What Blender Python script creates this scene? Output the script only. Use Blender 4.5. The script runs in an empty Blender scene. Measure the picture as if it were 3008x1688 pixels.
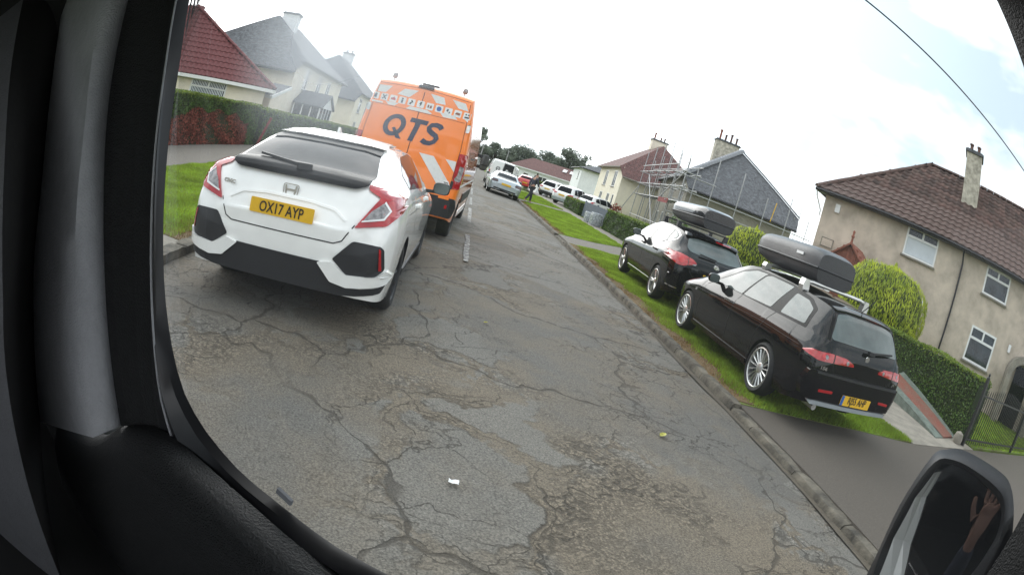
import bpy, bmesh, math, random
import numpy as np
from mathutils import Vector, Matrix
from mathutils.bvhtree import BVHTree
from mathutils.geometry import tessellate_polygon

random.seed(7)
rng = np.random.default_rng(7)
R = math.radians
SC = bpy.context.scene
COL = SC.collection

# ------------------------------------------------------------------ camera
# a body-worn wide lens: r = f (th - 0.12 th^3), written as Blender's polynomial
CAM = bpy.data.cameras.new('camera')
cam_obj = bpy.data.objects.new('camera', CAM)
COL.objects.link(cam_obj)
SC.camera = cam_obj
CAM.type = 'PANO'
CAM.panorama_type = 'FISHEYE_LENS_POLYNOMIAL'
CAM.sensor_width = 36.0
CAM.fisheye_fov = 3.0
CAM.fisheye_polynomial_k0 = 0.0
CAM.fisheye_polynomial_k1 = -4.76196021e-02
CAM.fisheye_polynomial_k2 = -7.27266689e-04
CAM.fisheye_polynomial_k3 = 6.81083164e-05
CAM.fisheye_polynomial_k4 = -3.08675107e-06
CAM.clip_start = 0.02
CAM.clip_end = 2000.0
_r = Vector((0.9528150738532958, -0.0762251965322772, 0.2938250405454822))
_u = Vector((-0.27039690763738783, 0.22674758589508703, 0.9356660967625621))
_f = Vector((0.13794545073352915, 0.9709661434387741, -0.19543746037430396))
_m = Matrix((_r, _u, -_f)).transposed().to_4x4()
_m.translation = (0, 0, 1.5949)
cam_obj.matrix_world = _m

# ------------------------------------------------------------------ sky, sun, exposure
SUN_AZ, SUN_EL = -16.0, 30.0          # degrees, clockwise from +Y
SUN_DIR = Vector((math.sin(R(SUN_AZ)) * math.cos(R(SUN_EL)), math.cos(R(SUN_AZ)) * math.cos(R(SUN_EL)), math.sin(R(SUN_EL))))
W = bpy.data.worlds.new('World')
SC.world = W
W.use_nodes = True
wn = W.node_tree
wn.nodes.clear()


def NN(nt, typ, **kw):
    n = nt.nodes.new(typ)
    for k, v in kw.items():
        setattr(n, k, v)
    return n


def world_sky():
    L = wn.links
    out = NN(wn, 'ShaderNodeOutputWorld')
    bg = NN(wn, 'ShaderNodeBackground')
    bg.inputs['Strength'].default_value = 0.1
    sky = NN(wn, 'ShaderNodeTexSky', sky_type='NISHITA', sun_disc=False)
    sky.sun_elevation = R(SUN_EL)
    sky.sun_rotation = R(SUN_AZ)
    tc = NN(wn, 'ShaderNodeTexCoord')
    mp = NN(wn, 'ShaderNodeMapping')
    mp.inputs['Scale'].default_value = (1.0, 1.0, 2.2)
    mp.inputs['Location'].default_value = (0.55, 0.1, 0.0)
    L.new(tc.outputs['Generated'], mp.inputs['Vector'])
    n1 = NN(wn, 'ShaderNodeTexNoise')
    n1.inputs['Scale'].default_value = 1.7
    n1.inputs['Detail'].default_value = 5
    n1.inputs['Roughness'].default_value = 0.55
    L.new(mp.outputs[0], n1.inputs['Vector'])
    cr = NN(wn, 'ShaderNodeValToRGB')
    e = cr.color_ramp.elements
    e[0].position, e[0].color = 0.40, (4.7, 5.7, 6.4, 1)
    e[1].position, e[1].color = 0.60, (13.0, 13.1, 13.3, 1)
    L.new(n1.outputs['Fac'], cr.inputs['Fac'])
    # brighter cloud round the hidden sun
    dt = NN(wn, 'ShaderNodeVectorMath', operation='DOT_PRODUCT')
    nz = NN(wn, 'ShaderNodeVectorMath', operation='NORMALIZE')
    L.new(tc.outputs['Generated'], nz.inputs[0])
    L.new(nz.outputs[0], dt.inputs[0])
    dt.inputs[1].default_value = SUN_DIR
    mr = NN(wn, 'ShaderNodeMapRange', interpolation_type='SMOOTHERSTEP')
    mr.inputs['From Min'].default_value = 0.35
    mr.inputs['From Max'].default_value = 1.0
    mr.inputs['To Min'].default_value = 1.0
    mr.inputs['To Max'].default_value = 1.65
    L.new(dt.outputs['Value'], mr.inputs['Value'])
    mul = NN(wn, 'ShaderNodeVectorMath', operation='MULTIPLY')
    L.new(cr.outputs['Color'], mul.inputs[0])
    L.new(mr.outputs['Result'], mul.inputs[1])
    mx = NN(wn, 'ShaderNodeMix', data_type='RGBA')
    mx.inputs['Factor'].default_value = 0.9
    L.new(sky.outputs['Color'], mx.inputs[6])
    L.new(mul.outputs[0], mx.inputs[7])
    L.new(mx.outputs[2], bg.inputs['Color'])
    L.new(bg.outputs[0], out.inputs['Surface'])


world_sky()
sun = bpy.data.lights.new('sun', 'SUN')
sun.energy = 0.85
sun.angle = R(48)
sun.color = (1.0, 0.95, 0.88)
sun_obj = bpy.data.objects.new('sun', sun)
COL.objects.link(sun_obj)
sun_obj.rotation_euler = (-SUN_DIR).to_track_quat('-Z', 'Y').to_euler()
sun_obj.location = (-20, 40, 40)
SC.view_settings.view_transform = 'Standard'
SC.view_settings.look = 'None'
SC.view_settings.gamma = 1.0
SC.view_settings.exposure = 0.80
SC.view_settings.use_curve_mapping = False
SC.cycles.max_bounces = 8
SC.cycles.transparent_max_bounces = 12
SC.cycles.caustics_reflective = False
SC.cycles.caustics_refractive = False
SC.cycles.sample_clamp_indirect = 6.0
try:
    SC.cycles.use_denoising = True
except Exception:
    pass

# ------------------------------------------------------------------ helpers


def tag(o, label=None, cat=None, group=None, kind=None):
    if label:
        o['label'] = label
    if cat:
        o['category'] = cat
    if group:
        o['group'] = group
    if kind:
        o['kind'] = kind
    return o


def empty(name, loc=(0, 0, 0), rot=(0, 0, 0), parent=None):
    o = bpy.data.objects.new(name, None)
    COL.objects.link(o)
    o.location = loc
    o.rotation_euler = rot
    o.empty_display_size = 0.2
    if parent:
        o.parent = parent
    return o


def copy_tree(o, parent=None):
    c = o.copy()
    COL.objects.link(c)
    c.parent = parent
    for ch in list(o.children):
        copy_tree(ch, c)
    return c


class MB:
    """collects faces, then becomes one mesh object"""

    def __init__(s, org=(0, 0, 0)):
        s.v, s.f, s.m, s.o = [], [], [], Vector(org)

    def add(s, verts, faces, m=0):
        b = len(s.v)
        s.v += [tuple(Vector(p) - s.o) for p in verts]
        s.f += [tuple(i + b for i in f) for f in faces]
        s.m += [m] * len(faces)

    def box(s, c, d, m=0, rot=None):
        c = Vector(c)
        x, y, z = d[0] / 2, d[1] / 2, d[2] / 2
        P = [Vector((i, j, k)) for k in (-z, z) for j in (-y, y) for i in (-x, x)]
        if rot is not None:
            P = [rot @ p for p in P]
        s.add([c + p for p in P], [(0, 2, 3, 1), (4, 5, 7, 6), (0, 1, 5, 4), (2, 6, 7, 3), (0, 4, 6, 2), (1, 3, 7, 5)], m)

    def bar(s, a, b, w, t, m=0, up=(0, 0, 1)):
        """a box from a to b, w wide and t thick"""
        a, b = Vector(a), Vector(b)
        d = (b - a).normalized()
        u = Vector(up)
        if abs(d.dot(u)) > 0.98:
            u = Vector((1, 0, 0))
        sx = d.cross(u).normalized() * (w / 2)
        sz = sx.cross(d).normalized() * (t / 2)
        P = [a - sx - sz, a + sx - sz, a + sx + sz, a - sx + sz, b - sx - sz, b + sx - sz, b + sx + sz, b - sx + sz]
        s.add(P, [(0, 1, 2, 3), (7, 6, 5, 4), (0, 4, 5, 1), (1, 5, 6, 2), (2, 6, 7, 3), (3, 7, 4, 0)], m)

    def prism(s, poly, d, m=0):
        """poly: 3D points of a planar outline, pushed along vector d"""
        n = len(poly)
        d = Vector(d)
        P = [Vector(p) for p in poly]
        tris = tessellate_polygon([P])
        V = P + [p + d for p in P]
        F = [tuple(t) for t in tris] + [tuple(i + n for i in reversed(t)) for t in tris]
        F += [(i, i + n, (i + 1) % n + n, (i + 1) % n) for i in range(n)]
        s.add(V, F, m)

    def tube(s, pts, r, n=8, m=0, cap=True):
        pts = [Vector(p) for p in pts]
        rs = r if isinstance(r, (list, tuple)) else [r] * len(pts)
        V, F = [], []
        ref = None
        for i, p in enumerate(pts):
            d = (pts[min(i + 1, len(pts) - 1)] - pts[max(i - 1, 0)]).normalized()
            if ref is None:
                ref = Vector((0, 0, 1)) if abs(d.z) < 0.9 else Vector((1, 0, 0))
            a = d.cross(ref).normalized()
            b = d.cross(a).normalized()
            ref = -b if False else ref
            for k in range(n):
                t = 2 * math.pi * k / n
                V.append(p + (a * math.cos(t) + b * math.sin(t)) * rs[i])
        for i in range(len(pts) - 1):
            for k in range(n):
                F.append((i * n + k, i * n + (k + 1) % n, (i + 1) * n + (k + 1) % n, (i + 1) * n + k))
        if cap:
            F.append(tuple(range(n)))
            F.append(tuple((len(pts) - 1) * n + k for k in reversed(range(n))))
        s.add(V, F, m)

    def lathe(s, prof, n=24, m=0, axis='z', c=(0, 0, 0), closed=False):
        """prof: (radius, height) pairs"""
        c = Vector(c)
        V, F = [], []
        for r, h in prof:
            for k in range(n):
                t = 2 * math.pi * k / n
                x, y = r * math.cos(t), r * math.sin(t)
                V.append(c + (Vector((x, y, h)) if axis == 'z' else Vector((h, x, y)) if axis == 'x' else Vector((x, h, y))))
        q = len(prof)
        for i in range(q if closed else q - 1):
            j = (i + 1) % q
            for k in range(n):
                F.append((i * n + k, i * n + (k + 1) % n, j * n + (k + 1) % n, j * n + k))
        s.add(V, F, m)

    def grid(s, P, m=0, closed=False):
        """P: rows of 3D points"""
        h, w = len(P), len(P[0])
        V = [p for row in P for p in row]
        F = [(i * w + j, i * w + j + 1, (i + 1) * w + j + 1, (i + 1) * w + j) for i in range(h - 1) for j in range(w - 1)]
        s.add(V, F, m)

    def build(s, name, mats, parent=None, smooth=False, sharp=40, merge=False):
        me = bpy.data.meshes.new(name)
        me.from_pydata(s.v, [], s.f)
        if not isinstance(mats, (list, tuple)):
            mats = [mats]
        for q in mats:
            me.materials.append(q)
        if len(mats) > 1:
            me.polygons.foreach_set('material_index', s.m)
        bm = bmesh.new()
        bm.from_mesh(me)
        if merge:
            bmesh.ops.remove_doubles(bm, verts=bm.verts, dist=1e-4)
        bmesh.ops.recalc_face_normals(bm, faces=bm.faces)
        bm.to_mesh(me)
        bm.free()
        if smooth:
            me.polygons.foreach_set('use_smooth', [True] * len(me.polygons))
            me.set_sharp_from_angle(angle=R(sharp))
        me.update()
        o = bpy.data.objects.new(name, me)
        COL.objects.link(o)
        if parent:
            o.parent = parent
        return o


def raw_mesh(name, V, F, mat, parent=None, smooth=False):
    """numpy verts (n,3) and faces (k,3|4) straight into a mesh"""
    me = bpy.data.meshes.new(name)
    V = np.asarray(V, np.float32)
    F = np.asarray(F, np.int32)
    k = F.shape[1]
    me.vertices.add(len(V))
    me.vertices.foreach_set('co', V.ravel())
    me.loops.add(F.size)
    me.loops.foreach_set('vertex_index', F.ravel())
    me.polygons.add(len(F))
    me.polygons.foreach_set('loop_start', np.arange(0, F.size, k, dtype=np.int32))
    me.polygons.foreach_set('loop_total', np.full(len(F), k, np.int32))
    me.update(calc_edges=True)
    me.validate()
    me.materials.append(mat)
    o = bpy.data.objects.new(name, me)
    COL.objects.link(o)
    if parent:
        o.parent = parent
    return o


def interp(tab):
    """monotone cubic through (x, y) pairs"""
    x = np.array([a for a, _ in tab], float)
    y = np.array([b for _, b in tab], float)
    h = np.diff(x)
    d = np.diff(y) / h
    m = np.zeros(len(x))
    m[1:-1] = np.where(d[:-1] * d[1:] > 0, 2 * d[:-1] * d[1:] / (d[:-1] + d[1:] + 1e-12), 0)
    m[0], m[-1] = d[0], d[-1]

    def f(q):
        q = min(max(q, x[0]), x[-1])
        i = min(max(int(np.searchsorted(x, q)) - 1, 0), len(h) - 1)
        t = (q - x[i]) / h[i]
        return float(y[i] * (1 + 2 * t) * (1 - t) ** 2 + m[i] * h[i] * t * (1 - t) ** 2 + y[i + 1] * t * t * (3 - 2 * t) + m[i + 1] * h[i] * t * t * (t - 1))
    return f


def rpoly(poly, r=0.02, n=3):
    """2D outline with rounded corners"""
    out = []
    N = len(poly)
    for i in range(N):
        p = Vector(poly[i])
        a = Vector(poly[i - 1]) - p
        b = Vector(poly[(i + 1) % N]) - p
        q = min(r, a.length * 0.45, b.length * 0.45)
        p0, p1 = p + a.normalized() * q, p + b.normalized() * q
        for k in range(n + 1):
            t = k / n
            out.append(tuple(p0 * (1 - t) ** 2 + p * 2 * t * (1 - t) + p1 * t * t))
    return out


# ------------------------------------------------------------------ materials
MATS = {}


def pm(name, col, rough=0.6, var=0.12, scale=6.0, bump=0.0, bscale=40.0, metal=0.0, spec=0.5, coat=0.0, ior=None, island=0.0, trans=0.0, col2=None, emit=None, hue=0.0):
    """a Principled material whose colour is broken up by noise (and by island when leaves or tiles vary)"""
    if name in MATS:
        return MATS[name]
    m = bpy.data.materials.new(name)
    m.use_nodes = True
    nt = m.node_tree
    L = nt.links
    bs = nt.nodes['Principled BSDF']
    bs.inputs['Roughness'].default_value = rough
    bs.inputs['Metallic'].default_value = metal
    bs.inputs['Specular IOR Level'].default_value = spec
    if coat:
        bs.inputs['Coat Weight'].default_value = coat
        bs.inputs['Coat Roughness'].default_value = 0.04
    if ior:
        bs.inputs['IOR'].default_value = ior
    tc = NN(nt, 'ShaderNodeTexCoord')
    c1 = tuple(col) + (1,)
    c2 = tuple(col2) + (1,) if col2 else tuple(max(0, x * (1 - 2.2 * var)) for x in col) + (1,)
    no = NN(nt, 'ShaderNodeTexNoise')
    no.inputs['Scale'].default_value = scale
    no.inputs['Detail'].default_value = 6
    no.inputs['Roughness'].default_value = 0.62
    L.new(tc.outputs['Object'], no.inputs['Vector'])
    ra = NN(nt, 'ShaderNodeMapRange')
    ra.inputs['From Min'].default_value = 0.34
    ra.inputs['From Max'].default_value = 0.66
    L.new(no.outputs['Fac'], ra.inputs['Value'])
    mx = NN(nt, 'ShaderNodeMix', data_type='RGBA')
    mx.inputs[6].default_value = c2
    mx.inputs[7].default_value = c1
    L.new(ra.outputs[0], mx.inputs['Factor'])
    last = mx.outputs[2]
    if island:
        ge = NN(nt, 'ShaderNodeNewGeometry')
        hs = NN(nt, 'ShaderNodeHueSaturation')
        mv = NN(nt, 'ShaderNodeMapRange')
        mv.inputs['To Min'].default_value = 1 - island
        mv.inputs['To Max'].default_value = 1 + island
        L.new(ge.outputs['Random Per Island'], mv.inputs['Value'])
        L.new(mv.outputs[0], hs.inputs['Value'])
        if hue:
            mh = NN(nt, 'ShaderNodeMapRange')
            mh.inputs['To Min'].default_value = 0.5 - hue
            mh.inputs['To Max'].default_value = 0.5 + hue
            L.new(ge.outputs['Random Per Island'], mh.inputs['Value'])
            L.new(mh.outputs[0], hs.inputs['Hue'])
        L.new(last, hs.inputs['Color'])
        last = hs.outputs[0]
    L.new(last, bs.inputs['Base Color'])
    if emit:
        L.new(last, bs.inputs['Emission Color'])
        bs.inputs['Emission Strength'].default_value = emit
    if bump:
        nb = NN(nt, 'ShaderNodeTexNoise')
        nb.inputs['Scale'].default_value = bscale
        nb.inputs['Detail'].default_value = 5
        L.new(tc.outputs['Object'], nb.inputs['Vector'])
        bp = NN(nt, 'ShaderNodeBump')
        bp.inputs['Strength'].default_value = bump
        bp.inputs['Distance'].default_value = 0.02
        L.new(nb.outputs['Fac'], bp.inputs['Height'])
        L.new(bp.outputs[0], bs.inputs['Normal'])
    if trans:
        out = nt.nodes['Material Output']
        tr = NN(nt, 'ShaderNodeBsdfTranslucent')
        L.new(last, tr.inputs['Color'])
        ms = NN(nt, 'ShaderNodeMixShader')
        ms.inputs[0].default_value = trans
        L.new(bs.outputs[0], ms.inputs[1])
        L.new(tr.outputs[0], ms.inputs[2])
        L.new(ms.outputs[0], out.inputs['Surface'])
    MATS[name] = m
    return m


def paint(name, col, flake=0.0, rough=0.25):
    """car paint: base under a clear coat, a little dust"""
    return pm(name, col, rough=rough, var=0.05, scale=3.0, coat=1.0, spec=0.5 if max(col) > 0.1 else 0.08, metal=flake)


def asphalt(name, base, brown, grey, cracks=1.0, fine=1.0):
    m = bpy.data.materials.new(name)
    m.use_nodes = True
    nt = m.node_tree
    L = nt.links
    bs = nt.nodes['Principled BSDF']
    bs.inputs['Specular IOR Level'].default_value = 0.35
    tc = NN(nt, 'ShaderNodeTexCoord')
    P = tc.outputs['Object']

    def noise(scale, detail=5, rough=0.6, vec=P):
        n = NN(nt, 'ShaderNodeTexNoise')
        n.inputs['Scale'].default_value = scale
        n.inputs['Detail'].default_value = detail
        n.inputs['Roughness'].default_value = rough
        L.new(vec, n.inputs['Vector'])
        return n

    def rng_(v, a, b, c=0.0, d=1.0):
        r = NN(nt, 'ShaderNodeMapRange', interpolation_type='SMOOTHSTEP')
        for k, q in (('From Min', a), ('From Max', b), ('To Min', c), ('To Max', d)):
            r.inputs[k].default_value = q
        L.new(v, r.inputs['Value'])
        return r.outputs[0]

    def math_(op, a, b):
        n = NN(nt, 'ShaderNodeMath', operation=op)
        for i, q in enumerate((a, b)):
            if isinstance(q, (int, float)):
                n.inputs[i].default_value = q
            else:
                L.new(q, n.inputs[i])
        return n.outputs[0]

    def mix(f, a, b, mode='MIX'):
        n = NN(nt, 'ShaderNodeMix', data_type='RGBA', blend_type=mode)
        for i, q in (('Factor', f), (6, a), (7, b)):
            if isinstance(q, (int, float)):
                n.inputs[i].default_value = q
            elif isinstance(q, tuple):
                n.inputs[i].default_value = q + (1,)
            else:
                L.new(q, n.inputs[i])
        return n.outputs[2]

    def warp(scale, amt):
        n = noise(scale, 4)
        sb = NN(nt, 'ShaderNodeVectorMath', operation='SUBTRACT')
        L.new(n.outputs['Color'], sb.inputs[0])
        sb.inputs[1].default_value = (0.5, 0.5, 0.5)
        sl = NN(nt, 'ShaderNodeVectorMath', operation='SCALE')
        sl.inputs['Scale'].default_value = amt
        L.new(sb.outputs[0], sl.inputs[0])
        ad = NN(nt, 'ShaderNodeVectorMath', operation='ADD')
        L.new(P, ad.inputs[0])
        L.new(sl.outputs[0], ad.inputs[1])
        return ad.outputs[0]

    def voro(scale, vec, feature='F1'):
        v = NN(nt, 'ShaderNodeTexVoronoi', feature=feature)
        v.inputs['Scale'].default_value = scale
        L.new(vec, v.inputs['Vector'])
        return v
    w1 = warp(1.3, 1.0)
    w2 = warp(5.0, 0.28)
    w3 = warp(0.45, 2.2)
    # broad tones
    c = mix(rng_(noise(0.42, 6).outputs['Fac'], 0.38, 0.62), base, brown)
    # the old surface has broken into smooth islands with brown grit between them
    gone = rng_(noise(0.38, 4, 0.55, w3).outputs['Fac'], 0.44, 0.56)
    isl_e = voro(0.95, w1, 'DISTANCE_TO_EDGE').outputs['Distance']
    isl_c = voro(0.95, w1)
    sep = NN(nt, 'ShaderNodeSeparateColor')
    L.new(isl_c.outputs['Color'], sep.inputs[0])
    ragged = math_('ADD', isl_e, math_('MULTIPLY', math_('SUBTRACT', noise(7, 5).outputs['Fac'], 0.5), 0.16))
    isle = math_('MULTIPLY', rng_(ragged, 0.05, 0.10), rng_(sep.outputs[0], 0.30, 0.36))
    tone = mix(sep.outputs[1], grey, base)
    c = mix(math_('MULTIPLY', math_('MULTIPLY', isle, gone), 0.85), c, tone)
    e2 = voro(2.6, w1, 'DISTANCE_TO_EDGE').outputs['Distance']
    small = math_('MULTIPLY', rng_(math_('ADD', e2, math_('MULTIPLY', math_('SUBTRACT', noise(14, 4).outputs['Fac'], 0.5), 0.12)), 0.05, 0.10), rng_(noise(0.7, 3).outputs['Fac'], 0.5, 0.58))
    grit = math_('MULTIPLY', math_('SUBTRACT', 1.0, isle), gone)
    c = mix(math_('MULTIPLY', grit, 0.75), c, brown)
    c = mix(math_('MULTIPLY', math_('MULTIPLY', small, grit), 0.8), c, grey)
    # smooth repairs
    rep = voro(0.33, w1)
    sp2 = NN(nt, 'ShaderNodeSeparateColor')
    L.new(rep.outputs['Color'], sp2.inputs[0])
    c = mix(rng_(sp2.outputs[2], 0.62, 0.66, 0.0, 0.7), c, grey)
    c = mix(rng_(noise(2.3, 6).outputs['Fac'], 0.5, 0.75, 0.0, 0.5), c, brown)
    # aggregate
    ag = noise(95, 3, 0.7)
    ag2 = voro(70, P)
    ml = math_('ADD', rng_(ag.outputs['Fac'], 0.3, 0.7, 0.66, 1.34), rng_(ag2.outputs['Distance'], 0.0, 0.9, 0.16, -0.2))
    stones = rng_(voro(30, w2).outputs['Distance'], 0.12, 0.7, 1.6, 0.5)
    worn = math_('MULTIPLY', grit, rng_(noise(1.1, 4).outputs['Fac'], 0.42, 0.58))
    ml = math_('MULTIPLY', ml, mix_val(nt, worn, 1.0, stones, 0.75))
    c = mix(1.0, c, ml, 'MULTIPLY')
    # cracks
    dark = None
    for sc, vec, wd, lo, hi, nsc in ((0.42, w3, 0.011, 0.34, 0.50, 0.35), (0.95, w1, 0.013, 0.47, 0.58, 0.42), (2.4, w1, 0.020, 0.46, 0.57, 0.6), (6.5, w2, 0.026, 0.54, 0.64, 0.8)):
        e = voro(sc, vec, 'DISTANCE_TO_EDGE').outputs['Distance']
        rough_w = rng_(noise(11 * sc + 3, 3).outputs['Fac'], 0.35, 0.7, 0.2, 1.5)
        k = rng_(math_('DIVIDE', e, rough_w), wd * 0.3, wd * 1.2, 1.0, 0.0)
        k = math_('MULTIPLY', k, rng_(noise(nsc, 3).outputs['Fac'], lo, hi))
        dark = k if dark is None else math_('MAXIMUM', dark, k)
    rim = math_('MULTIPLY', math_('MULTIPLY', rng_(ragged, 0.035, 0.06), rng_(ragged, 0.06, 0.10, 1.0, 0.0)), math_('MULTIPLY', gone, rng_(noise(1.7, 3).outputs['Fac'], 0.45, 0.6)))
    dark = math_('MAXIMUM', dark, math_('MULTIPLY', rim, 0.75))
    dark = math_('MULTIPLY', dark, cracks)
    c = mix(math_('MULTIPLY', dark, 0.70), c, (0.030, 0.025, 0.018))
    L.new(c, bs.inputs['Base Color'])
    bs.inputs['Roughness'].default_value = 0.85
    hh = math_('ADD', math_('MULTIPLY', dark, -1.1), math_('MULTIPLY', ag.outputs['Fac'], 0.35 * fine))
    hh = math_('ADD', hh, math_('MULTIPLY', noise(3.0, 6).outputs['Fac'], 0.9))
    hh = math_('ADD', hh, math_('MULTIPLY', math_('MULTIPLY', stones, worn), 0.4))
    hh = math_('ADD', hh, math_('MULTIPLY', math_('MULTIPLY', isle, gone), 0.8))
    bp = NN(nt, 'ShaderNodeBump')
    bp.inputs['Strength'].default_value = 0.75
    bp.inputs['Distance'].default_value = 0.018
    L.new(hh, bp.inputs['Height'])
    L.new(bp.outputs[0], bs.inputs['Normal'])
    MATS[name] = m
    return m


def mix_val(nt, f, a, b, amt=1.0):
    """1 where f is 0, b where f is 1 (scaled by amt)"""
    L = nt.links
    s = NN(nt, 'ShaderNodeMath', operation='MULTIPLY')
    L.new(f, s.inputs[0])
    s.inputs[1].default_value = amt
    n = NN(nt, 'ShaderNodeMix', data_type='FLOAT')
    L.new(s.outputs[0], n.inputs['Factor'])
    n.inputs[2].default_value = a
    L.new(b, n.inputs[3])
    return n.outputs[0]


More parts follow.
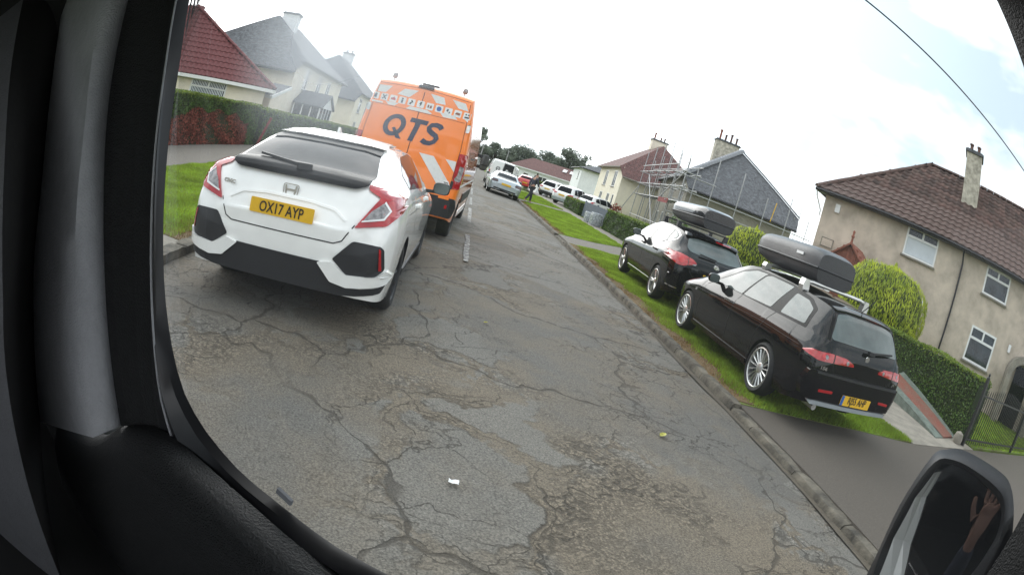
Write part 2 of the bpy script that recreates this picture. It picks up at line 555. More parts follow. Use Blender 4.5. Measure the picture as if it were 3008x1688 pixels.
M = dict(
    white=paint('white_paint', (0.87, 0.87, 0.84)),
    black=pm('black_paint', (0.005, 0.005, 0.006), 0.12, 0.05, 3.0, coat=0.62, spec=0.05),
    silver=paint('silver_paint', (0.42, 0.47, 0.50), 0.55, 0.32),
    orange=paint('orange_paint', (0.95, 0.23, 0.018), 0.0, 0.35),
    red=paint('red_paint', (0.55, 0.02, 0.02)),
    gloss=pm('gloss_black_plastic', (0.006, 0.006, 0.007), 0.35, 0.1, 8, spec=0.15),
    plastic=pm('black_plastic', (0.013, 0.0135, 0.016), 0.5, 0.15, 8),
    boxgrey=pm('roof_box_grey', (0.022, 0.0235, 0.026), 0.30, 0.12, 6, 0.25, 160),
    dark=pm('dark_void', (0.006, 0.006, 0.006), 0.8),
    rubber=pm('tyre_rubber', (0.018, 0.018, 0.018), 0.75, 0.2, 10),
    glass=pm('car_glass', (0.135, 0.165, 0.16), 0.03, 0.25, 1.2, ior=1.55, spec=0.5),
    dglass=pm('dark_glass', (0.012, 0.014, 0.018), 0.04, 0.05, 3, ior=1.22),
    wglass=pm('window_glass', (0.035, 0.045, 0.055), 0.04, 0.4, 2.0, ior=1.6),
    alloy=pm('alloy', (0.62, 0.62, 0.60), 0.3, 0.1, 10, metal=0.75),
    chrome=pm('chrome', (0.72, 0.72, 0.72), 0.12, 0.02, 5, metal=1.0),
    lampred=pm('lamp_red', (0.45, 0.008, 0.012), 0.12, 0.15, 14, coat=0.8),
    lampclear=pm('lamp_clear', (0.36, 0.34, 0.34), 0.15, 0.3, 30, coat=0.8),
    lampamber=pm('lamp_amber', (0.55, 0.22, 0.04), 0.2, 0.2, 30, coat=0.5),
    yellow=pm('plate_yellow', (0.78, 0.46, 0.02), 0.4, 0.05, 9),
    ink=pm('plate_ink', (0.012, 0.012, 0.012), 0.5),
    blue=pm('plate_blue', (0.02, 0.12, 0.42), 0.4),
    navy=pm('logo_navy', (0.035, 0.045, 0.085), 0.45),
    reflective=pm('reflective_white', (0.72, 0.72, 0.70), 0.45, 0.05, 20),
    whiteplain=pm('white_gloss', (0.80, 0.80, 0.79), 0.4, 0.06, 5),
    upvc=pm('white_upvc', (0.78, 0.78, 0.77), 0.35, 0.04, 6),
    render=pm('roughcast_beige', (0.63, 0.535, 0.435), 0.9, 0.17, 1.3, 0.9, 60),
    cream=pm('roughcast_cream', (0.86, 0.79, 0.63), 0.9, 0.06, 1.5, 0.5, 45),
    pink=pm('roughcast_pale', (0.88, 0.79, 0.66), 0.9, 0.07, 1.5, 0.5, 45),
    greywall=pm('roughcast_grey', (0.36, 0.335, 0.28), 0.9, 0.12, 1.8, 0.7, 40),
    whitewall=pm('white_render', (0.86, 0.86, 0.87), 0.85, 0.05, 2.0, 0.3, 40),
    slate=pm('grey_slate', (0.13, 0.135, 0.145), 0.75, 0.3, 5.0, 0.8, 22),
    slatelight=pm('ridge_grey', (0.30, 0.31, 0.33), 0.8, 0.2, 8),
    roofback=pm('roof_felt', (0.05, 0.025, 0.022), 0.9),
    redtile=pm('red_tile', (0.17, 0.042, 0.042), 0.7, 0.2, 9, 0.3, 60, island=0.22),
    browntile=pm('brown_tile', (0.100, 0.054, 0.044), 0.8, 0.25, 2.2, 0.4, 60, island=0.42, col2=(0.075, 0.05, 0.04)),
    redroof=pm('far_red_roof', (0.165, 0.075, 0.066), 0.8, 0.25, 4, 0.5, 14),
    terracotta=pm('terracotta', (0.30, 0.10, 0.06), 0.8, 0.2, 9),
    pot=pm('chimney_pot', (0.17, 0.09, 0.07), 0.8, 0.25, 9),
    concrete=pm('concrete', (0.27, 0.245, 0.20), 0.9, 0.16, 3.5, 0.5, 60),
    kerb=pm('kerb_concrete', (0.17, 0.15, 0.115), 0.92, 0.36, 5, 0.8, 50, island=0.1),
    path=pm('path_tarmac', (0.20, 0.18, 0.15), 0.92, 0.2, 25, 0.6, 90),
    pave=pm('pavement_tarmac', (0.118, 0.100, 0.080), 0.9, 0.16, 55, 0.9, 120),
    silt=pm('gutter_silt', (0.10, 0.082, 0.058), 0.95, 0.3, 9, 0.8, 50, col2=(0.07, 0.06, 0.045)),
    soil=pm('soil', (0.16, 0.10, 0.045), 0.95, 0.3, 7, 0.9, 40, col2=(0.10, 0.075, 0.03)),
    lawn=pm('lawn_base', (0.135, 0.225, 0.02), 0.95, 0.25, 2.5, 0.8, 60, col2=(0.10, 0.10, 0.03)),
    grass=pm('grass_blade', (0.32, 0.455, 0.042), 0.6, 0.22, 1.3, island=0.3, trans=0.45, hue=0.02),
    dry=pm('dry_grass', (0.27, 0.165, 0.06), 0.8, 0.25, 6, island=0.3, trans=0.2),
    hedge=pm('privet_leaf', (0.105, 0.185, 0.026), 0.5, 0.25, 3, island=0.4, trans=0.3, hue=0.02),
    hedgetop=pm('privet_tip', (0.22, 0.30, 0.03), 0.5, 0.2, 4, island=0.3, trans=0.35),
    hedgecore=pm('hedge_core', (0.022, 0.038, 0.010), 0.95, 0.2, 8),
    deadleaf=pm('red_brown_leaf', (0.34, 0.10, 0.065), 0.8, 0.25, 4, island=0.4, trans=0.15),
    conifer=pm('golden_conifer', (0.58, 0.64, 0.035), 0.55, 0.25, 2.0, island=0.32, trans=0.35, col2=(0.22, 0.30, 0.015)),
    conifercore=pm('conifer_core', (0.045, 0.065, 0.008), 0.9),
    treeleaf=pm('tree_leaf', (0.20, 0.235, 0.17), 0.6, 0.3, 0.5, island=0.4, trans=0.3, hue=0.015),
    bark=pm('bark', (0.075, 0.06, 0.045), 0.9, 0.25, 9),
    steel=pm('scaffold_steel', (0.42, 0.42, 0.42), 0.45, 0.15, 20, metal=0.5),
    plank=pm('scaffold_plank', (0.26, 0.20, 0.13), 0.8, 0.2, 6),
    iron=pm('black_iron', (0.012, 0.012, 0.013), 0.4, 0.1, 20),
    gate=pm('gate_grey', (0.10, 0.125, 0.16), 0.7, 0.15, 8),
    polythene=pm('polythene', (0.50, 0.53, 0.56), 0.25, 0.3, 12, 0.8, 14),
    blind=pm('blind', (0.62, 0.66, 0.70), 0.7, 0.05, 4),
    skin=pm('skin', (0.42, 0.23, 0.16), 0.6, 0.08, 20),
    cloth=pm('dark_jacket', (0.045, 0.05, 0.07), 0.85, 0.2, 20),
    trousers=pm('dark_trousers', (0.03, 0.032, 0.045), 0.85, 0.2, 20),
    hair=pm('hair', (0.03, 0.018, 0.012), 0.7),
    shoe=pm('pale_shoe', (0.35, 0.33, 0.3), 0.7),
    trim=pm('grey_trim', (0.42, 0.43, 0.45), 0.55, 0.06, 40, 0.35, 260),
    trimmid=pm('mid_trim', (0.12, 0.122, 0.13), 0.6, 0.06, 40, 0.35, 260),
    trimdark=pm('dark_trim', (0.018, 0.019, 0.020), 0.55, 0.1, 60, 0.6, 320),
    seal=pm('rubber_seal', (0.012, 0.012, 0.014), 0.35, 0.1, 20),
    liner=pm('cabin_liner', (0.02, 0.02, 0.02), 0.9),
    leafyellow=pm('yellow_leaf', (0.42, 0.40, 0.06), 0.6, 0.2, 30),
    redpost=pm('red_post', (0.26, 0.035, 0.03), 0.8, 0.2, 9),
    chimneyrender=pm('chimney_render', (0.62, 0.57, 0.47), 0.9, 0.25, 4, 0.5, 50),
    rampred=pm('red_concrete', (0.19, 0.055, 0.035), 0.9, 0.25, 6, 0.6, 40, col2=(0.15, 0.085, 0.06)),
    rampgreen=pm('grey_green_concrete', (0.15, 0.18, 0.15), 0.9, 0.2, 6, 0.6, 40),
    lampdark=pm('lamp_smoked', (0.06, 0.025, 0.03), 0.12, 0.1, 9, coat=0.8),
    mirror=pm('mirror_silver', (0.22, 0.225, 0.24), 0.01, 0.0, 4, metal=1.0),
    railmetal=pm('rail_metal', (0.10, 0.10, 0.095), 0.35, 0.1, 20, metal=0.4),
    belt=pm('belt_webbing', (0.014, 0.013, 0.013), 0.8, 0.2, 60),
)
M['road'] = asphalt('road_asphalt', (0.108, 0.102, 0.090), (0.150, 0.124, 0.090), (0.160, 0.152, 0.134), 0.95)


def road_paint():
    """worn white line: paint flakes away in patches"""
    m = pm('road_paint', (0.48, 0.47, 0.43), 0.8, 0.2, 20)
    nt = m.node_tree
    L = nt.links
    bs = nt.nodes['Principled BSDF']
    tc = NN(nt, 'ShaderNodeTexCoord')
    n = NN(nt, 'ShaderNodeTexNoise')
    n.inputs['Scale'].default_value = 11
    n.inputs['Detail'].default_value = 8
    n.inputs['Roughness'].default_value = 0.75
    L.new(tc.outputs['Object'], n.inputs['Vector'])
    r = NN(nt, 'ShaderNodeMapRange')
    r.inputs['From Min'].default_value = 0.49
    r.inputs['From Max'].default_value = 0.56
    L.new(n.outputs['Fac'], r.inputs['Value'])
    mx = NN(nt, 'ShaderNodeMix', data_type='RGBA')
    src = bs.inputs['Base Color'].links[0].from_socket
    mx.inputs[6].default_value = (0.105, 0.102, 0.098, 1)
    L.new(r.outputs[0], mx.inputs['Factor'])
    L.new(src, mx.inputs[7])
    L.new(mx.outputs[2], bs.inputs['Base Color'])
    return m


M['line'] = road_paint()
# ------------------------------------------------------------------ ground, road, kerbs, verges
def road_z(x):
    return max(0.0, 0.08 * (1 - ((x - 0.35) / 2.85) ** 2))


def sheet(name, poly, z, mat, kind='structure', depth=0.06):
    b = MB()
    b.prism([(x, y, z - depth) for x, y in poly], (0, 0, depth))
    return tag(b.build(name, mat), kind=kind)


def build_ground():
    g = MB()
    g.add([(-500, -300, -0.12), (500, -300, -0.12), (500, 700, -0.12), (-500, 700, -0.12)], [(0, 1, 2, 3)])
    tag(g.build('ground', M['lawn']), kind='structure')
    # the road: a crowned sheet with a slightly uneven surface
    xs = np.linspace(-2.52, 3.24, 33)
    ys = np.concatenate([np.linspace(-9, 14, 120), np.linspace(14.6, 150, 90)])
    rows = []
    ph = rng.uniform(0, 6.28, 8)
    for y in ys:
        row = []
        for x in xs:
            w = 0.004 * math.sin(1.3 * x + 0.7 * y + ph[0]) + 0.003 * math.sin(2.9 * x - 1.7 * y + ph[1]) + 0.003 * math.sin(4.4 * y + 2.2 * x + ph[2])
            row.append((x, y, road_z(x) + w))
        rows.append(row)
    r = MB()
    r.grid(rows)
    road = tag(r.build('road', M['road'], smooth=True), kind='structure')
    # centre line, worn
    for y0, y1, w in ((8.4, 11.3, 0.10), (13.6, 17.4, 0.11), (18.6, 22.0, 0.10), (24.0, 29.0, 0.10), (32, 36, 0.1), (40, 44, 0.1)):
        b = MB()
        n = 14
        P = []
        for i in range(n + 1):
            y = y0 + (y1 - y0) * i / n
            x = 0.42 + 0.012 * (y - 8) + random.uniform(-0.008, 0.008)
            ww = w * random.uniform(0.7, 1.1)
            P.append([(x - ww / 2, y, road_z(x) + 0.014), (x + ww / 2, y, road_z(x) + 0.014)])
        b.grid(P)
        o = b.build('lane_marking', M['line'], parent=road)
    # kerbs: stones one by one
    stone = {}

    def kerbstones(name, x0, x1, spans, face):
        root = MB()
        root.box(((x0 + x1) / 2, 40, -0.06), (0.10, 100, 0.06))
        k = tag(root.build(name, M['concrete']), kind='structure')
        for ya, yb, top in spans:
            y = ya
            while y < yb - 0.1:
                Ln = min(0.915, yb - y)
                b = MB()
                c = 0.025
                x_in, x_out = (x0, x1) if face > 0 else (x1, x0)
                prof = [(x_in, -0.05), (x_in + 0.008 * face, top - c), (x_in + c * face, top), (x_out, top), (x_out, -0.05)]
                n = 7
                P = []
                for i in range(n):
                    t = i / (n - 1)
                    edge = 0.012 if i in (0, n - 1) else 0.0
                    P.append([(px + random.uniform(-0.005, 0.005) + (edge * face if q in (1, 2) else 0), y + 0.008 + (Ln - 0.016) * t, pz + random.uniform(-0.006, 0.004) - (edge if pz > 0 else 0)) for q, (px, pz) in enumerate(prof)])
                b.grid(P)
                b.add(P[0], [(0, 1, 2, 3, 4)])
                b.add(P[-1], [(4, 3, 2, 1, 0)])
                b.build('kerb_stone', M['kerb'], parent=k, smooth=True, sharp=50)
                y += Ln
        return k
    kerbstones('kerb', 3.235, 3.37, [(-3, 4.8, 0.065), (4.8, 15.7, 0.10), (15.7, 17.5, 0.045), (17.5, 31, 0.10), (31, 32.4, 0.045), (32.4, 60, 0.10)], 1)
    kerbstones('kerb', -2.515, -2.66, [(-2, 5.0, 0.10), (5.0, 50, 0.10)], -1)
    # silt in the channel by the kerb
    # right side
    sheet('pavement', [(3.37, -9), (30, -9), (30, 4.75), (9.0, 4.75), (6.9, 4.62), (5.4, 4.80), (3.37, 4.88)], 0.075, M['pave'])
    sheet('footpath', [(6.75, 4.62), (9.6, 4.75), (9.6, 8.5), (7.75, 13.0), (7.55, 16), (7.45, 60), (6.62, 60), (6.62, 20.5), (6.7, 13)], 0.085, M['concrete'])
    sheet('path', [(3.37, 15.75), (5.2, 16.55), (6.9, 17.7), (6.9, 20.9), (6.3, 20.2), (4.9, 18.6), (3.37, 17.5)], 0.080, M['path'])
    sheet('path', [(3.37, 31.0), (6.8, 33.6), (6.8, 35.4), (3.37, 32.4)], 0.080, M['path'])
    sheet('path', [(6.8, 36), (12.5, 36), (12.5, 62), (6.8, 62)], 0.079, M['path'])
    v = []
    v.append([(3.37, 4.88), (5.4, 4.80), (6.78, 4.68), (6.68, 13), (6.64, 17.4), (5.2, 16.5), (3.37, 15.7)])
    v.append([(3.37, 17.55), (4.9, 18.65), (6.25, 20.25), (6.62, 21), (6.62, 33.3), (3.37, 30.95)])
    v.append([(3.37, 32.45), (6.62, 35.3), (6.62, 38.5), (3.37, 36.5)])
    v.append([(3.37, 37.4), (6.62, 39.5), (6.62, 46), (3.37, 46)])
    for p in v:
        sheet('verge', p, 0.082, M['lawn'])
    # gardens behind the hedges
    sheet('lawn', [(7.5, 8.4), (9.9, 7.4), (9.9, 4.95), (30, 4.95), (40, 60), (7.5, 60)], 0.06, M['lawn'])
    # left side
    sheet('pavement', [(-2.66, -6), (-2.66, 5.1), (-2.95, 5.15), (-8.2, 5.6), (-8.2, -6)], 0.09, M['concrete'])
    lv = [(-2.66, 5.1), (-2.95, 5.15), (-5.8, 5.4), (-5.75, 60), (-2.66, 60)]
    sheet('verge', lv, 0.082, M['lawn'])
    sheet('footpath', [(-5.75, 5.35), (-5.7, 60), (-8.0, 60), (-8.0, 5.55)], 0.088, M['path'])
    sheet('lawn', [(-8.0, 5.4), (-8.0, 70), (-40, 70), (-40, 5.4)], 0.06, M['lawn'])
    # soil and dead thatch along the kerbs
    sheet('soil', [(3.36, 4.95), (3.62, 4.9), (3.72, 8), (3.66, 12), (3.6, 15.5), (3.36, 15.6)], 0.092, M['soil'], 'stuff')
    sheet('soil', [(3.36, 17.7), (3.55, 17.8), (3.62, 22), (3.5, 30), (3.36, 30.7)], 0.092, M['soil'], 'stuff')
    sheet('soil', [(-2.64, 5.12), (-2.97, 5.17), (-2.93, 8), (-2.85, 12), (-2.64, 12)], 0.092, M['soil'], 'stuff')
    # a fringe of soil and moss in the gutter
    b = MB()
    P = []
    for i in range(60):
        y = -3 + i * 0.6
        w = 0.05 + 0.05 * random.random()
        P.append([(3.245, y, 0.012), (3.245 - w, y, road_z(3.245 - w) + 0.010)])
    b.grid(P)
    tag(b.build('gutter_silt', M['silt']), kind='stuff')
    return v, lv


def in_poly(P, poly):
    x, y = P[:, 0], P[:, 1]
    ins = np.zeros(len(P), bool)
    n = len(poly)
    for i in range(n):
        x0, y0 = poly[i]
        x1, y1 = poly[(i + 1) % n]
        c = ((y0 > y) != (y1 > y)) & (x < (x1 - x0) * (y - y0) / (y1 - y0 + 1e-12) + x0)
        ins ^= c
    return ins


def blades(name, poly, dens, hgt, wid, mat, z=0.082, clip=None):
    q = np.array(poly)
    lo, hi = q.min(0), q.max(0)
    n = int(dens * np.prod(hi - lo))
    P = rng.uniform(lo, hi, (n, 2))
    P = P[in_poly(P, poly)]
    if clip is not None:
        P = P[clip(P)]
    n = len(P)
    # tufts: taller and shorter areas
    t = 0.75 + 0.35 * np.sin(P[:, 0] * 5.1 + np.sin(P[:, 1] * 3.3)) * np.sin(P[:, 1] * 4.3)
    h = hgt * rng.uniform(0.55, 1.25, n) * np.clip(t, 0.45, 1.2)
    a = rng.uniform(0, 2 * np.pi, n)
    w = wid * rng.uniform(0.6, 1.3, n) * 0.5
    ln = rng.uniform(0.1, 0.7, n) * h
    la = rng.uniform(0, 2 * np.pi, n)
    V = np.zeros((n, 3, 3))
    V[:, 0, 0] = P[:, 0] - np.cos(a) * w
    V[:, 0, 1] = P[:, 1] - np.sin(a) * w
    V[:, 1, 0] = P[:, 0] + np.cos(a) * w
    V[:, 1, 1] = P[:, 1] + np.sin(a) * w
    V[:, 2, 0] = P[:, 0] + np.cos(la) * ln
    V[:, 2, 1] = P[:, 1] + np.sin(la) * ln
    V[:, :2, 2] = z - 0.004
    V[:, 2, 2] = z + h
    o = raw_mesh(name, V.reshape(-1, 3), np.arange(3 * n).reshape(-1, 3), mat)
    return tag(o, kind='stuff')


verges, left_verge = build_ground()
kerbside = lambda P: P[:, 0] > 3.60 + 0.07 * np.sin(P[:, 1] * 2.1) + 0.06 * np.sin(P[:, 1] * 5.3 + 1) + rng.normal(0, 0.05, len(P))
blades('grass', verges[0], 5200, 0.062, 0.012, M['grass'], clip=kerbside)
blades('grass', verges[1], 1500, 0.06, 0.026, M['grass'], clip=kerbside)
blades('grass', verges[2], 700, 0.06, 0.04, M['grass'])
blades('grass', verges[3], 500, 0.06, 0.05, M['grass'])
blades('grass', [(-2.8, 5.14), (-5.75, 5.38), (-5.75, 13.5), (-2.75, 13.5)], 3600, 0.055, 0.014, M['grass'])
blades('grass', [(9.95, 4.98), (30, 4.98), (30, 14), (9.95, 14)], 420, 0.07, 0.035, M['grass'], z=0.06)
blades('dry_grass', [(3.37, 4.92), (3.72, 4.9), (3.84, 8), (3.78, 12), (3.72, 15.6), (3.37, 15.6)], 2200, 0.035, 0.014, M['dry'])
blades('dry_grass', [(3.37, 17.7), (3.7, 17.9), (3.7, 30.8), (3.37, 30.8)], 900, 0.04, 0.03, M['dry'])
blades('dry_grass', [(-2.66, 5.12), (-3.2, 5.17), (-3.0, 9), (-2.66, 9)], 1800, 0.04, 0.014, M['dry'])
# ------------------------------------------------------------------ foliage
def leaf_cards(P, Nn, size, asp=1.6, up=0.0, jit=0.8):
    """one small quad per point, facing roughly along Nn"""
    n = len(P)
    d = Nn + rng.normal(0, jit, (n, 3))
    d /= np.linalg.norm(d, axis=1)[:, None] + 1e-9
    r = rng.normal(0, 1, (n, 3))
    if up:
        r = r * (1 - up) + np.array([0, 0, 1.0]) * up * 2
    a = r - d * (r * d).sum(1)[:, None]
    a /= np.linalg.norm(a, axis=1)[:, None] + 1e-9
    b = np.cross(d, a)
    s = (size * rng.uniform(0.6, 1.35, n))[:, None]
    V = np.stack([P - b * s / asp * 0.5, P + a * s * 0.5 + d * s * 0.1, P + b * s / asp * 0.5, P - a * s * 0.5], 1)
    return V.reshape(-1, 3), np.arange(4 * n).reshape(-1, 4)


def box_points(lo, hi, n, top_only=False, faces='xyz'):
    """points on the sides and the top of a box, with normals"""
    lo, hi = np.array(lo, float), np.array(hi, float)
    d = hi - lo
    ar = {'-x': d[1] * d[2], '+x': d[1] * d[2], '-y': d[0] * d[2], '+y': d[0] * d[2], '+z': d[0] * d[1]}
    if top_only:
        ar = {'+z': ar['+z']}
    tot = sum(ar.values())
    P, Q = [], []
    for k, a in ar.items():
        m = int(n * a / tot)
        u = rng.uniform(0, 1, (m, 3))
        ax = 'xyz'.index(k[1])
        u[:, ax] = 0 if k[0] == '-' else 1
        nn = np.zeros((m, 3))
        nn[:, ax] = -1 if k[0] == '-' else 1
        P.append(lo + u * d)
        Q.append(nn)
    return np.concatenate(P), np.concatenate(Q)


def hedge(label, a, b, w, z0, z1, dens=900, size=0.05, bumps=0.05, group=None, dead=None):
    """a clipped hedge from a to b (ground points), w deep; local x runs along it"""
    a, b = Vector((a[0], a[1], 0)), Vector((b[0], b[1], 0))
    d = b - a
    Ln = d.length
    root = empty('hedge', (a.x, a.y, z0), (0, 0, math.atan2(d.y, d.x)))
    tag(root, label, 'hedge', group)
    H = z1 - z0
    nx = max(4, int(Ln / 0.5))
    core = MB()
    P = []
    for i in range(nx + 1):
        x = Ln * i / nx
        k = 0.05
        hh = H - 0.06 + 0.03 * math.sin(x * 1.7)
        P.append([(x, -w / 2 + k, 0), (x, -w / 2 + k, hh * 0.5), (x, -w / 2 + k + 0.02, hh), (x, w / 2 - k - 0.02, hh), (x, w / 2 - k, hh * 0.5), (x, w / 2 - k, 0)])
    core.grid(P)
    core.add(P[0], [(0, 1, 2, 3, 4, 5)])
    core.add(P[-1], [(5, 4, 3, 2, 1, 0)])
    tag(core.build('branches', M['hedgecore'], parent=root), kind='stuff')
    n = int(dens * (2 * Ln * H + 2 * w * H + Ln * w))
    if dead is not None:
        n = int(n * 1.6)
    p, q = box_points((0, -w / 2, 0.02), (Ln, w / 2, H), n)
    wob = bumps * (np.sin(p[:, 0] * 2.3 + p[:, 2] * 3.1) * np.sin(p[:, 2] * 4.7 + p[:, 0] * 1.1))
    p = p + q * wob[:, None] - q * rng.uniform(0, 0.07, len(p))[:, None]
    p[:, 2] = np.maximum(p[:, 2], 0.02)
    isdead = np.zeros(len(p), bool) if dead is None else dead(p)
    tip = (rng.uniform(0, 1, len(p)) < np.clip((p[:, 2] - H + 0.16) / 0.16, 0, 1) * 0.75) & ~isdead
    for nm, mk, mt in (('foliage', ~isdead & ~tip, 'hedge'), ('new_growth', tip, 'hedgetop'), ('dead_foliage', isdead, 'deadleaf')):
        if mk.sum() < 3:
            continue
        V, F = leaf_cards(p[mk], q[mk], size if nm != 'new_growth' else size * 1.1, up=0.3 if nm == 'new_growth' else 0.0)
        tag(raw_mesh(nm, V, F, M[mt], root), kind='stuff')
    return root


def conifer_bush(label, c, rx, ry, hgt, n, z0=0.06):
    """a clipped golden conifer: upright sprays over a rounded drum"""
    root = empty('conifer_shrub', (c[0], c[1], z0))
    tag(root, label, 'shrub', 'golden conifers behind the hedges')
    core = MB()
    prof = [(0.6, 0.0), (0.86, 0.25), (0.9, 0.55), (0.82, 0.78), (0.55, 0.92), (0.0, 0.97)]
    rows = []
    for r, z in prof:
        rows.append([(r * rx * math.cos(t) * (1 + 0.04 * math.sin(3 * t)), r * ry * math.sin(t), z * hgt) for t in np.linspace(0, 2 * math.pi, 25)])
    core.grid(rows)
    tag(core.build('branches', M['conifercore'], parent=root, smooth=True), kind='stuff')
    t = rng.uniform(0, 2 * np.pi, n)
    zc = rng.uniform(0, 1, n) ** 0.8
    zz = np.array([p[1] for p in prof])
    rr = np.array([p[0] for p in prof])
    rad = np.interp(zc, zz, rr) * 1.08 * (1 + 0.05 * np.sin(5 * t + 7 * zc)) + rng.normal(0, 0.018, n)
    fill = rng.uniform(0, 1, n) < 0.25
    rad = np.where(fill & (zc > 0.85), rad * np.sqrt(rng.uniform(0, 1, n)), rad)
    P = np.stack([rad * rx * np.cos(t), rad * ry * np.sin(t), zc * hgt + rng.normal(0, 0.025, n)], 1)
    Nn = np.stack([np.cos(t), np.sin(t), 0.25 + 0 * t], 1)
    V, F = leaf_cards(P, Nn, 0.105, asp=4.0, up=0.85, jit=0.45)
    tag(raw_mesh('foliage', V, F, M['conifer'], root), kind='stuff')
    return root


def tree(label, c, hgt, spread, n, leaf=0.35, sparse=0.0, group='trees beyond the far bungalow', seed=0):
    r = np.random.default_rng(seed)
    root = empty('tree', (c[0], c[1], -0.1))
    tag(root, label, 'tree', group)
    b = MB()
    trunk_h = hgt * 0.35
    b.tube([(0, 0, 0), (0.1, 0, trunk_h * 0.5), (0, 0.1, trunk_h), (0.1, 0, hgt * 0.75)], [hgt * 0.03, hgt * 0.025, hgt * 0.02, hgt * 0.006], 8)
    clumps = []
    for k in range(14 + int(14 * (1 - sparse))):
        a = r.uniform(0, 2 * np.pi)
        zz = r.uniform(0.22 + 0.15 * sparse, 0.97)
        rad = spread * math.sin(math.pi * min(1, 0.25 + 0.75 * (zz - 0.25) / 0.75)) ** 0.6 * r.uniform(0.35, 0.95)
        p = np.array([rad * math.cos(a), rad * math.sin(a), zz * hgt])
        clumps.append((p, spread * r.uniform(0.28, 0.5) * (1 - 0.35 * sparse)))
        b.tube([(0, 0, trunk_h * r.uniform(0.7, 1.1)), tuple(p * np.array([0.5, 0.5, 0.85])), tuple(p)], [hgt * 0.012, hgt * 0.008, hgt * 0.003], 5)
    b.build('trunk', M['bark'], parent=root, smooth=True)
    Ps, Ns = [], []
    for p, s in clumps:
        m = int(n * 1.7 / len(clumps))
        d = r.normal(0, 1, (m, 3))
        d /= np.linalg.norm(d, axis=1)[:, None]
        rad = s * r.uniform(0.25, 1.08, m) ** 0.5
        Ps.append(p + d * rad[:, None] * np.array([1, 1, 0.75]))
        Ns.append(d + np.array([0, 0, 0.4]))
    V, F = leaf_cards(np.concatenate(Ps), np.concatenate(Ns), leaf, jit=0.6)
    tag(raw_mesh('crown', V, F, M['treeleaf'], root), kind='stuff')
    return root


def at(az, dist):
    """ground point at an azimuth (deg clockwise from the road) and distance from the junction"""
    return (dist * math.sin(R(az)), dist * math.cos(R(az)))


# hedges on the right
hedge('clipped dark green hedge behind the black estate car', (9.95, 5.35), (9.95, 11.2), 0.75, 0.06, 1.30, dens=1500, size=0.045)
hedge('low clipped hedge behind the black hatchback, ending at the golden shrubs', (9.4, 11.6), (7.75, 17.0), 0.7, 0.06, 1.22, dens=500, size=0.07)
hedge('long clipped hedge in front of the scaffolded house, beside the grey gate', (7.9, 17.6), (7.9, 28.4), 0.8, 0.06, 1.17, dens=700, size=0.07)
hedge('short stub of hedge on the far side of the grey gate', (8.0, 35.6), (8.0, 41.0), 0.8, 0.06, 0.95, dens=350, size=0.09)
hedge('dark hedge beyond the walking person, above the low white wall', (7.2, 66), (9.4, 61), 1.2, 0.0, 1.2, dens=160, size=0.16)
hedge('dark hedge along the front of the white bungalow', (9.4, 74), (16.5, 72), 1.0, 0.0, 0.62, dens=120, size=0.17)
# hedges on the left
def _dead(p):
    y = 13.0 + p[:, 0]
    top = 1.08 - 0.42 * np.clip((14.3 - y) / 1.3, 0, 1) ** 2 - 0.25 * np.clip((y - 17.4) / 1.4, 0, 1) + 0.08 * np.sin(y * 4)
    return (y < 18.9) & (y > 12.9) & (p[:, 2] < top)


hedge('tall green hedge with a big dead red-brown patch, on the left pavement', (-8.45, 13.0), (-8.45, 19.8), 0.9, 0.06, 1.58, dens=900, size=0.06, dead=_dead)
hedge('green hedge behind the white hatchback, running up to the pale houses', (-8.45, 20.4), (-8.45, 44.0), 0.9, 0.06, 1.50, dens=300, size=0.10)
hedge('end of the left hedge nearest the door frame', (-8.45, 8.0), (-8.45, 12.9), 0.9, 0.06, 1.6, dens=300, size=0.08)
# golden conifers
conifer_bush('big rounded golden conifer in front of the beige house wall', (10.95, 10.6), 1.66, 1.2, 2.74, 15000)
conifer_bush('smaller golden conifer between the two roof boxes', (9.3, 16.1), 0.98, 0.9, 2.38, 5500)
# trees on the skyline
for i, (az, d, hg, sp, n, sparse) in enumerate(((0.6, 118, 8.6, 2.6, 1100, 0.7), (2.6, 125, 6.2, 3.2, 2200, 0.2), (5.0, 140, 7.9, 4.6, 3000, 0.1), (7.6, 140, 8.2, 4.0, 2600, 0.1),
                                               (9.7, 135, 10.2, 4.2, 3200, 0.0), (11.5, 135, 10.3, 2.8, 1800, 0.2), (3.7, 132, 6.6, 2.6, 1600, 0.1), (6.4, 150, 7.6, 3.6, 2000, 0.1), (-0.6, 135, 6.8, 3.0, 1600, 0.3), (12.4, 140, 8.0, 3.0, 1500, 0.2), (1.7, 138, 5.6, 3.4, 1800, 0.1), (8.7, 150, 8.4, 3.6, 2000, 0.0), (4.3, 152, 6.6, 3.6, 1800, 0.0), (10.7, 150, 9.4, 3.4, 1800, 0.0))):
    lab = ['tall ragged tree with thin branches showing sky, beside the orange van', 'low dark tree rising behind the white work van', 'broad round-headed tree over the left end of the red roof', 'round tree over the middle of the bungalow roof',
           'largest dark tree over the right end of the bungalow roof', 'narrow tree next to the white gable end', 'small tree between the work van and the round-headed tree', 'pale tree half hidden between the two round trees',
           'tree behind the orange van mirror', 'tree mostly hidden by the white gable roof', 'low spreading tree filling the gap left of the work van', 'tree filling the gap behind the middle of the red roof', 'tree set back between the small tree and the round-headed tree', 'tree set back left of the narrow tree'][i]
    tree(lab, at(az, d), hg, sp, n, 0.42, sparse, seed=i + 3)
# ------------------------------------------------------------------ houses
Z = Vector((0, 0, 1))


def V2(p, z=0.0):
    return Vector((p[0], p[1], z))


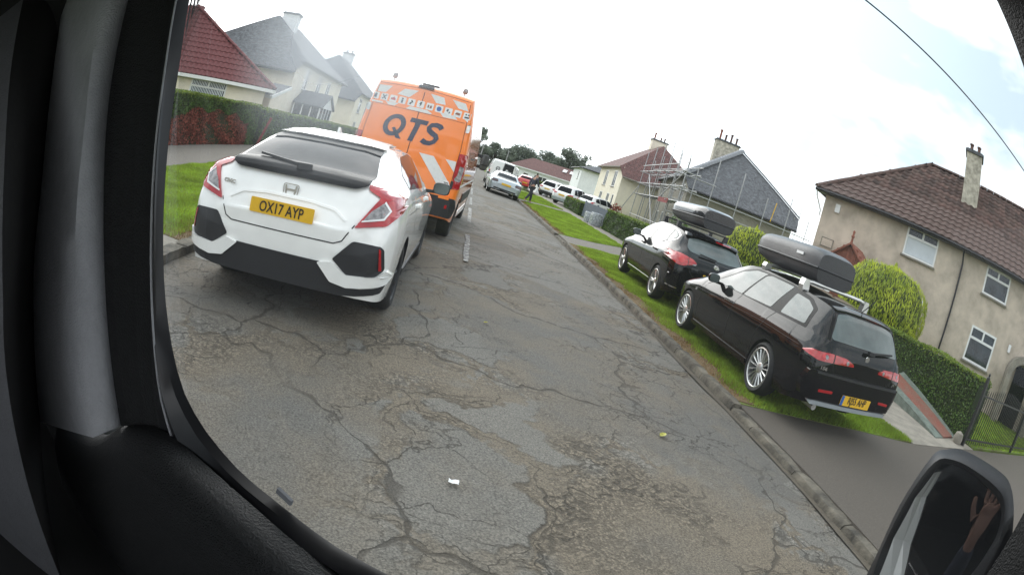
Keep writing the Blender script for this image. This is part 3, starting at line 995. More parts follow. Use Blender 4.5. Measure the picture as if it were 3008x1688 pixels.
def wall(b, p0, p1, z0, z1, out, holes=(), depth=0.14, m=0):
    """an upright wall from p0 to p1 with rectangular holes and their reveals; out points outdoors"""
    p0, p1, out = V2(p0), V2(p1), V2(out).normalized()
    d = (p1 - p0)
    Ln = d.length
    d.normalize()
    us = sorted({0.0, Ln} | {h[0] for h in holes} | {h[1] for h in holes})
    zs = sorted({z0, z1} | {h[2] for h in holes} | {h[3] for h in holes})

    def P(u, z, k=0.0):
        return p0 + d * u + Z * z - out * k
    for i in range(len(us) - 1):
        for j in range(len(zs) - 1):
            u, z = (us[i] + us[i + 1]) / 2, (zs[j] + zs[j + 1]) / 2
            if any(h[0] < u < h[1] and h[2] < z < h[3] for h in holes):
                continue
            b.add([P(us[i], zs[j]), P(us[i + 1], zs[j]), P(us[i + 1], zs[j + 1]), P(us[i], zs[j + 1])], [(0, 1, 2, 3)], m)
    for h in holes:
        a, c, e, g = h[:4]
        for q in (((a, e), (c, e)), ((c, e), (c, g)), ((c, g), (a, g)), ((a, g), (a, e))):
            (u0, v0), (u1, v1) = q
            b.add([P(u0, v0), P(u1, v1), P(u1, v1, depth), P(u0, v0, depth)], [(0, 1, 2, 3)], m)


def window(root, p0, p1, out, hole, style='two_over_one', sill=True, glass='wglass', blind=None, name='window', fw=0.075, depth=0.06, frame='upvc'):
    p0, p1, out = V2(p0), V2(p1), V2(out).normalized()
    d = (p1 - p0).normalized()
    u0, u1, z0, z1 = hole[:4]
    org = root.location

    def P(u, z, k=0.0):
        return p0 + d * u + Z * z - out * k
    b = MB(org)

    def bar(ua, za, ub, zb, w=fw):
        b.bar(P(ua, za, depth - 0.03), P(ub, zb, depth - 0.03), w, 0.06, up=out)
    h = fw / 2
    bar(u0, z0 + h, u1, z0 + h)
    bar(u0, z1 - h, u1, z1 - h)
    bar(u0 + h, z0 + fw, u0 + h, z1 - fw)
    bar(u1 - h, z0 + fw, u1 - h, z1 - fw)
    zt = z1 - (z1 - z0) * 0.33
    um = (u0 + u1) / 2
    panes = []
    if style == 'two_over_one':
        bar(u0 + fw, zt, u1 - fw, zt, fw * 1.1)
        bar(um, zt + h, um, z1 - fw, fw * 1.1)
        panes = [(u0, um, zt, z1), (um, u1, zt, z1), (u0, u1, z0, zt)]
    elif style == 'two':
        bar(um, z0 + fw, um, z1 - fw, fw * 1.2)
        panes = [(u0, um, z0, z1), (um, u1, z0, z1)]
    elif style == 'three':
        for k in (1, 2):
            uu = u0 + (u1 - u0) * k / 3
            bar(uu, z0 + fw, uu, z1 - fw)
        panes = [(u0 + (u1 - u0) * k / 3, u0 + (u1 - u0) * (k + 1) / 3, z0, z1) for k in range(3)]
    elif style == 'over':
        bar(u0 + fw, zt, u1 - fw, zt)
        panes = [(u0, u1, zt, z1), (u0, u1, z0, zt)]
    else:
        panes = [(u0, u1, z0, z1)]
    f = b.build(name, M[frame], parent=root)
    if sill:
        s = MB(org)
        s.bar(P(u0 - 0.06, z0 - 0.03, -0.03), P(u1 + 0.06, z0 - 0.03, -0.03), 0.14, 0.06, up=Z)
        s.build('sill', M['concrete'] if sill is True else M[sill], parent=f)
    for a, c, e, g in panes:
        g_ = MB(org)
        k = depth - 0.012
        g_.add([P(a + 0.01, e + 0.01, k), P(c - 0.01, e + 0.01, k), P(c - 0.01, g - 0.01, k), P(a + 0.01, g - 0.01, k),
                P(a + 0.01, e + 0.01, k + 0.012), P(c - 0.01, e + 0.01, k + 0.012), P(c - 0.01, g - 0.01, k + 0.012), P(a + 0.01, g - 0.01, k + 0.012)],
               [(0, 1, 2, 3), (7, 6, 5, 4), (0, 4, 5, 1), (1, 5, 6, 2), (2, 6, 7, 3), (3, 7, 4, 0)])
        g_.build('pane', M[glass], parent=f)
    if blind:
        s = MB(org)
        if blind == 'vertical':
            nn = int((u1 - u0 - 0.12) / 0.085)
            for i in range(nn):
                u = u0 + 0.08 + i * 0.085
                s.bar(P(u, z0 + fw, 0.041), P(u, z1 - fw, 0.041), 0.045, 0.004, up=out)
        elif blind == 'roller':
            s.bar(P(um, z0 + (zt - z0) * 0.12, 0.042), P(um, zt - 0.03, 0.042), u1 - u0 - 2 * fw, 0.004, up=out)
        elif blind == 'lead':
            for (a, c, e, g) in panes[:2]:
                for k in range(-4, 6):
                    w_, h_ = c - a - fw, g - e - fw
                    ua = a + fw / 2
                    x0_ = k * w_ / 4
                    pts = []
                    for t in (0.0, 1.0):
                        pts.append((x0_ + t * h_ * 0.8, t * h_))
                    (xa, za), (xb, zb) = pts
                    if xb <= 0 or xa >= w_:
                        continue
                    ta = max(0, (0 - xa) / (xb - xa))
                    tb = min(1, (w_ - xa) / (xb - xa))
                    for mir in (0, 1):
                        A = (xa + ta * (xb - xa), za + ta * (zb - za))
                        B = (xa + tb * (xb - xa), za + tb * (zb - za))
                        if mir:
                            A, B = (w_ - A[0], A[1]), (w_ - B[0], B[1])
                        s.bar(P(ua + A[0], e + fw / 2 + A[1], 0.073), P(ua + B[0], e + fw / 2 + B[1], 0.073), 0.012, 0.006, up=out)
        if s.v:
            s.build('blind' if blind != 'lead' else 'leading', M['blind'] if blind != 'lead' else M['slatelight'], parent=f)
    return f


def roof_planes(root, planes, mat, thick=0.12, name='roof', inner=None):
    b = MB(root.location)
    for poly in planes:
        b.prism(poly, (0, 0, -thick))
    return b.build(name, mat, parent=root)


_TILE = {}


def tile_mesh(w, h, mat):
    """one interlocking pantile: wavy across, thicker at its lower edge"""
    k = (round(w, 3), round(h, 3), mat.name)
    if k in _TILE:
        return _TILE[k]
    b = MB()
    n = 6
    P = []
    for z0, y in ((0.048, 0.0), (0.048, 0.004), (0.018, h * 1.08)):
        P.append([(w * (i / n - 0.5), y, z0 + 0.022 * math.sin(2 * math.pi * i / n + 0.6)) for i in range(n + 1)])
    P[0] = [(x, y, z - 0.05) for x, y, z in P[0]]
    b.grid(P)
    me = bpy.data.meshes.new('tile')
    me.from_pydata(b.v, [], b.f)
    me.materials.append(mat)
    _TILE[k] = me
    return me


def tile_plane(roof, poly, eave_dir, mat, w=0.3, h=0.32, limit=300, keyf=None, world_off=Vector((0, 0, 0)), joined_too=True):
    """lay tiles over a sloping polygon (world points): courses run along eave_dir"""
    P = [Vector(p) for p in poly]
    x = Vector(eave_dir).normalized()
    nrm = (P[1] - P[0]).cross(P[2] - P[0]).normalized()
    if nrm.z < 0:
        nrm = -nrm
    y = nrm.cross(x).normalized()
    if y.z < 0:
        x, y = -x, -y
    o = P[0]
    q = [((p - o).dot(x), (p - o).dot(y)) for p in P]
    lo = (min(a for a, _ in q), min(b for _, b in q))
    hi = (max(a for a, _ in q), max(b for _, b in q))
    C = []
    r = 0
    yy = lo[1] - 0.02
    while yy < hi[1] - h * 0.2:
        xx = lo[0] - w
        while xx < hi[0] + w:
            C.append((xx, yy))
            xx += w
        yy += h
        r += 1
    C = np.array(C)
    keep = in_poly(C + np.array([0, h * 0.5]), q)
    C = C[keep]
    W3 = [o + x * float(a) + y * float(b) + nrm * 0.004 for a, b in C]
    rot = Matrix((x, y, nrm)).transposed().to_4x4()
    me = tile_mesh(w, h, mat)
    order = sorted(range(len(W3)), key=lambda i: W3[i].length)
    for i in order[:limit]:
        t = bpy.data.objects.new('tile', me)
        COL.objects.link(t)
        t.parent = roof
        t.matrix_local = Matrix.Translation(W3[i] - world_off + nrm * random.uniform(0, 0.006)) @ rot @ Matrix.Rotation(random.uniform(-0.012, 0.012), 4, 'Z')
    rest = order[limit:]
    if rest and joined_too:
        tv = np.array([v.co[:] for v in me.vertices])
        tf = np.array([p.vertices[:] for p in me.polygons])
        Rm = np.array(rot.to_3x3())
        V = np.concatenate([tv @ Rm.T + np.array(W3[i] - world_off + nrm * random.uniform(0, 0.006)) for i in rest])
        F = np.concatenate([tf + k * len(tv) for k in range(len(rest))])
        tag(raw_mesh('tiles', V, F, mat, roof), kind='stuff')


def ridge_tiles(roof, a, b, mat, n, r=0.11, off=Vector((0, 0, 0))):
    a, b = Vector(a), Vector(b)
    d = (b - a)
    me = None
    Ln = d.length / n
    mb = MB()
    k = 7
    rows = []
    for y in (0.01, Ln - 0.01):
        rows.append([(r * math.cos(t) * 1.25, y, r * math.sin(t)) for t in np.linspace(0, math.pi, k)])
    mb.grid(rows)
    mb.add(rows[0], [tuple(range(k))])
    mb.add(rows[1], [tuple(range(k))])
    me = bpy.data.meshes.new('ridge_tile')
    me.from_pydata(mb.v, [], mb.f)
    me.materials.append(mat)
    y = d.normalized()
    x = y.cross(Z).normalized()
    z = x.cross(y)
    rot = Matrix((x, y, z)).transposed().to_4x4()
    for i in range(n):
        t = bpy.data.objects.new('ridge_tile', me)
        COL.objects.link(t)
        t.parent = roof
        t.matrix_local = Matrix.Translation(a + y * (Ln * i) - off + z * random.uniform(0, 0.012)) @ rot


def chimney(root, c, size, z0, z1, ang, pots, mat='cream', potmat='pot', poth=0.45, parent=None):
    """stack with a cap and a row of pots; ang turns it about z"""
    org = root.location
    q = Matrix.Rotation(ang, 3, 'Z')
    b = MB(org)
    c = Vector((c[0], c[1], 0))
    b.box(c + Z * ((z0 + z1) / 2), (size[0], size[1], z1 - z0), rot=q)
    ch = b.build('chimney', M[mat], parent=parent or root)
    k = MB(org)
    k.box(c + Z * (z1 + 0.05), (size[0] + 0.16, size[1] + 0.16, 0.10), rot=q)
    k.box(c + Z * (z1 + 0.13), (size[0] + 0.02, size[1] + 0.02, 0.06), rot=q)
    k.build('chimney_cap', M['slate'] if mat != 'cream' else M['concrete'], parent=ch if parent is None else parent)
    for u, hh, mt in pots:
        b = MB(org)
        p = c + q @ Vector((u, 0, 0))
        rr = 0.105
        b.lathe([(rr, 0), (rr * 0.92, hh * 0.1), (rr * 0.85, hh * 0.8), (rr * 1.15, hh * 0.84), (rr * 1.15, hh), (rr * 0.7, hh), (rr * 0.7, hh * 0.6)], 12, c=p + Z * (z1 + 0.16))
        b.build('chimney_pot', M[mt], parent=ch if parent is None else parent, smooth=True)
    return ch


def gutter(b, a, c, r=0.06):
    b.tube([a, c], r, 6)


# --- the beige corner house on the right: facade square to azimuth 55 degrees, 19.5 m away
def beige_house():
    D, az = 19.5, 55.0
    n = Vector((math.sin(R(az)), math.cos(R(az)), 0))        # away from the junction
    t = Vector((math.cos(R(az)), -math.sin(R(az)), 0))       # to the right along the facade
    c0 = n * D
    root = empty('beige_house', (c0.x, c0.y, 0.0))
    tag(root, 'beige roughcast two-storey house with brown tiled hip roof and white windows', 'house')

    def F(u, k=0.0, z=0.0):
        return c0 + t * u + n * k + Z * z
    uL, uR, dep, ze = -6.65, 7.3, 8.5, 4.78
    wins = [(-3.02, -1.58, 3.62, 4.66, 'two_over_one', 'roller'), (0.82, 2.12, 3.62, 4.60, 'two_over_one', None), (0.80, 2.12, 1.32, 2.50, 'two_over_one', None), (-2.9, -1.6, 1.3, 2.5, 'two_over_one', None), (4.3, 5.6, 3.62, 4.6, 'two_over_one', None), (3.55, 4.5, 0.06, 2.1, 'one', None)]
    b = MB(root.location)
    p0, p1 = F(uL), F(uR)
    holes = [(w[0] - uL, w[1] - uL, w[2], w[3]) for w in wins]
    wall(b, p0, p1, 0, ze, -n, holes)
    wall(b, p0, F(uL, dep), 0, ze, -t)
    wall(b, p1, F(uR, dep), 0, ze, t)
    wall(b, F(uL, dep), F(uR, dep), 0, ze, n)
    b.build('wall', M['render'], parent=root)
    for i, (w, h) in enumerate(zip(wins, holes)):
        if i == 5:
            continue
        f = window(root, p0, p1, -n, h, w[4], True, 'wglass', w[5])
        if i == 0:
            # leaded top lights
            f2 = window.__wrapped__ if False else None
            s = MB(root.location)
            zt = h[3] - (h[3] - h[2]) * 0.33
            for (a, c) in ((h[0] + .05, (h[0] + h[1]) / 2 - .03), ((h[0] + h[1]) / 2 + .03, h[1] - .05)):
                for k in range(-3, 6):
                    for mir in (0, 1):
                        w_, h_ = c - a, h[3] - 0.06 - zt - 0.03
                        xa, xb = k * w_ / 5, k * w_ / 5 + h_ * 0.8
                        if xb <= 0 or xa >= w_:
                            continue
                        ta, tb = max(0, -xa / (xb - xa)), min(1, (w_ - xa) / (xb - xa))
                        A = (xa + ta * (xb - xa), ta * h_)
                        B = (xa + tb * (xb - xa), tb * h_)
                        if mir:
                            A, B = (w_ - A[0], A[1]), (w_ - B[0], B[1])
                        P = lambda q: F(uL + a + q[0], 0.043, zt + 0.03 + q[1])
                        s.bar(P(A), P(B), 0.014, 0.006, up=-n)
            s.build('leading', M['slate'], parent=f)
    # entrance recess on the right: dark arched porch
    d = MB(root.location)
    d.box(F(4.03, 0.06, 1.08), (0.9, 0.08, 2.0), rot=Matrix.Rotation(-R(az), 3, 'Z'))
    d.build('door', M['dglass'], parent=root)
    pr = MB(root.location)
    arch = [(3.0, 0.0), (3.0, 1.75)] + [(3.0 + 1.0 - math.cos(q) * 1.0, 1.75 + 0.7 * math.sin(q)) for q in np.linspace(0.2, math.pi - 0.2, 9)] + [(5.0, 1.75), (5.0, 0.0)]
    inner = [(4.75, 0.0), (4.75, 1.7)] + [(4.0 + math.cos(q) * 0.75, 1.7 + 0.5 * math.sin(q)) for q in np.linspace(0.2, math.pi - 0.2, 9)] + [(3.25, 1.7), (3.25, 0.0)]
    pr.prism([F(u, -1.0, z) for u, z in arch + inner], n * 0.98)
    pr.build('porch_surround', M['concrete'], parent=root)
    # roof with an overhang, hipped both ends
    o = 0.35
    zr = 8.25
    a0, a1, a2, a3 = F(uL - o, -o, ze - 0.05), F(uR + o, -o, ze - 0.05), F(uR + o, dep + o, ze - 0.05), F(uL - o, dep + o, ze - 0.05)
    r0, r1 = F(-3.1, dep / 2, zr), F(2.75, dep / 2, zr)
    rf = roof_planes(root, [[a0, a1, r1, r0], [a1, a2, r1], [a2, a3, r0, r1], [a3, a0, r0]], M['roofback'], 0.10)
    tile_plane(rf, [a0, a1, r1, r0], t, M['browntile'], 0.33, 0.36, limit=230, world_off=root.location)
    tile_plane(rf, [a3, a0, r0], -n, M['browntile'], 0.33, 0.36, limit=60, world_off=root.location)
    tile_plane(rf, [a1, a2, r1], n, M['browntile'], 0.33, 0.36, limit=0, world_off=root.location)
    ridge_tiles(rf, r0, r1, M['browntile'], 14, 0.12, root.location)
    ridge_tiles(rf, a0, r0, M['browntile'], 14, 0.11, root.location)
    ridge_tiles(rf, r1, a1, M['browntile'], 14, 0.11, root.location)
    g = MB(root.location)
    gutter(g, F(uL - o, -o - 0.05, ze - 0.12), F(uR + o, -o - 0.05, ze - 0.12))
    g.build('gutter', M['plastic'], parent=root)
    s = MB(root.location)
    s.prism([F(uL - o + 0.02, -o + 0.03, ze - 0.17), F(uR + o - 0.02, -o + 0.03, ze - 0.17), F(uR + o - 0.02, 0.1, ze - 0.17), F(uL - o + 0.02, 0.1, ze - 0.17)], Z * 0.02)
    s.build('soffit', M['plastic'], parent=root)
    dp = MB(root.location)
    dp.tube([F(-0.40, -0.38, ze - 0.14), F(-0.40, -0.36, ze - 0.3), F(-0.36, -0.07, ze - 0.55), F(-0.36, -0.07, 0.1)], 0.04, 8)
    dp.build('downpipe', M['plastic'], parent=root, smooth=True)
    dp = MB(root.location)
    dp.tube([F(uL - 0.3, -0.36, ze - 0.14), F(uL - 0.26, -0.3, ze - 0.35), F(uL - 0.06, -0.05, ze - 0.8), F(uL - 0.06, -0.05, ze - 1.0)], 0.035, 8)
    dp.build('downpipe', M['whiteplain'], parent=root, smooth=True)
    al = MB(root.location)
    al.box(F(uL + 0.62, -0.05, 4.25), (0.2, 0.08, 0.3), rot=Matrix.Rotation(-R(az), 3, 'Z'))
    al.build('alarm_box', M['whiteplain'], parent=root)
    al = MB(root.location)
    al.box(F(uL + 0.55, -0.02, 2.95), (0.52, 0.03, 0.34), rot=Matrix.Rotation(-R(az), 3, 'Z'))
    al.box(F(uL + 0.55, -0.035, 2.95), (0.44, 0.01, 0.26), 1, rot=Matrix.Rotation(-R(az), 3, 'Z'))
    al.build('air_vent', [M['concrete'], M['render']], parent=root)
    al = MB(root.location)
    al.box(F(2.88, -0.06, 2.4), (0.13, 0.1, 0.26), rot=Matrix.Rotation(-R(az), 3, 'Z'))
    al.build('wall_lamp', M['whiteplain'], parent=root)
    cc = F(-0.64, 2.75)
    chimney(root, cc, (0.86, 0.86), 6.2, 8.98, -R(az), [(-0.2, 0.36, 'pot'), (0.22, 0.36, 'pot')], 'chimneyrender')
    # lean-to porch gable with red tiles and a finial
    pz = MB(root.location)
    pu0, pu1, pk = -5.45, -3.75, -1.9
    um = (pu0 + pu1) / 2
    for pts in ([F(pu0, pk, 0), F(pu1, pk, 0), F(pu1, pk, 2.3), F(um, pk, 3.0), F(pu0, pk, 2.3)],):
        pz.prism(pts, n * 0.15)
    wall(pz, F(pu0, pk), F(pu0, 0), 0, 2.3, -t)
    wall(pz, F(pu1, pk), F(pu1, 0), 0, 2.3, t)
    po = pz.build('porch', M['terracotta'], parent=root)
    e = 0.2
    rp = MB(root.location)
    L_ = [F(pu0 - e, pk - e, 2.22), F(um, pk - e, 3.12), F(um, 0, 3.12), F(pu0 - e, 0, 2.22)]
    R_ = [F(um, pk - e, 3.12), F(pu1 + e, pk - e, 2.22), F(pu1 + e, 0, 2.22), F(um, 0, 3.12)]
    rp.prism(L_, -Z * 0.07)
    rp.prism(R_, -Z * 0.07)
    # the gable face is hung with red tiles
    k = MB(root.location)
    for q in range(4):
        zq = 2.3 + q * 0.17
        hw = (pu1 - pu0) / 2 * (1 - (zq - 2.3) / 0.8)
        nn = max(1, int(hw * 2 / 0.18))
        for i in range(nn):
            u = um - hw + (i + 0.5) * 2 * hw / nn
            k.box(F(u, pk - 0.02, zq + 0.08), (2 * hw / nn - 0.012, 0.025 + 0.01 * (i % 2), 0.165), rot=Matrix.Rotation(-R(az), 3, 'Z'))
    k.build('tile_hanging', M['terracotta'], parent=po)
    rp.build('porch_roof', M['terracotta'], parent=po)
    fi = MB(root.location)
    fi.lathe([(0.05, 0), (0.035, 0.15), (0.07, 0.2), (0.035, 0.26), (0.05, 0.36), (0.0, 0.42)], 10, c=F(um, pk - e + 0.05, 3.1))
    fi.build('finial', M['terracotta'], parent=po, smooth=True)
    return root


beige_house()


def corner_frame(p, az):
    """origin p, x across (to the right seen from the road end), y going away"""
    y = Vector((math.sin(R(az)), math.cos(R(az)), 0))
    x = Vector((math.cos(R(az)), -math.sin(R(az)), 0))
    o = V2(p)
    return lambda u, v, z=0.0: o + x * u + y * v + Z * z


def semi(label, p, az, w, length, side, mats, zs, ridge_in=4.0, front_wins=(), side_wins=(), chim=None, tiles=None, group=None):
    """a hipped semi-detached house: the near end wall faces the camera; its hip sweeps below the front eave.
    side=+1: the road front is on the left (u=0); side=-1: on the right (u=0, house runs to -w)"""
    F = corner_frame(p, az)
    s = side
    z_e, z_low, z_r = zs
    wm, rm = mats
    root = empty('semi_detached_house', F(0, 0))
    tag(root, label, 'house', group)
    G = lambda u, v, z=0.0: F(u * s, v, z)
    xo = (F(1, 0) - F(0, 0)) * s
    yo = F(0, 1) - F(0, 0)
    b = MB(root.location)
    fh = [(a, c, d, e) for a, c, d, e, *_ in front_wins]
    sh_ = [(a, c, d, e) for a, c, d, e, *_ in side_wins]
    wall(b, G(0, 0), G(0, length), 0, z_e, -xo, fh)
    wall(b, G(0, 0), G(w, 0), 0, z_low, -yo, sh_)
    wall(b, G(w, 0), G(w, length), 0, z_e, xo)
    wall(b, G(0, length), G(w, length), 0, z_e, yo)
    b.build('wall', M[wm], parent=root)
    for q in front_wins:
        window(root, G(0, 0), G(0, length), -xo, q, q[4] if len(q) > 4 else 'two', True)
    for q in side_wins:
        window(root, G(0, 0), G(w, 0), -yo, q, q[4] if len(q) > 4 else 'one', True)
    o = 0.4
    A = G(w / 2, ridge_in, z_r)
    Bp = G(w / 2, length - ridge_in, z_r)
    e0, e1 = G(-o, 0.2, z_e), G(-o, length + o, z_e)
    f0, f1 = G(w + o, 0.2, z_e), G(w + o, length + o, z_e)
    l0, l1 = G(-0.1, -0.75, z_low), G(w + 0.1, -0.75, z_low)
    planes = [[e0, e1, Bp, A], [f1, f0, A, Bp], [e1, f1, Bp], [l0, l1, f0, A, e0]]
    rf = roof_planes(root, planes[:3], M[rm], 0.14)
    hp = MB(root.location)
    # the hip: a fan about the apex so its skirt can sweep down
    hp.add([l0, l1, f0, A, e0, l0 - Z * 0.12, l1 - Z * 0.12, f0 - Z * 0.14, e0 - Z * 0.14],
           [(0, 1, 3), (1, 2, 3), (4, 0, 3), (0, 5, 6, 1), (1, 6, 7, 2), (0, 4, 8, 5), (5, 8, 7, 6)])
    hip = hp.build('hip', M[rm], parent=rf)
    g = MB(root.location)
    gutter(g, l0 + Vector((0, 0, -0.08)), l1 + Vector((0, 0, -0.08)), 0.09)
    gutter(g, e0 + Vector((0, 0, -0.1)), e1 + Vector((0, 0, -0.1)), 0.07)
    g.build('gutter', M['plastic'] if rm == 'slate' else M['concrete'], parent=root)
    if chim:
        u, v, z0, z1, size, pots, mt = chim
        c = G(u, v)
        chimney(root, c, size, z0, z1, math.atan2((F(1, 0) - F(0, 0)).y, (F(1, 0) - F(0, 0)).x), pots, mt)
    return root, rf, G, planes


# scaffolded grey house and its cream neighbour, right
POTS4 = [(-0.75, 0.85, 'terracotta'), (-0.25, 0.55, 'pot'), (0.25, 0.75, 'pot'), (0.75, 0.6, 'pot')]
gh, gh_roof, GG, gpl = semi('grey roughcast house with big grey slate hip roof, wrapped in scaffolding', (13.75, 34.0), 12, 7.9, 14.5, 1, ('greywall', 'slate'), (4.95, 4.1, 8.35), 4.2,
                            [(1.2, 2.3, 3.1, 4.4, 'two'), (5.6, 6.8, 3.1, 4.5, 'two'), (10.4, 11.6, 3.1, 4.5, 'two'), (4.5, 5.4, 0.1, 2.2, 'one'), (7.5, 8.4, 0.1, 2.2, 'one'), (10.2, 11.6, 0.8, 2.2, 'two')],
                            [(4.3, 5.1, 1.6, 2.7, 'over')],
                            (3.95, 10.0, 7.6, 9.55, (2.1, 0.85), POTS4, 'chimneyrender'))
ridge_tiles(gh_roof, gpl[3][4] + Z * 0.06, gpl[3][3] + Z * 0.06, M['slatelight'], 20, 0.2, gh.location)
ridge_tiles(gh_roof, gpl[3][2] + Z * 0.04, gpl[3][3] + Z * 0.04, M['slate'], 16, 0.1, gh.location)
ch, ch_roof, CG, cpl = semi('cream house with red-brown tiled hip roof, left of the scaffolding', (13.5, 49.4), 3.5, 8.0, 12.0, 1, ('cream', 'redroof'), (5.0, 4.1, 8.6), 4.0,
                            [(2.4, 3.9, 3.0, 4.6, 'two'), (7.0, 8.5, 3.0, 4.6, 'two'), (1.2, 2.0, 0.1, 2.3, 'one'), (3.3, 4.6, 0.7, 2.3, 'two'), (7.2, 8.6, 0.7, 2.3, 'two')], [],
                            (4.0, 6.2, 8.0, 9.1, (1.7, 0.9), [(-0.6, 0.7, 'terracotta'), (0.1, 0.35, 'pot'), (0.5, 0.4, 'pot')], 'pink'))
wh, wh_roof, WG, wpl = semi('plain white gable-end house with low grey roof, beyond the cream house', (15.8, 79.5), 4, 9.0, 10.0, 1, ('whitewall', 'slate'), (4.95, 4.95, 6.6), 4.0, [(2, 3, 3.2, 4.4, 'one')], [])
# pale houses on the left
h2, h2r, HG, hpl = semi('pale cream house with steep grey slate roof and white porch, behind the hedge', (-11.9, 33.2), -1.5, 8.2, 14.0, -1, ('pink', 'slate'), (4.95, 4.05, 8.25), 4.0,
                        [(2.4, 3.4, 3.2, 4.6, 'over'), (6.0, 7.2, 3.2, 4.6, 'two'), (9.0, 10.2, 3.2, 4.5, 'two'), (8.0, 9.4, 0.8, 2.2, 'two')], [],
                        (3.3, 4.7, 7.2, 8.5, (1.25, 0.85), [], 'whitewall'))
h3, h3r, H3G, h3pl = semi('second pale cream house with grey roof, partly behind the orange van', (-11.95, 53.0), -1, 8.2, 14.0, -1, ('pink', 'slate'), (4.95, 4.05, 8.6), 4.0,
                          [(2.0, 3.4, 3.0, 4.5, 'two_over_one'), (6, 7.4, 3.0, 4.5, 'two'), (2.2, 3.4, 0.5, 2.1, 'two'), (5.6, 6.6, 0.1, 2.1, 'one')], [],
                          (4.1, 8.0, 8.0, 9.35, (1.2, 0.8), [(-0.3, 0.3, 'pot'), (0.3, 0.3, 'pot')], 'whitewall'))


def porch_h2():
    """white glazed porch on the road front of the pale house"""
    root = h2
    x0, x1, y0, y1 = -11.9, -9.9, 34.6, 37.6
    ym = (y0 + y1) / 2
    b = MB(root.location)
    wall(b, (x0, y0), (x1, y0), 0, 0.9, (0, -1))
    wall(b, (x1, y0), (x1, y1), 0, 0.9, (1, 0))
    wall(b, (x0, y1), (x1, y1), 0, 0.9, (0, 1))
    for y in np.linspace(y0, y1, 5):
        b.box((x1 - 0.04, y, 1.6), (0.08, 0.08, 1.4))
    for x in np.linspace(x0 + 0.1, x1 - 0.04, 4):
        b.box((x, y0 + 0.04, 1.6), (0.08, 0.08, 1.4))
    b.box(((x0 + x1) / 2, y0 + 0.04, 2.32), (x1 - x0, 0.09, 0.12))
    b.box((x1 - 0.04, ym, 2.32), (0.09, y1 - y0, 0.12))
    b.prism([(x1, y0, 2.36), (x1, y1, 2.36), (x1, ym, 3.15)], (-0.08, 0, 0))
    po = b.build('porch', M['whitewall'], parent=root)
    g = MB(root.location)
    g.box((x1 - 0.03, ym, 1.58), (0.02, y1 - y0 - 0.1, 1.34))
    g.box(((x0 + x1) / 2, y0 + 0.05, 1.58), (x1 - x0 - 0.1, 0.02, 1.34))
    g.build('pane', M['wglass'], parent=po)
    r = MB(root.location)
    e = 0.15
    r.prism([(x0, y0 - e, 2.3), (x1 + e, y0 - e, 2.3), (x1 + e, ym, 3.22), (x0, ym, 3.22)], (0, 0, -0.08))
    r.prism([(x0, y1 + e, 2.3), (x1 + e, y1 + e, 2.3), (x1 + e, ym, 3.22), (x0, ym, 3.22)], (0, 0, -0.08))
    r.build('porch_roof', M['slate'], parent=po)


porch_h2()


def red_roof_house():
    """bungalow at the left corner, square to azimuth -27"""
    c = V2((-10.1, 24.8))
    t = Vector((0.884, 0.468, 0)).normalized()
    n = Vector((-0.468, 0.884, 0)).normalized()
    root = empty('bungalow', (c.x, c.y, 0))
    tag(root, 'pale bungalow with deep red pantiled hip roof, above the left hedge', 'house')
    F = lambda u, k=0.0, z=0.0: c + t * u + n * k + Z * z
    W_, dep, ze = 11.0, 6.2, 2.42
    b = MB(root.location)
    # u runs 0 (right corner) to -W_
    p0, p1 = F(-W_), F(0)
    hole = (W_ - 3.92, W_ - 1.98, 1.2, 2.28)
    wall(b, p0, p1, 0, ze, -n, [hole])
    wall(b, p1, F(0, dep), 0, ze, t)
    wall(b, p0, F(-W_, dep), 0, ze, -t)
    wall(b, F(-W_, dep), F(0, dep), 0, ze, n)
    b.build('wall', M['pink'], parent=root)
    window(root, p0, p1, -n, hole, 'two_over_one', 'upvc', 'wglass', 'vertical')
    o = 0.4
    a0, a1, a2, a3 = F(-W_ - o, -o, ze), F(o, -o, ze), F(o, dep + o, ze), F(-W_ - o, dep + o, ze)
    ap, aq = F(-5.3, dep / 2, 6.15), F(-5.8, dep / 2, 6.15)
    rf = roof_planes(root, [[a0, a1, ap, aq], [a1, a2, ap], [a2, a3, aq, ap], [a3, a0, aq]], M['roofback'], 0.08)
    tile_plane(rf, [a0, a1, ap, aq], t, M['redtile'], 0.27, 0.36, limit=0, world_off=root.location) if False else None
    half = [F(-4.9, -o, ze), a1, ap, F(-4.9, dep / 2 * 0.98, 6.05)]
    tile_plane(rf, half, t, M['redtile'], 0.27, 0.37, limit=300, world_off=root.location)
    tile_plane(rf, [a0, F(-4.9, -o, ze), F(-4.9, dep / 2 * 0.98, 6.05), aq], t, M['redtile'], 0.27, 0.37, limit=0, world_off=root.location)
    tile_plane(rf, [a1, a2, ap], n, M['redtile'], 0.27, 0.37, limit=0, world_off=root.location)
    ridge_tiles(rf, a1 + Z * 0.03, ap + Z * 0.03, M['redtile'], 18, 0.1, root.location)
    g = MB(root.location)
    g.bar(F(-W_ - o, -o - 0.04, ze - 0.1), F(o, -o - 0.04, ze - 0.1), 0.05, 0.16)
    g.bar(F(o + 0.04, -o, ze - 0.1), F(o + 0.04, dep + o, ze - 0.1), 0.05, 0.16)
    g.build('fascia', M['upvc'], parent=root)
    s = MB(root.location)
    s.box(F(-0.75, -0.03, 1.52), (0.2, 0.05, 0.12), rot=Matrix.Rotation(math.atan2(t.y, t.x), 3, 'Z'))
    s.build('air_vent', M['terracotta'], parent=root)
    return root


red_roof_house()


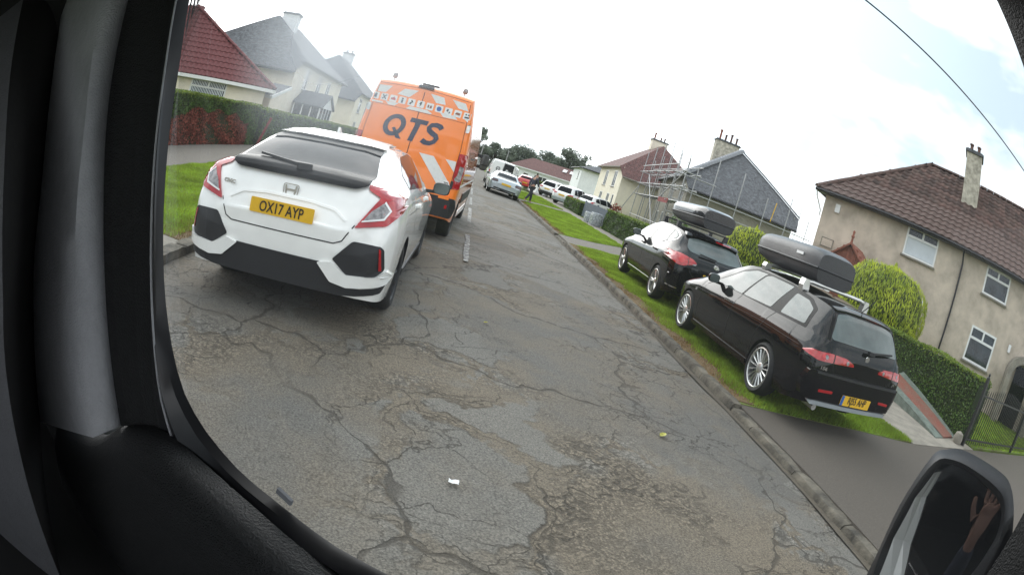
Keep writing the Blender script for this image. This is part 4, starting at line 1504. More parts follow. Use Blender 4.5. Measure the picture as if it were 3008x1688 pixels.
def garage():
    """small outbuilding with a grey mono-pitch roof between the bungalow and the porch"""
    root = empty('outbuilding', (-12.0, 29.6, 0))
    tag(root, 'small cream outbuilding with sloping grey roof and white fascia, beside the bungalow', 'outbuilding')
    b = MB(root.location)
    P = lambda az, d, z: V2(at(az, d), z)
    A, B, C, D = at(-22.9, 29.5), at(-21.4, 28.6), at(-19.6, 31.2), at(-21.5, 32.4)
    zA, zB, zC, zD = 2.25, 2.2, 2.95, 3.0
    V = [V2(A), V2(B), V2(C), V2(D), V2(A, zA - .1), V2(B, zB - .1), V2(C, zC - .1), V2(D, zD - .1)]
    b.add(V, [(0, 1, 5, 4), (1, 2, 6, 5), (2, 3, 7, 6), (3, 0, 4, 7)])
    b.build('wall', M['pink'], parent=root)
    r = MB(root.location)
    r.prism([V2(A, zA), V2(B, zB), V2(C, zC), V2(D, zD)], (0, 0, -0.09))
    r.build('roof', M['slate'], parent=root)
    f = MB(root.location)
    f.bar(V2(A, zA - 0.1) + Vector((0, -0.05, 0)), V2(B, zB - 0.1) + Vector((0, -0.05, 0)), 0.04, 0.17)
    f.bar(V2(B, zB - 0.1) + Vector((0.05, -0.03, 0)), V2(C, zC - 0.1) + Vector((0.05, -0.03, 0)), 0.04, 0.17)
    f.build('fascia', M['upvc'], parent=root)


garage()


def far_bungalow():
    a, c = at(4.4, 100), at(11.9, 97)
    a, c = V2(a), V2(c)
    t = (c - a).normalized()
    n = Vector((-t.y, t.x, 0))
    Ln = (c - a).length + 8
    root = empty('bungalow', a)
    tag(root, 'long low white bungalow with a red roof and two rooflights', 'house')
    F = lambda u, k=0.0, z=0.0: a + t * u + n * k + Z * z
    b = MB(root.location)
    ze = 2.55
    holes = [(0.7, 1.7, 0.9, 1.9), (2.4, 3.4, 0.75, 1.75), (4.4, 6.8, 0.9, 1.85), (9.3, 11.3, 0.6, 1.8)]
    wall(b, F(0), F(Ln), 0, ze, -n, holes)
    wall(b, F(0), F(0, 8), 0, ze, -t)
    b.build('wall', M['whitewall'], parent=root)
    for h in holes:
        window(root, F(0), F(Ln), -n, h, 'three' if h[1] - h[0] > 1.5 else 'one', False, fw=0.1)
    A, B = F(-0.4, -0.4, ze), F(Ln, -0.4, ze)
    r0, r1 = F(2.2, 4, 4.75), F(Ln, 4, 4.75)
    rf = roof_planes(root, [[A, B, r1, r0], [F(-0.4, 8.4, ze), A, r0], [F(Ln, 8.4, ze), F(-0.4, 8.4, ze), r0, r1]], M['redroof'], 0.12)
    for u in (8.9, 10.2):
        q = MB(root.location)
        s = Vector((0, 0, 1)) * 2.4 + n * 4.4
        s.normalize()
        nn = t.cross(s)
        c_ = F(u, 2.3, ze + 2.7 * 2.4 / 4.4 + 0.05)
        q.prism([c_ - t * 0.36 - s * 0.5, c_ + t * 0.36 - s * 0.5, c_ + t * 0.36 + s * 0.5, c_ - t * 0.36 + s * 0.5], nn * (0.08 if nn.z > 0 else -0.08))
        q.build('rooflight', M['whiteplain'], parent=rf)
    g = MB(root.location)
    g.bar(F(-0.4, -0.45, ze - 0.1), F(Ln, -0.45, ze - 0.1), 0.06, 0.2)
    g.build('fascia', M['upvc'], parent=root)
    # one more roof far down the road
    root = empty('far_house', V2(at(-0.8, 128)))
    tag(root, 'far red-roofed white house glimpsed at the end of the road', 'house')
    b = MB(root.location)
    p = V2(at(-0.8, 128))
    b.box(p + Vector((0, 4, 1.3)), (11, 8, 2.6))
    b.build('wall', M['whitewall'], parent=root)
    q = lambda x, y, z: p + Vector((x, y, z))
    roof_planes(root, [[q(-6, -.5, 2.5), q(6, -.5, 2.5), q(3, 4, 4.6), q(-3, 4, 4.6)], [q(6, -.5, 2.5), q(6, 8.5, 2.5), q(3, 4, 4.6)], [q(-6, 8.5, 2.5), q(-6, -.5, 2.5), q(-3, 4, 4.6)], [q(6, 8.5, 2.5), q(-6, 8.5, 2.5), q(-3, 4, 4.6), q(3, 4, 4.6)]], M['redroof'])


far_bungalow()
# ------------------------------------------------------------------ vehicles: a lofted body, then parts laid on it
class Car:
    """local frame: y=0 at the rear bumper, +y forward, +x to the car's right, z up"""

    def __init__(s, name, label, cat, pos, heading, roll, z0, group=None):
        s.root = empty(name, (pos[0], pos[1], z0))
        q = Matrix.Rotation(-R(heading), 3, 'Z') @ Matrix.Rotation(-R(roll), 3, 'Y')
        s.root.rotation_euler = q.to_euler()
        tag(s.root, label, cat, group)

    def body(s, L, top, belt, wb, wm, ws, bot, wr, kz=0.86, zmid=0.55, arches=(), mat='black', zrt=None, cap=0.03, power=3.2, extra=(), arch_r=0.36, wheel_z=0.31, flat=0.35):
        top, belt, wb, wm, ws, bot, wr = (interp(t) for t in (top, belt, wb, wm, ws, bot, wr))
        s.L = L
        ys = list(np.linspace(0, L, 64)) + [0.012, 0.03, 0.05, 0.08, 0.11, 0.14, 0.18, 0.22, 0.26, 0.30, 0.36, L - 0.02, L - 0.05, L - 0.09] + list(extra)
        for yc in arches:
            ys += [yc + arch_r * math.cos(t) for t in np.linspace(0, math.pi, 15)] + [yc - arch_r - 0.002, yc + arch_r + 0.002]
        ys = sorted(set(round(float(y), 4) for y in ys if 0 <= y <= L))
        NS, NG, NR = 12, 7, 6
        rows = []
        for y in ys:
            b0, be, tp = bot(y), belt(y), max(top(y), belt(y) + 0.012)
            W_b, W_m, W_s = wb(y), wm(y), ws(y)
            for yc in arches:
                if abs(y - yc) <= arch_r + 0.0005:
                    b0 = max(b0, wheel_z + math.sqrt(max(0, arch_r ** 2 - (y - yc) ** 2)))
            zm = min(zmid, be - 0.05)

            def X(z):
                if z < zm:
                    t = (zm - z) / max(zm - bot(y), 0.05)
                    return W_m - (W_m - W_s) * min(1, t) ** 2.2
                t = (z - zm) / max(be - zm, 0.02)
                return W_m - (W_m - W_b) * min(1, t) ** power
            half = []
            for i in range(NS + 1):
                z = b0 + (be - b0) * i / NS
                half.append((X(z), z))
            zr = be + (tp - be) * kz
            if zrt:
                zr = min(zr, zrt)
            xr = min(wr(y), W_b - 0.004)
            for i in range(1, NG + 1):
                t = i / NG
                half.append((W_b + (xr - W_b) * t + 0.02 * math.sin(math.pi * t) * min(1, (tp - be) / 0.3), be + (zr - be) * t))
            for i in range(1, NR + 1):
                t = i / NR
                half.append((xr * (1 - t), zr + (tp - zr) * (1 - (1 - t) ** (1 / flat if flat < 0.5 else 2.0))))
            rows.append([(x, y, z) for x, z in half])
        n = len(rows[0])
        b = MB()
        full = []
        for r in rows:
            full.append([(-x, y, z) for x, y, z in r][:-1] + [r[-1]] + [p for p in reversed(r[:-1])])
        b.grid(full)
        # ends
        for r, sg in ((rows[0], -1), (rows[-1], 1)):
            nc = 10
            G = []
            for x, y, z in r:
                G.append([(x * (2 * k / nc - 1), y + sg * cap * (1 - (2 * k / nc - 1) ** 2), z) for k in range(nc + 1)])
            b.grid(G)
        # underside and wheel tunnels
        for i in range(len(rows) - 1):
            a, c = rows[i][0], rows[i + 1][0]
            b.add([(-a[0], a[1], a[2]), (a[0], a[1], a[2]), (c[0], c[1], c[2]), (-c[0], c[1], c[2])], [(0, 1, 2, 3)], 1)
        s.o = b.build('body', [M[mat] if isinstance(mat, str) else mat, M['dark']], parent=s.root, smooth=True, sharp=38, merge=True)
        bm = bmesh.new()
        bm.from_mesh(s.o.data)
        s.bvh = BVHTree.FromBMesh(bm)
        bm.free()
        return s.o

    def project(s, p, axis):
        """axis 'b' rear, 'f' front, 'l'/'r' sides, 't' top: 2D point to (3D hit, direction)"""
        if axis in 'bf':
            sg = 1 if axis == 'b' else -1
            o = Vector((p[0], -3 if sg > 0 else s.L + 3, p[1]))
            d = Vector((0, sg, 0))
        elif axis in 'lr':
            sg = 1 if axis == 'l' else -1
            o = Vector((-3 * sg, p[0], p[1]))
            d = Vector((sg, 0, 0))
        else:
            o = Vector((p[0], p[1], 5))
            d = Vector((0, 0, -1))
        h, nn, i, dist = s.bvh.ray_cast(o, d)
        k = 0
        while h is None and k < 14:
            k += 1
            if axis in 'bf':
                o.x *= 0.985
            elif axis in 'lr':
                o.z = 0.7 + (o.z - 0.7) * 0.985
            else:
                o.x *= 0.985
            h, nn, i, dist = s.bvh.ray_cast(o, d)
        if h is None:
            q = o + d * 3
            h, nn, i, dist = s.bvh.find_nearest(q)
            h = Vector(h)
            # keep the asked-for outline, borrow only the depth
            if axis in 'bf':
                h = Vector((p[0], h.y, p[1]))
            elif axis in 'lr':
                h = Vector((h.x, p[0], p[1]))
            else:
                h = Vector((p[0], p[1], h.z))
        if nn is None:
            return h, -d
        nn = Vector(nn)
        if nn.dot(d) > 0:
            nn = -nn
        s.nrm = (nn * 0.75 - d * 0.5).normalized()
        return h, -d

    def panel(s, name, poly, axis, mat, off=0.004, thick=0.02, step=0.06, parent=None, r=0.0, smooth=True, bulge=0.0, label=None):
        """a piece cut to an outline and laid on the body, off proud of it, with a turned edge"""
        if r:
            poly = rpoly(poly, r)
        P = [Vector((p[0], p[1], 0)) for p in poly]
        bm = bmesh.new()
        vs = [bm.verts.new(p) for p in P]
        for t in tessellate_polygon([P]):
            try:
                bm.faces.new([vs[i] for i in t])
            except ValueError:
                pass
        for ax in (0, 1):
            lo, hi = min(p[ax] for p in P), max(p[ax] for p in P)
            k = int((hi - lo) / step) + 1
            for i in range(1, k):
                c = lo + (hi - lo) * i / k
                no = Vector((1, 0, 0)) if ax == 0 else Vector((0, 1, 0))
                bmesh.ops.bisect_plane(bm, geom=bm.verts[:] + bm.edges[:] + bm.faces[:], plane_co=no * c, plane_no=no, dist=1e-5)
        cx = sum(p.x for p in P) / len(P)
        cy = sum(p.y for p in P) / len(P)
        edge = [e for e in bm.edges if len(e.link_faces) == 1]
        dirn = None
        ring = {}
        flat = {v: (v.co.x, v.co.y) for v in bm.verts}
        onedge = {v for e in edge for v in e.verts}
        for v in bm.verts:
            h, d = s.project(flat[v], axis)
            dirn = d
            v.co = h + s.nrm * (off + (bulge if v not in onedge else 0.0))
        for v in onedge:
            ring[v] = bm.verts.new(v.co - dirn * (thick + off))
        for e in edge:
            a, b = e.verts
            try:
                bm.faces.new((a, b, ring[b], ring[a]))
            except ValueError:
                pass
        bmesh.ops.recalc_face_normals(bm, faces=bm.faces)
        me = bpy.data.meshes.new(name)
        bm.to_mesh(me)
        bm.free()
        me.materials.append(M[mat] if isinstance(mat, str) else mat)
        # outward normals
        if smooth:
            me.polygons.foreach_set('use_smooth', [True] * len(me.polygons))
            me.set_sharp_from_angle(angle=R(35))
        o = bpy.data.objects.new(name, me)
        COL.objects.link(o)
        o.parent = parent or s.root
        if label:
            o['label'] = label
        return o

    def both(s, name, poly, mat, **k):
        """the same piece on both flanks (poly in y, z)"""
        return [s.panel(name, poly, 'l', mat, **k), s.panel(name, poly, 'r', mat, **k)]

    def rear2(s, name, poly, mat, **k):
        return [s.panel(name, poly, 'b', mat, **k), s.panel(name, [(-x, z) for x, z in reversed(poly)], 'b', mat, **k)]

    def line(s, name, pts, axis, mat='dark', w=0.007, parent=None, off=0.0025):
        """a shut line: a thin strip that follows the body"""
        b = MB()
        P = []
        dense = []
        for i in range(len(pts) - 1):
            a, c = Vector(pts[i]), Vector(pts[i + 1])
            k = max(1, int((c - a).length / 0.05))
            dense += [a + (c - a) * (j / k) for j in range(k)]
        dense.append(Vector(pts[-1]))
        for i, p in enumerate(dense):
            d = (dense[min(i + 1, len(dense) - 1)] - dense[max(i - 1, 0)]).normalized()
            nn = Vector((-d.y, d.x)) * (w / 2)
            row = []
            for q in (p - nn, p + nn):
                h, dd = s.project(q, axis)
                row.append(h + dd * off)
            P.append(row)
        b.grid(P)
        return b.build(name, M[mat], parent=parent or s.o)

    def wheel(s, x, y, r, w, rim_r, style, mat='alloy', spokes=10):
        """tyre, rim with spokes, hub; x is the outer face"""
        sg = -1 if x < 0 else 1
        root = empty('wheel', (x, y, r), parent=s.root)
        b = MB()
        i = -sg
        prof = [(rim_r, 0.004), (rim_r + 0.012, -0.006), ((rim_r + r) / 2, -0.012), (r - 0.03, 0.0), (r - 0.008, 0.018), (r, 0.05), (r, w - 0.05), (r - 0.02, w - 0.01), (rim_r, w)]
        b.lathe([(q, h * i) for q, h in prof], 36, axis='x')
        b.build('tyre', M['rubber'], parent=root, smooth=True, sharp=50)
        b = MB()
        b.lathe([(q, h * i) for q, h in [(rim_r + 0.004, 0.0), (rim_r - 0.008, -0.004), (rim_r - 0.016, 0.004), (rim_r - 0.02, 0.05), (rim_r - 0.03, w * 0.8)]], 36, axis='x')
        b.lathe([(q, h * i) for q, h in [(0.0, 0.016), (0.055, 0.018), (0.07, 0.028), (0.07, 0.06)]], 20, axis='x')
        for k in range(spokes):
            a = 2 * math.pi * k / spokes
            if style == 'double':
                a = 2 * math.pi * (k // 2) / (spokes // 2) + (0.13 if k % 2 else -0.13)
            c, sn = math.cos(a), math.sin(a)
            wa, wb_ = (0.030, 0.040) if style == 'five' else (0.016, 0.024) if style == 'multi' else (0.024, 0.036)
            rad = Vector((0, c, sn))
            tan = Vector((0, -sn, c))
            ax_ = Vector((i, 0, 0))
            pts = []
            for q, ww, dz in ((0.05, wa, 0.022), (rim_r * 0.55, (wa + wb_) / 2 * 0.85, 0.012), (rim_r - 0.012, wb_, 0.010)):
                cc = rad * q
                if style == 'double':
                    cc = cc + tan * 0
                pts.append([cc - tan * ww / 2 + ax_ * (dz + 0.012), cc + ax_ * dz, cc + tan * ww / 2 + ax_ * (dz + 0.012), cc + tan * ww / 2 + ax_ * (dz + 0.05), cc - tan * ww / 2 + ax_ * (dz + 0.05), cc - tan * ww / 2 + ax_ * (dz + 0.012)])
            b.grid(pts)
        b.build('rim', M[mat], parent=root, smooth=True, sharp=35)
        d = MB()
        d.lathe([(0, 0.075 * i), (rim_r - 0.02, 0.075 * i)], 24, axis='x')
        d.build('brake_disc', M['plastic'], parent=root)
        return root

    def mirror(s, y, z, x, mat, wide=0.2, hgt=0.14, glass='glass'):
        """door mirrors on both sides: arm, shell and glass facing back"""
        for sg in (-1, 1):
            b = MB()
            rows = []
            for t, k in ((0.0, 0.92), (0.02, 1.0), (0.07, 0.86), (0.11, 0.5), (0.125, 0.1)):
                rows.append([(sg * (x + wide / 2) + k * wide / 2 * math.copysign(abs(math.cos(a)) ** 0.6, math.cos(a)), y + t, z + k * hgt / 2 * math.copysign(abs(math.sin(a)) ** 0.6, math.sin(a))) for a in np.linspace(0, 2 * math.pi, 21)])
            b.grid(rows)
            b.bar((sg * (x - 0.10), y + 0.05, z - hgt * 0.42), (sg * (x + 0.08), y + 0.05, z - hgt * 0.3), 0.07, 0.04)
            m = b.build('door_mirror', M[mat], parent=s.root, smooth=True)
            g = MB()
            rw = [(sg * (x + wide / 2) + 0.88 * wide / 2 * math.copysign(abs(math.cos(a)) ** 0.6, math.cos(a)), y + 0.003, z + 0.88 * hgt / 2 * math.copysign(abs(math.sin(a)) ** 0.6, math.sin(a))) for a in np.linspace(0, 2 * math.pi, 21)[:-1]]
            g.prism(rw, (0, -0.004, 0))
            g.build('mirror_glass', M[glass], parent=m)

    def plate(s, c, w, hgt, y, text, tilt=0.0, blue=False, parent=None, mat='yellow', letters=True):
        """number plate: a thin sheet with its characters, facing back at depth y"""
        o = empty('number_plate', (c[0], y, c[1]), (R(tilt), 0, 0), parent=parent or s.root) if False else None
        b = MB()
        poly = rpoly([(-w / 2, -hgt / 2), (w / 2, -hgt / 2), (w / 2, hgt / 2), (-w / 2, hgt / 2)], 0.01, 2)
        b.prism([(x, 0, z) for x, z in poly], (0, 0.006, 0))
        p = b.build('number_plate', M[mat], parent=parent or s.root)
        p.location = (c[0], y, c[1])
        p.rotation_euler = (R(tilt), 0, 0)
        if blue:
            q = MB()
            q.box((-w / 2 + 0.024, -0.0015, 0), (0.044, 0.002, hgt - 0.004))
            q.build('country_band', M['blue'], parent=p)
        if letters:
            t = text_mesh('lettering', text, hgt * 0.70, (0.022 if blue else 0, -0.004, 0), M['ink'], p, 0.002, bold=0.001, maxw=w * (0.82 if blue else 0.9), sx=0.72)
        return p


def text_mesh(name, body, size, loc, mat, parent, depth=0.004, bold=0.0, maxw=None, sx=1.0, shear=0.0, rot=None, align='CENTER'):
    """lettering as a thin mesh standing in the local xz plane, read from -y; size is the cap height"""
    cu = bpy.data.curves.new(name, 'FONT')
    cu.body = body
    cu.size = size / 0.69
    cu.align_x = align
    cu.align_y = 'CENTER'
    cu.extrude = depth / 2
    cu.offset = bold
    cu.shear = shear
    cu.resolution_u = 3
    t = bpy.data.objects.new(name + '_curve', cu)
    COL.objects.link(t)
    dg = bpy.context.evaluated_depsgraph_get()
    me = bpy.data.meshes.new_from_object(t.evaluated_get(dg))
    bpy.data.objects.remove(t)
    me.name = name
    me.transform(Matrix.Rotation(R(90), 4, 'X'))
    xs = [v.co.x for v in me.vertices]
    k = sx
    if maxw:
        k = min(sx, maxw / (max(xs) - min(xs)))
    zs = [v.co.z for v in me.vertices]
    zm = (max(zs) + min(zs)) / 2
    xm = (max(xs) + min(xs)) / 2 if align == 'CENTER' else 0
    for v in me.vertices:
        v.co.x = (v.co.x - xm) * k
        v.co.z -= zm
    me.materials.clear()
    me.materials.append(mat)
    o = bpy.data.objects.new(name, me)
    COL.objects.link(o)
    o.parent = parent
    o.location = loc
    if rot:
        o.rotation_euler = rot
    return o


def circle(c, r, n=20, ry=None):
    return [(c[0] + r * math.cos(2 * math.pi * i / n), c[1] + (ry or r) * math.sin(2 * math.pi * i / n)) for i in range(n)]


# ---------------------------------------------------------------- white hatchback
def white_hatch():
    c = Car('white_hatchback', 'white hatchback with black rear wing and bumper vents, parked behind the orange van', 'car', (-1.19, 4.05), 0.8, 2.65, 0.045)
    c.body(4.52,
           top=[(0, .80), (.04, .90), (.10, 1.03), (.16, 1.115), (.24, 1.145), (.34, 1.17), (.70, 1.315), (1.0, 1.41), (1.3, 1.445), (1.9, 1.45), (2.4, 1.425), (2.8, 1.35), (3.45, 1.05), (3.9, .93), (4.3, .78), (4.45, .62), (4.52, .50)],
           belt=[(0, .66), (.05, .84), (.12, .97), (.25, 1.06), (.6, 1.06), (1.4, 1.03), (2.6, .97), (3.4, .93), (3.9, .84), (4.3, .70), (4.52, .44)],
           wb=[(0, .60), (.05, .69), (.12, .74), (.25, .79), (.5, .83), (1, .84), (3, .83), (3.7, .80), (4.2, .66), (4.52, .4)],
           wm=[(0, .74), (.04, .80), (.10, .845), (.25, .885), (.6, .90), (1, .90), (3.6, .90), (4.0, .87), (4.3, .78), (4.52, .58)],
           ws=[(0, .68), (.1, .80), (.3, .85), (1, .86), (3.6, .86), (4.2, .78), (4.52, .55)],
           bot=[(0, .30), (.2, .26), (.6, .22), (3.9, .20), (4.52, .22)],
           wr=[(0, .55), (.25, .60), (.5, .58), (1, .56), (2, .58), (2.8, .58), (3.4, .66), (4.52, .3)],
           kz=.86, zmid=.70, arches=(.95, 3.645), mat='white', arch_r=0.365, wheel_z=0.32)
    # glass
    wn_ = [(-.60, 1.155), (.60, 1.155), (.50, 1.355), (.38, 1.372), (-.38, 1.372), (-.50, 1.355)]
    c.panel('rear_window', wn_, 'b', 'dglass', off=0.005, r=0.03)
    c.panel('spoiler_underside', [(-.52, 1.325), (-.38, 1.345), (0, 1.35), (.38, 1.345), (.52, 1.325), (.50, 1.375), (.3, 1.385), (-.3, 1.385), (-.50, 1.375)], 'b', 'gloss', off=0.016, thick=0.03, r=0.01)
    c.panel('roof_spoiler', [(-.53, 1.368), (-.38, 1.380), (0, 1.384), (.38, 1.380), (.53, 1.368), (.47, 1.418), (.3, 1.436), (-.3, 1.436), (-.47, 1.418)], 'b', 'white', off=0.035, thick=0.05, r=0.01)
    c.panel('roof_spoiler_top', [(-.56, .80), (.56, .80), (.54, 1.25), (-.54, 1.25)], 't', 'white', off=0.018, thick=0.03, r=0.05) if False else None
    c.both('side_window', [(1.0, 1.09), (2.75, 1.02), (3.15, 1.03), (2.55, 1.325), (2.0, 1.375), (1.35, 1.345), (.95, 1.20)], 'dglass', off=0.004, r=0.03)
    c.panel('windscreen', [(-.62, 3.35), (.62, 3.35), (.52, 2.72), (-.52, 2.72)], 't', 'dglass', off=0.004)
    for ax in 'lr':
        c.line('shut_line', [(1.35, 1.04), (1.40, .75), (1.62, .62), (1.70, .30)], ax)
        c.line('shut_line', [(2.42, .99), (2.42, .30)], ax)
        c.line('shut_line', [(3.35, .95), (3.40, .5), (3.34, .30)], ax)
        c.line('crease', [(.75, .90), (1.6, .885), (3.4, .84)], ax, 'plastic', 0.004)
        c.panel('side_sill', [(1.36, .24), (3.24, .22), (3.24, .29), (1.36, .31)], ax, 'plastic', off=0.012)
        for y in (1.55, 2.55):
            c.panel('door_handle', rpoly([(y, .885), (y + .2, .885), (y + .2, .925), (y, .925)], .015), ax, 'white', off=0.03, thick=0.03)
    # tailgate
    c.panel('wing', [(-.585, 1.10), (-.58, 1.135), (-.38, 1.152), (0, 1.158), (.38, 1.152), (.58, 1.135), (.585, 1.10), (.50, 1.072), (.28, 1.07), (-.28, 1.07), (-.50, 1.072)], 'b', 'gloss', off=0.035, thick=0.08, r=0.015)
    lamp_o = [(.585, 1.122), (.73, 1.10), (.835, 1.055), (.868, 1.0), (.862, .94), (.80, .862), (.57, .81), (.585, .835), (.70, 1.045), (.60, 1.085)]
    for l in c.rear2('tail_lamp', lamp_o, 'lampred', off=0.016, thick=0.03, r=0.012, step=0.04):
        sg = 1 if sum(v.co.x for v in l.data.vertices) > 0 else -1
        inn = [(.742, 1.02), (.79, .965), (.765, .905), (.62, .868), (.665, .945)]
        if sg < 0:
            inn = [(-x, z) for x, z in reversed(inn)]
        ip = c.panel('indicator', inn, 'b', 'lampclear', off=0.0195, thick=0.004, r=0.01, parent=l)
        # bright light guide
        gd = [(.742, 1.026), (.80, .965), (.772, .898), (.61, .858), (.615, .870), (.762, .910), (.786, .963), (.736, 1.015)]
        if sg < 0:
            gd = [(-x, z) for x, z in reversed(gd)]
        c.panel('light_guide', gd, 'b', 'whiteplain', off=0.022, thick=0.004, parent=l)
    c.line('shut_line', [(-.57, .83), (-.50, .70), (-.44, .672), (.44, .672), (.50, .70), (.57, .83)], 'b', w=0.009)
    # number-plate recess: a raised moulding above the plate and the scooped field
    c.panel('tailgate_moulding', [(-.50, .85), (-.395, .915), (-.20, .935), (.20, .935), (.395, .915), (.50, .85), (.495, .838), (.39, .898), (.19, .918), (-.19, .918), (-.39, .898), (-.495, .838)], 'b', 'white', off=0.009, thick=0.02)
    c.plate((-.015, .83), .54, .112, -.036, 'OX17 AYP')
    vent = [(.585, .715), (.795, .715), (.822, .69), (.845, .535), (.80, .487), (.585, .462), (.455, .56)]
    for v in c.rear2('bumper_vent', vent, 'plastic', off=0.010, thick=0.03, r=0.015):
        sg = 1 if sum(q.co.x for q in v.data.vertices) > 0 else -1
        c.panel('reflector', [(sg * x, z) for x, z in [(.785, .70), (.80, .69), (.826, .535), (.808, .535)]], 'b', 'lampred', off=0.016, thick=0.01, parent=v)
        nw = MB()
        # fine honeycomb suggested by crossed ribs inside the vent
        for k in range(7):
            z = .50 + k * 0.032
            x0, x1 = .56 - (z - .5) * -0.05, .775
            nw.add([(sg * x0, -0.022 + 0.03, z), (sg * x1, 0.012 + 0.03, z), (sg * x1, 0.012 + 0.03, z + .006), (sg * x0, -0.022 + 0.03, z + .006)], [(0, 1, 2, 3)])
        nw.build('mesh_ribs', M['dark'], parent=v)
    lip = [(.345, .515), (.45, .538), (.585, .465), (.80, .487), (.85, .535), (.885, .47), (.86, .42), (.60, .372), (.47, .392)]
    c.rear2('bumper_lip', lip, 'white', off=0.03, thick=0.05, r=0.012)
    c.panel('diffuser', [(-.86, .40), (-.60, .365), (-.47, .388), (-.36, .52), (.36, .52), (.47, .388), (.60, .365), (.86, .40), (.84, .345), (.55, .30), (-.55, .30), (-.84, .345)], 'b', 'plastic', off=0.014, thick=0.04, r=0.01)
    # badges
    em = MB()
    for a, b_ in (((-.036, .945), (-.046, 1.015)), ((.036, .945), (.046, 1.015)), ((-.038, .98), (.038, .98))):
        em.bar((a[0], -0.003, a[1]), (b_[0], -0.003, b_[1]), 0.014, 0.006, up=(0, 1, 0))
    ring = rpoly([(-.058, .935), (.058, .935), (.066, 1.022), (-.066, 1.022)], 0.02)
    for i in range(len(ring)):
        a, b_ = ring[i], ring[(i + 1) % len(ring)]
        em.bar((a[0], -0.002, a[1]), (b_[0], -0.002, b_[1]), 0.007, 0.006, up=(0, 1, 0))
    e = em.build('emblem', M['chrome'], parent=c.root)
    e.location = (0, 0.058, -0.005)
    e.rotation_euler = (R(-28), 0, 0)
    # keep the emblem upright on the sloping tailgate
    h, _ = c.project((0, .975), 'b')
    e.rotation_euler = (0, 0, 0)
    e.location = (0, h.y - 0.006, 0)
    h, _ = c.project((-.545, .955), 'b')
    text_mesh('model_badge', 'CIVIC', 0.030, (-.545, h.y - 0.012, .955), M['chrome'], c.root, 0.005, bold=0.0015, sx=1.15, rot=(0, 0, R(-14)))
    wp = MB()
    wp.bar((.02, .20, 1.168), (-.40, .30, 1.20), 0.03, 0.02)
    wp.bar((-.02, .16, 1.165), (.10, .19, 1.165), 0.07, 0.05)
    wp.build('wiper', M['plastic'], parent=c.root)
    af = MB()
    af.prism([(0, 1.08, 1.425), (0, 1.26, 1.435), (0, 1.13, 1.51), (0, 1.10, 1.515)], (0.02, 0, 0))
    af.build('aerial_fin', M['white'], parent=c.root)
    for x in (-.865, .865):
        for y in (.95, 3.645):
            c.wheel(x + (0.005 if x > 0 else -0.005), y, .32, .23, .225, 'five', 'plastic', 5 * 2)
    c.mirror(2.95, 1.03, .90, 'plastic', .21, .15)
    return c


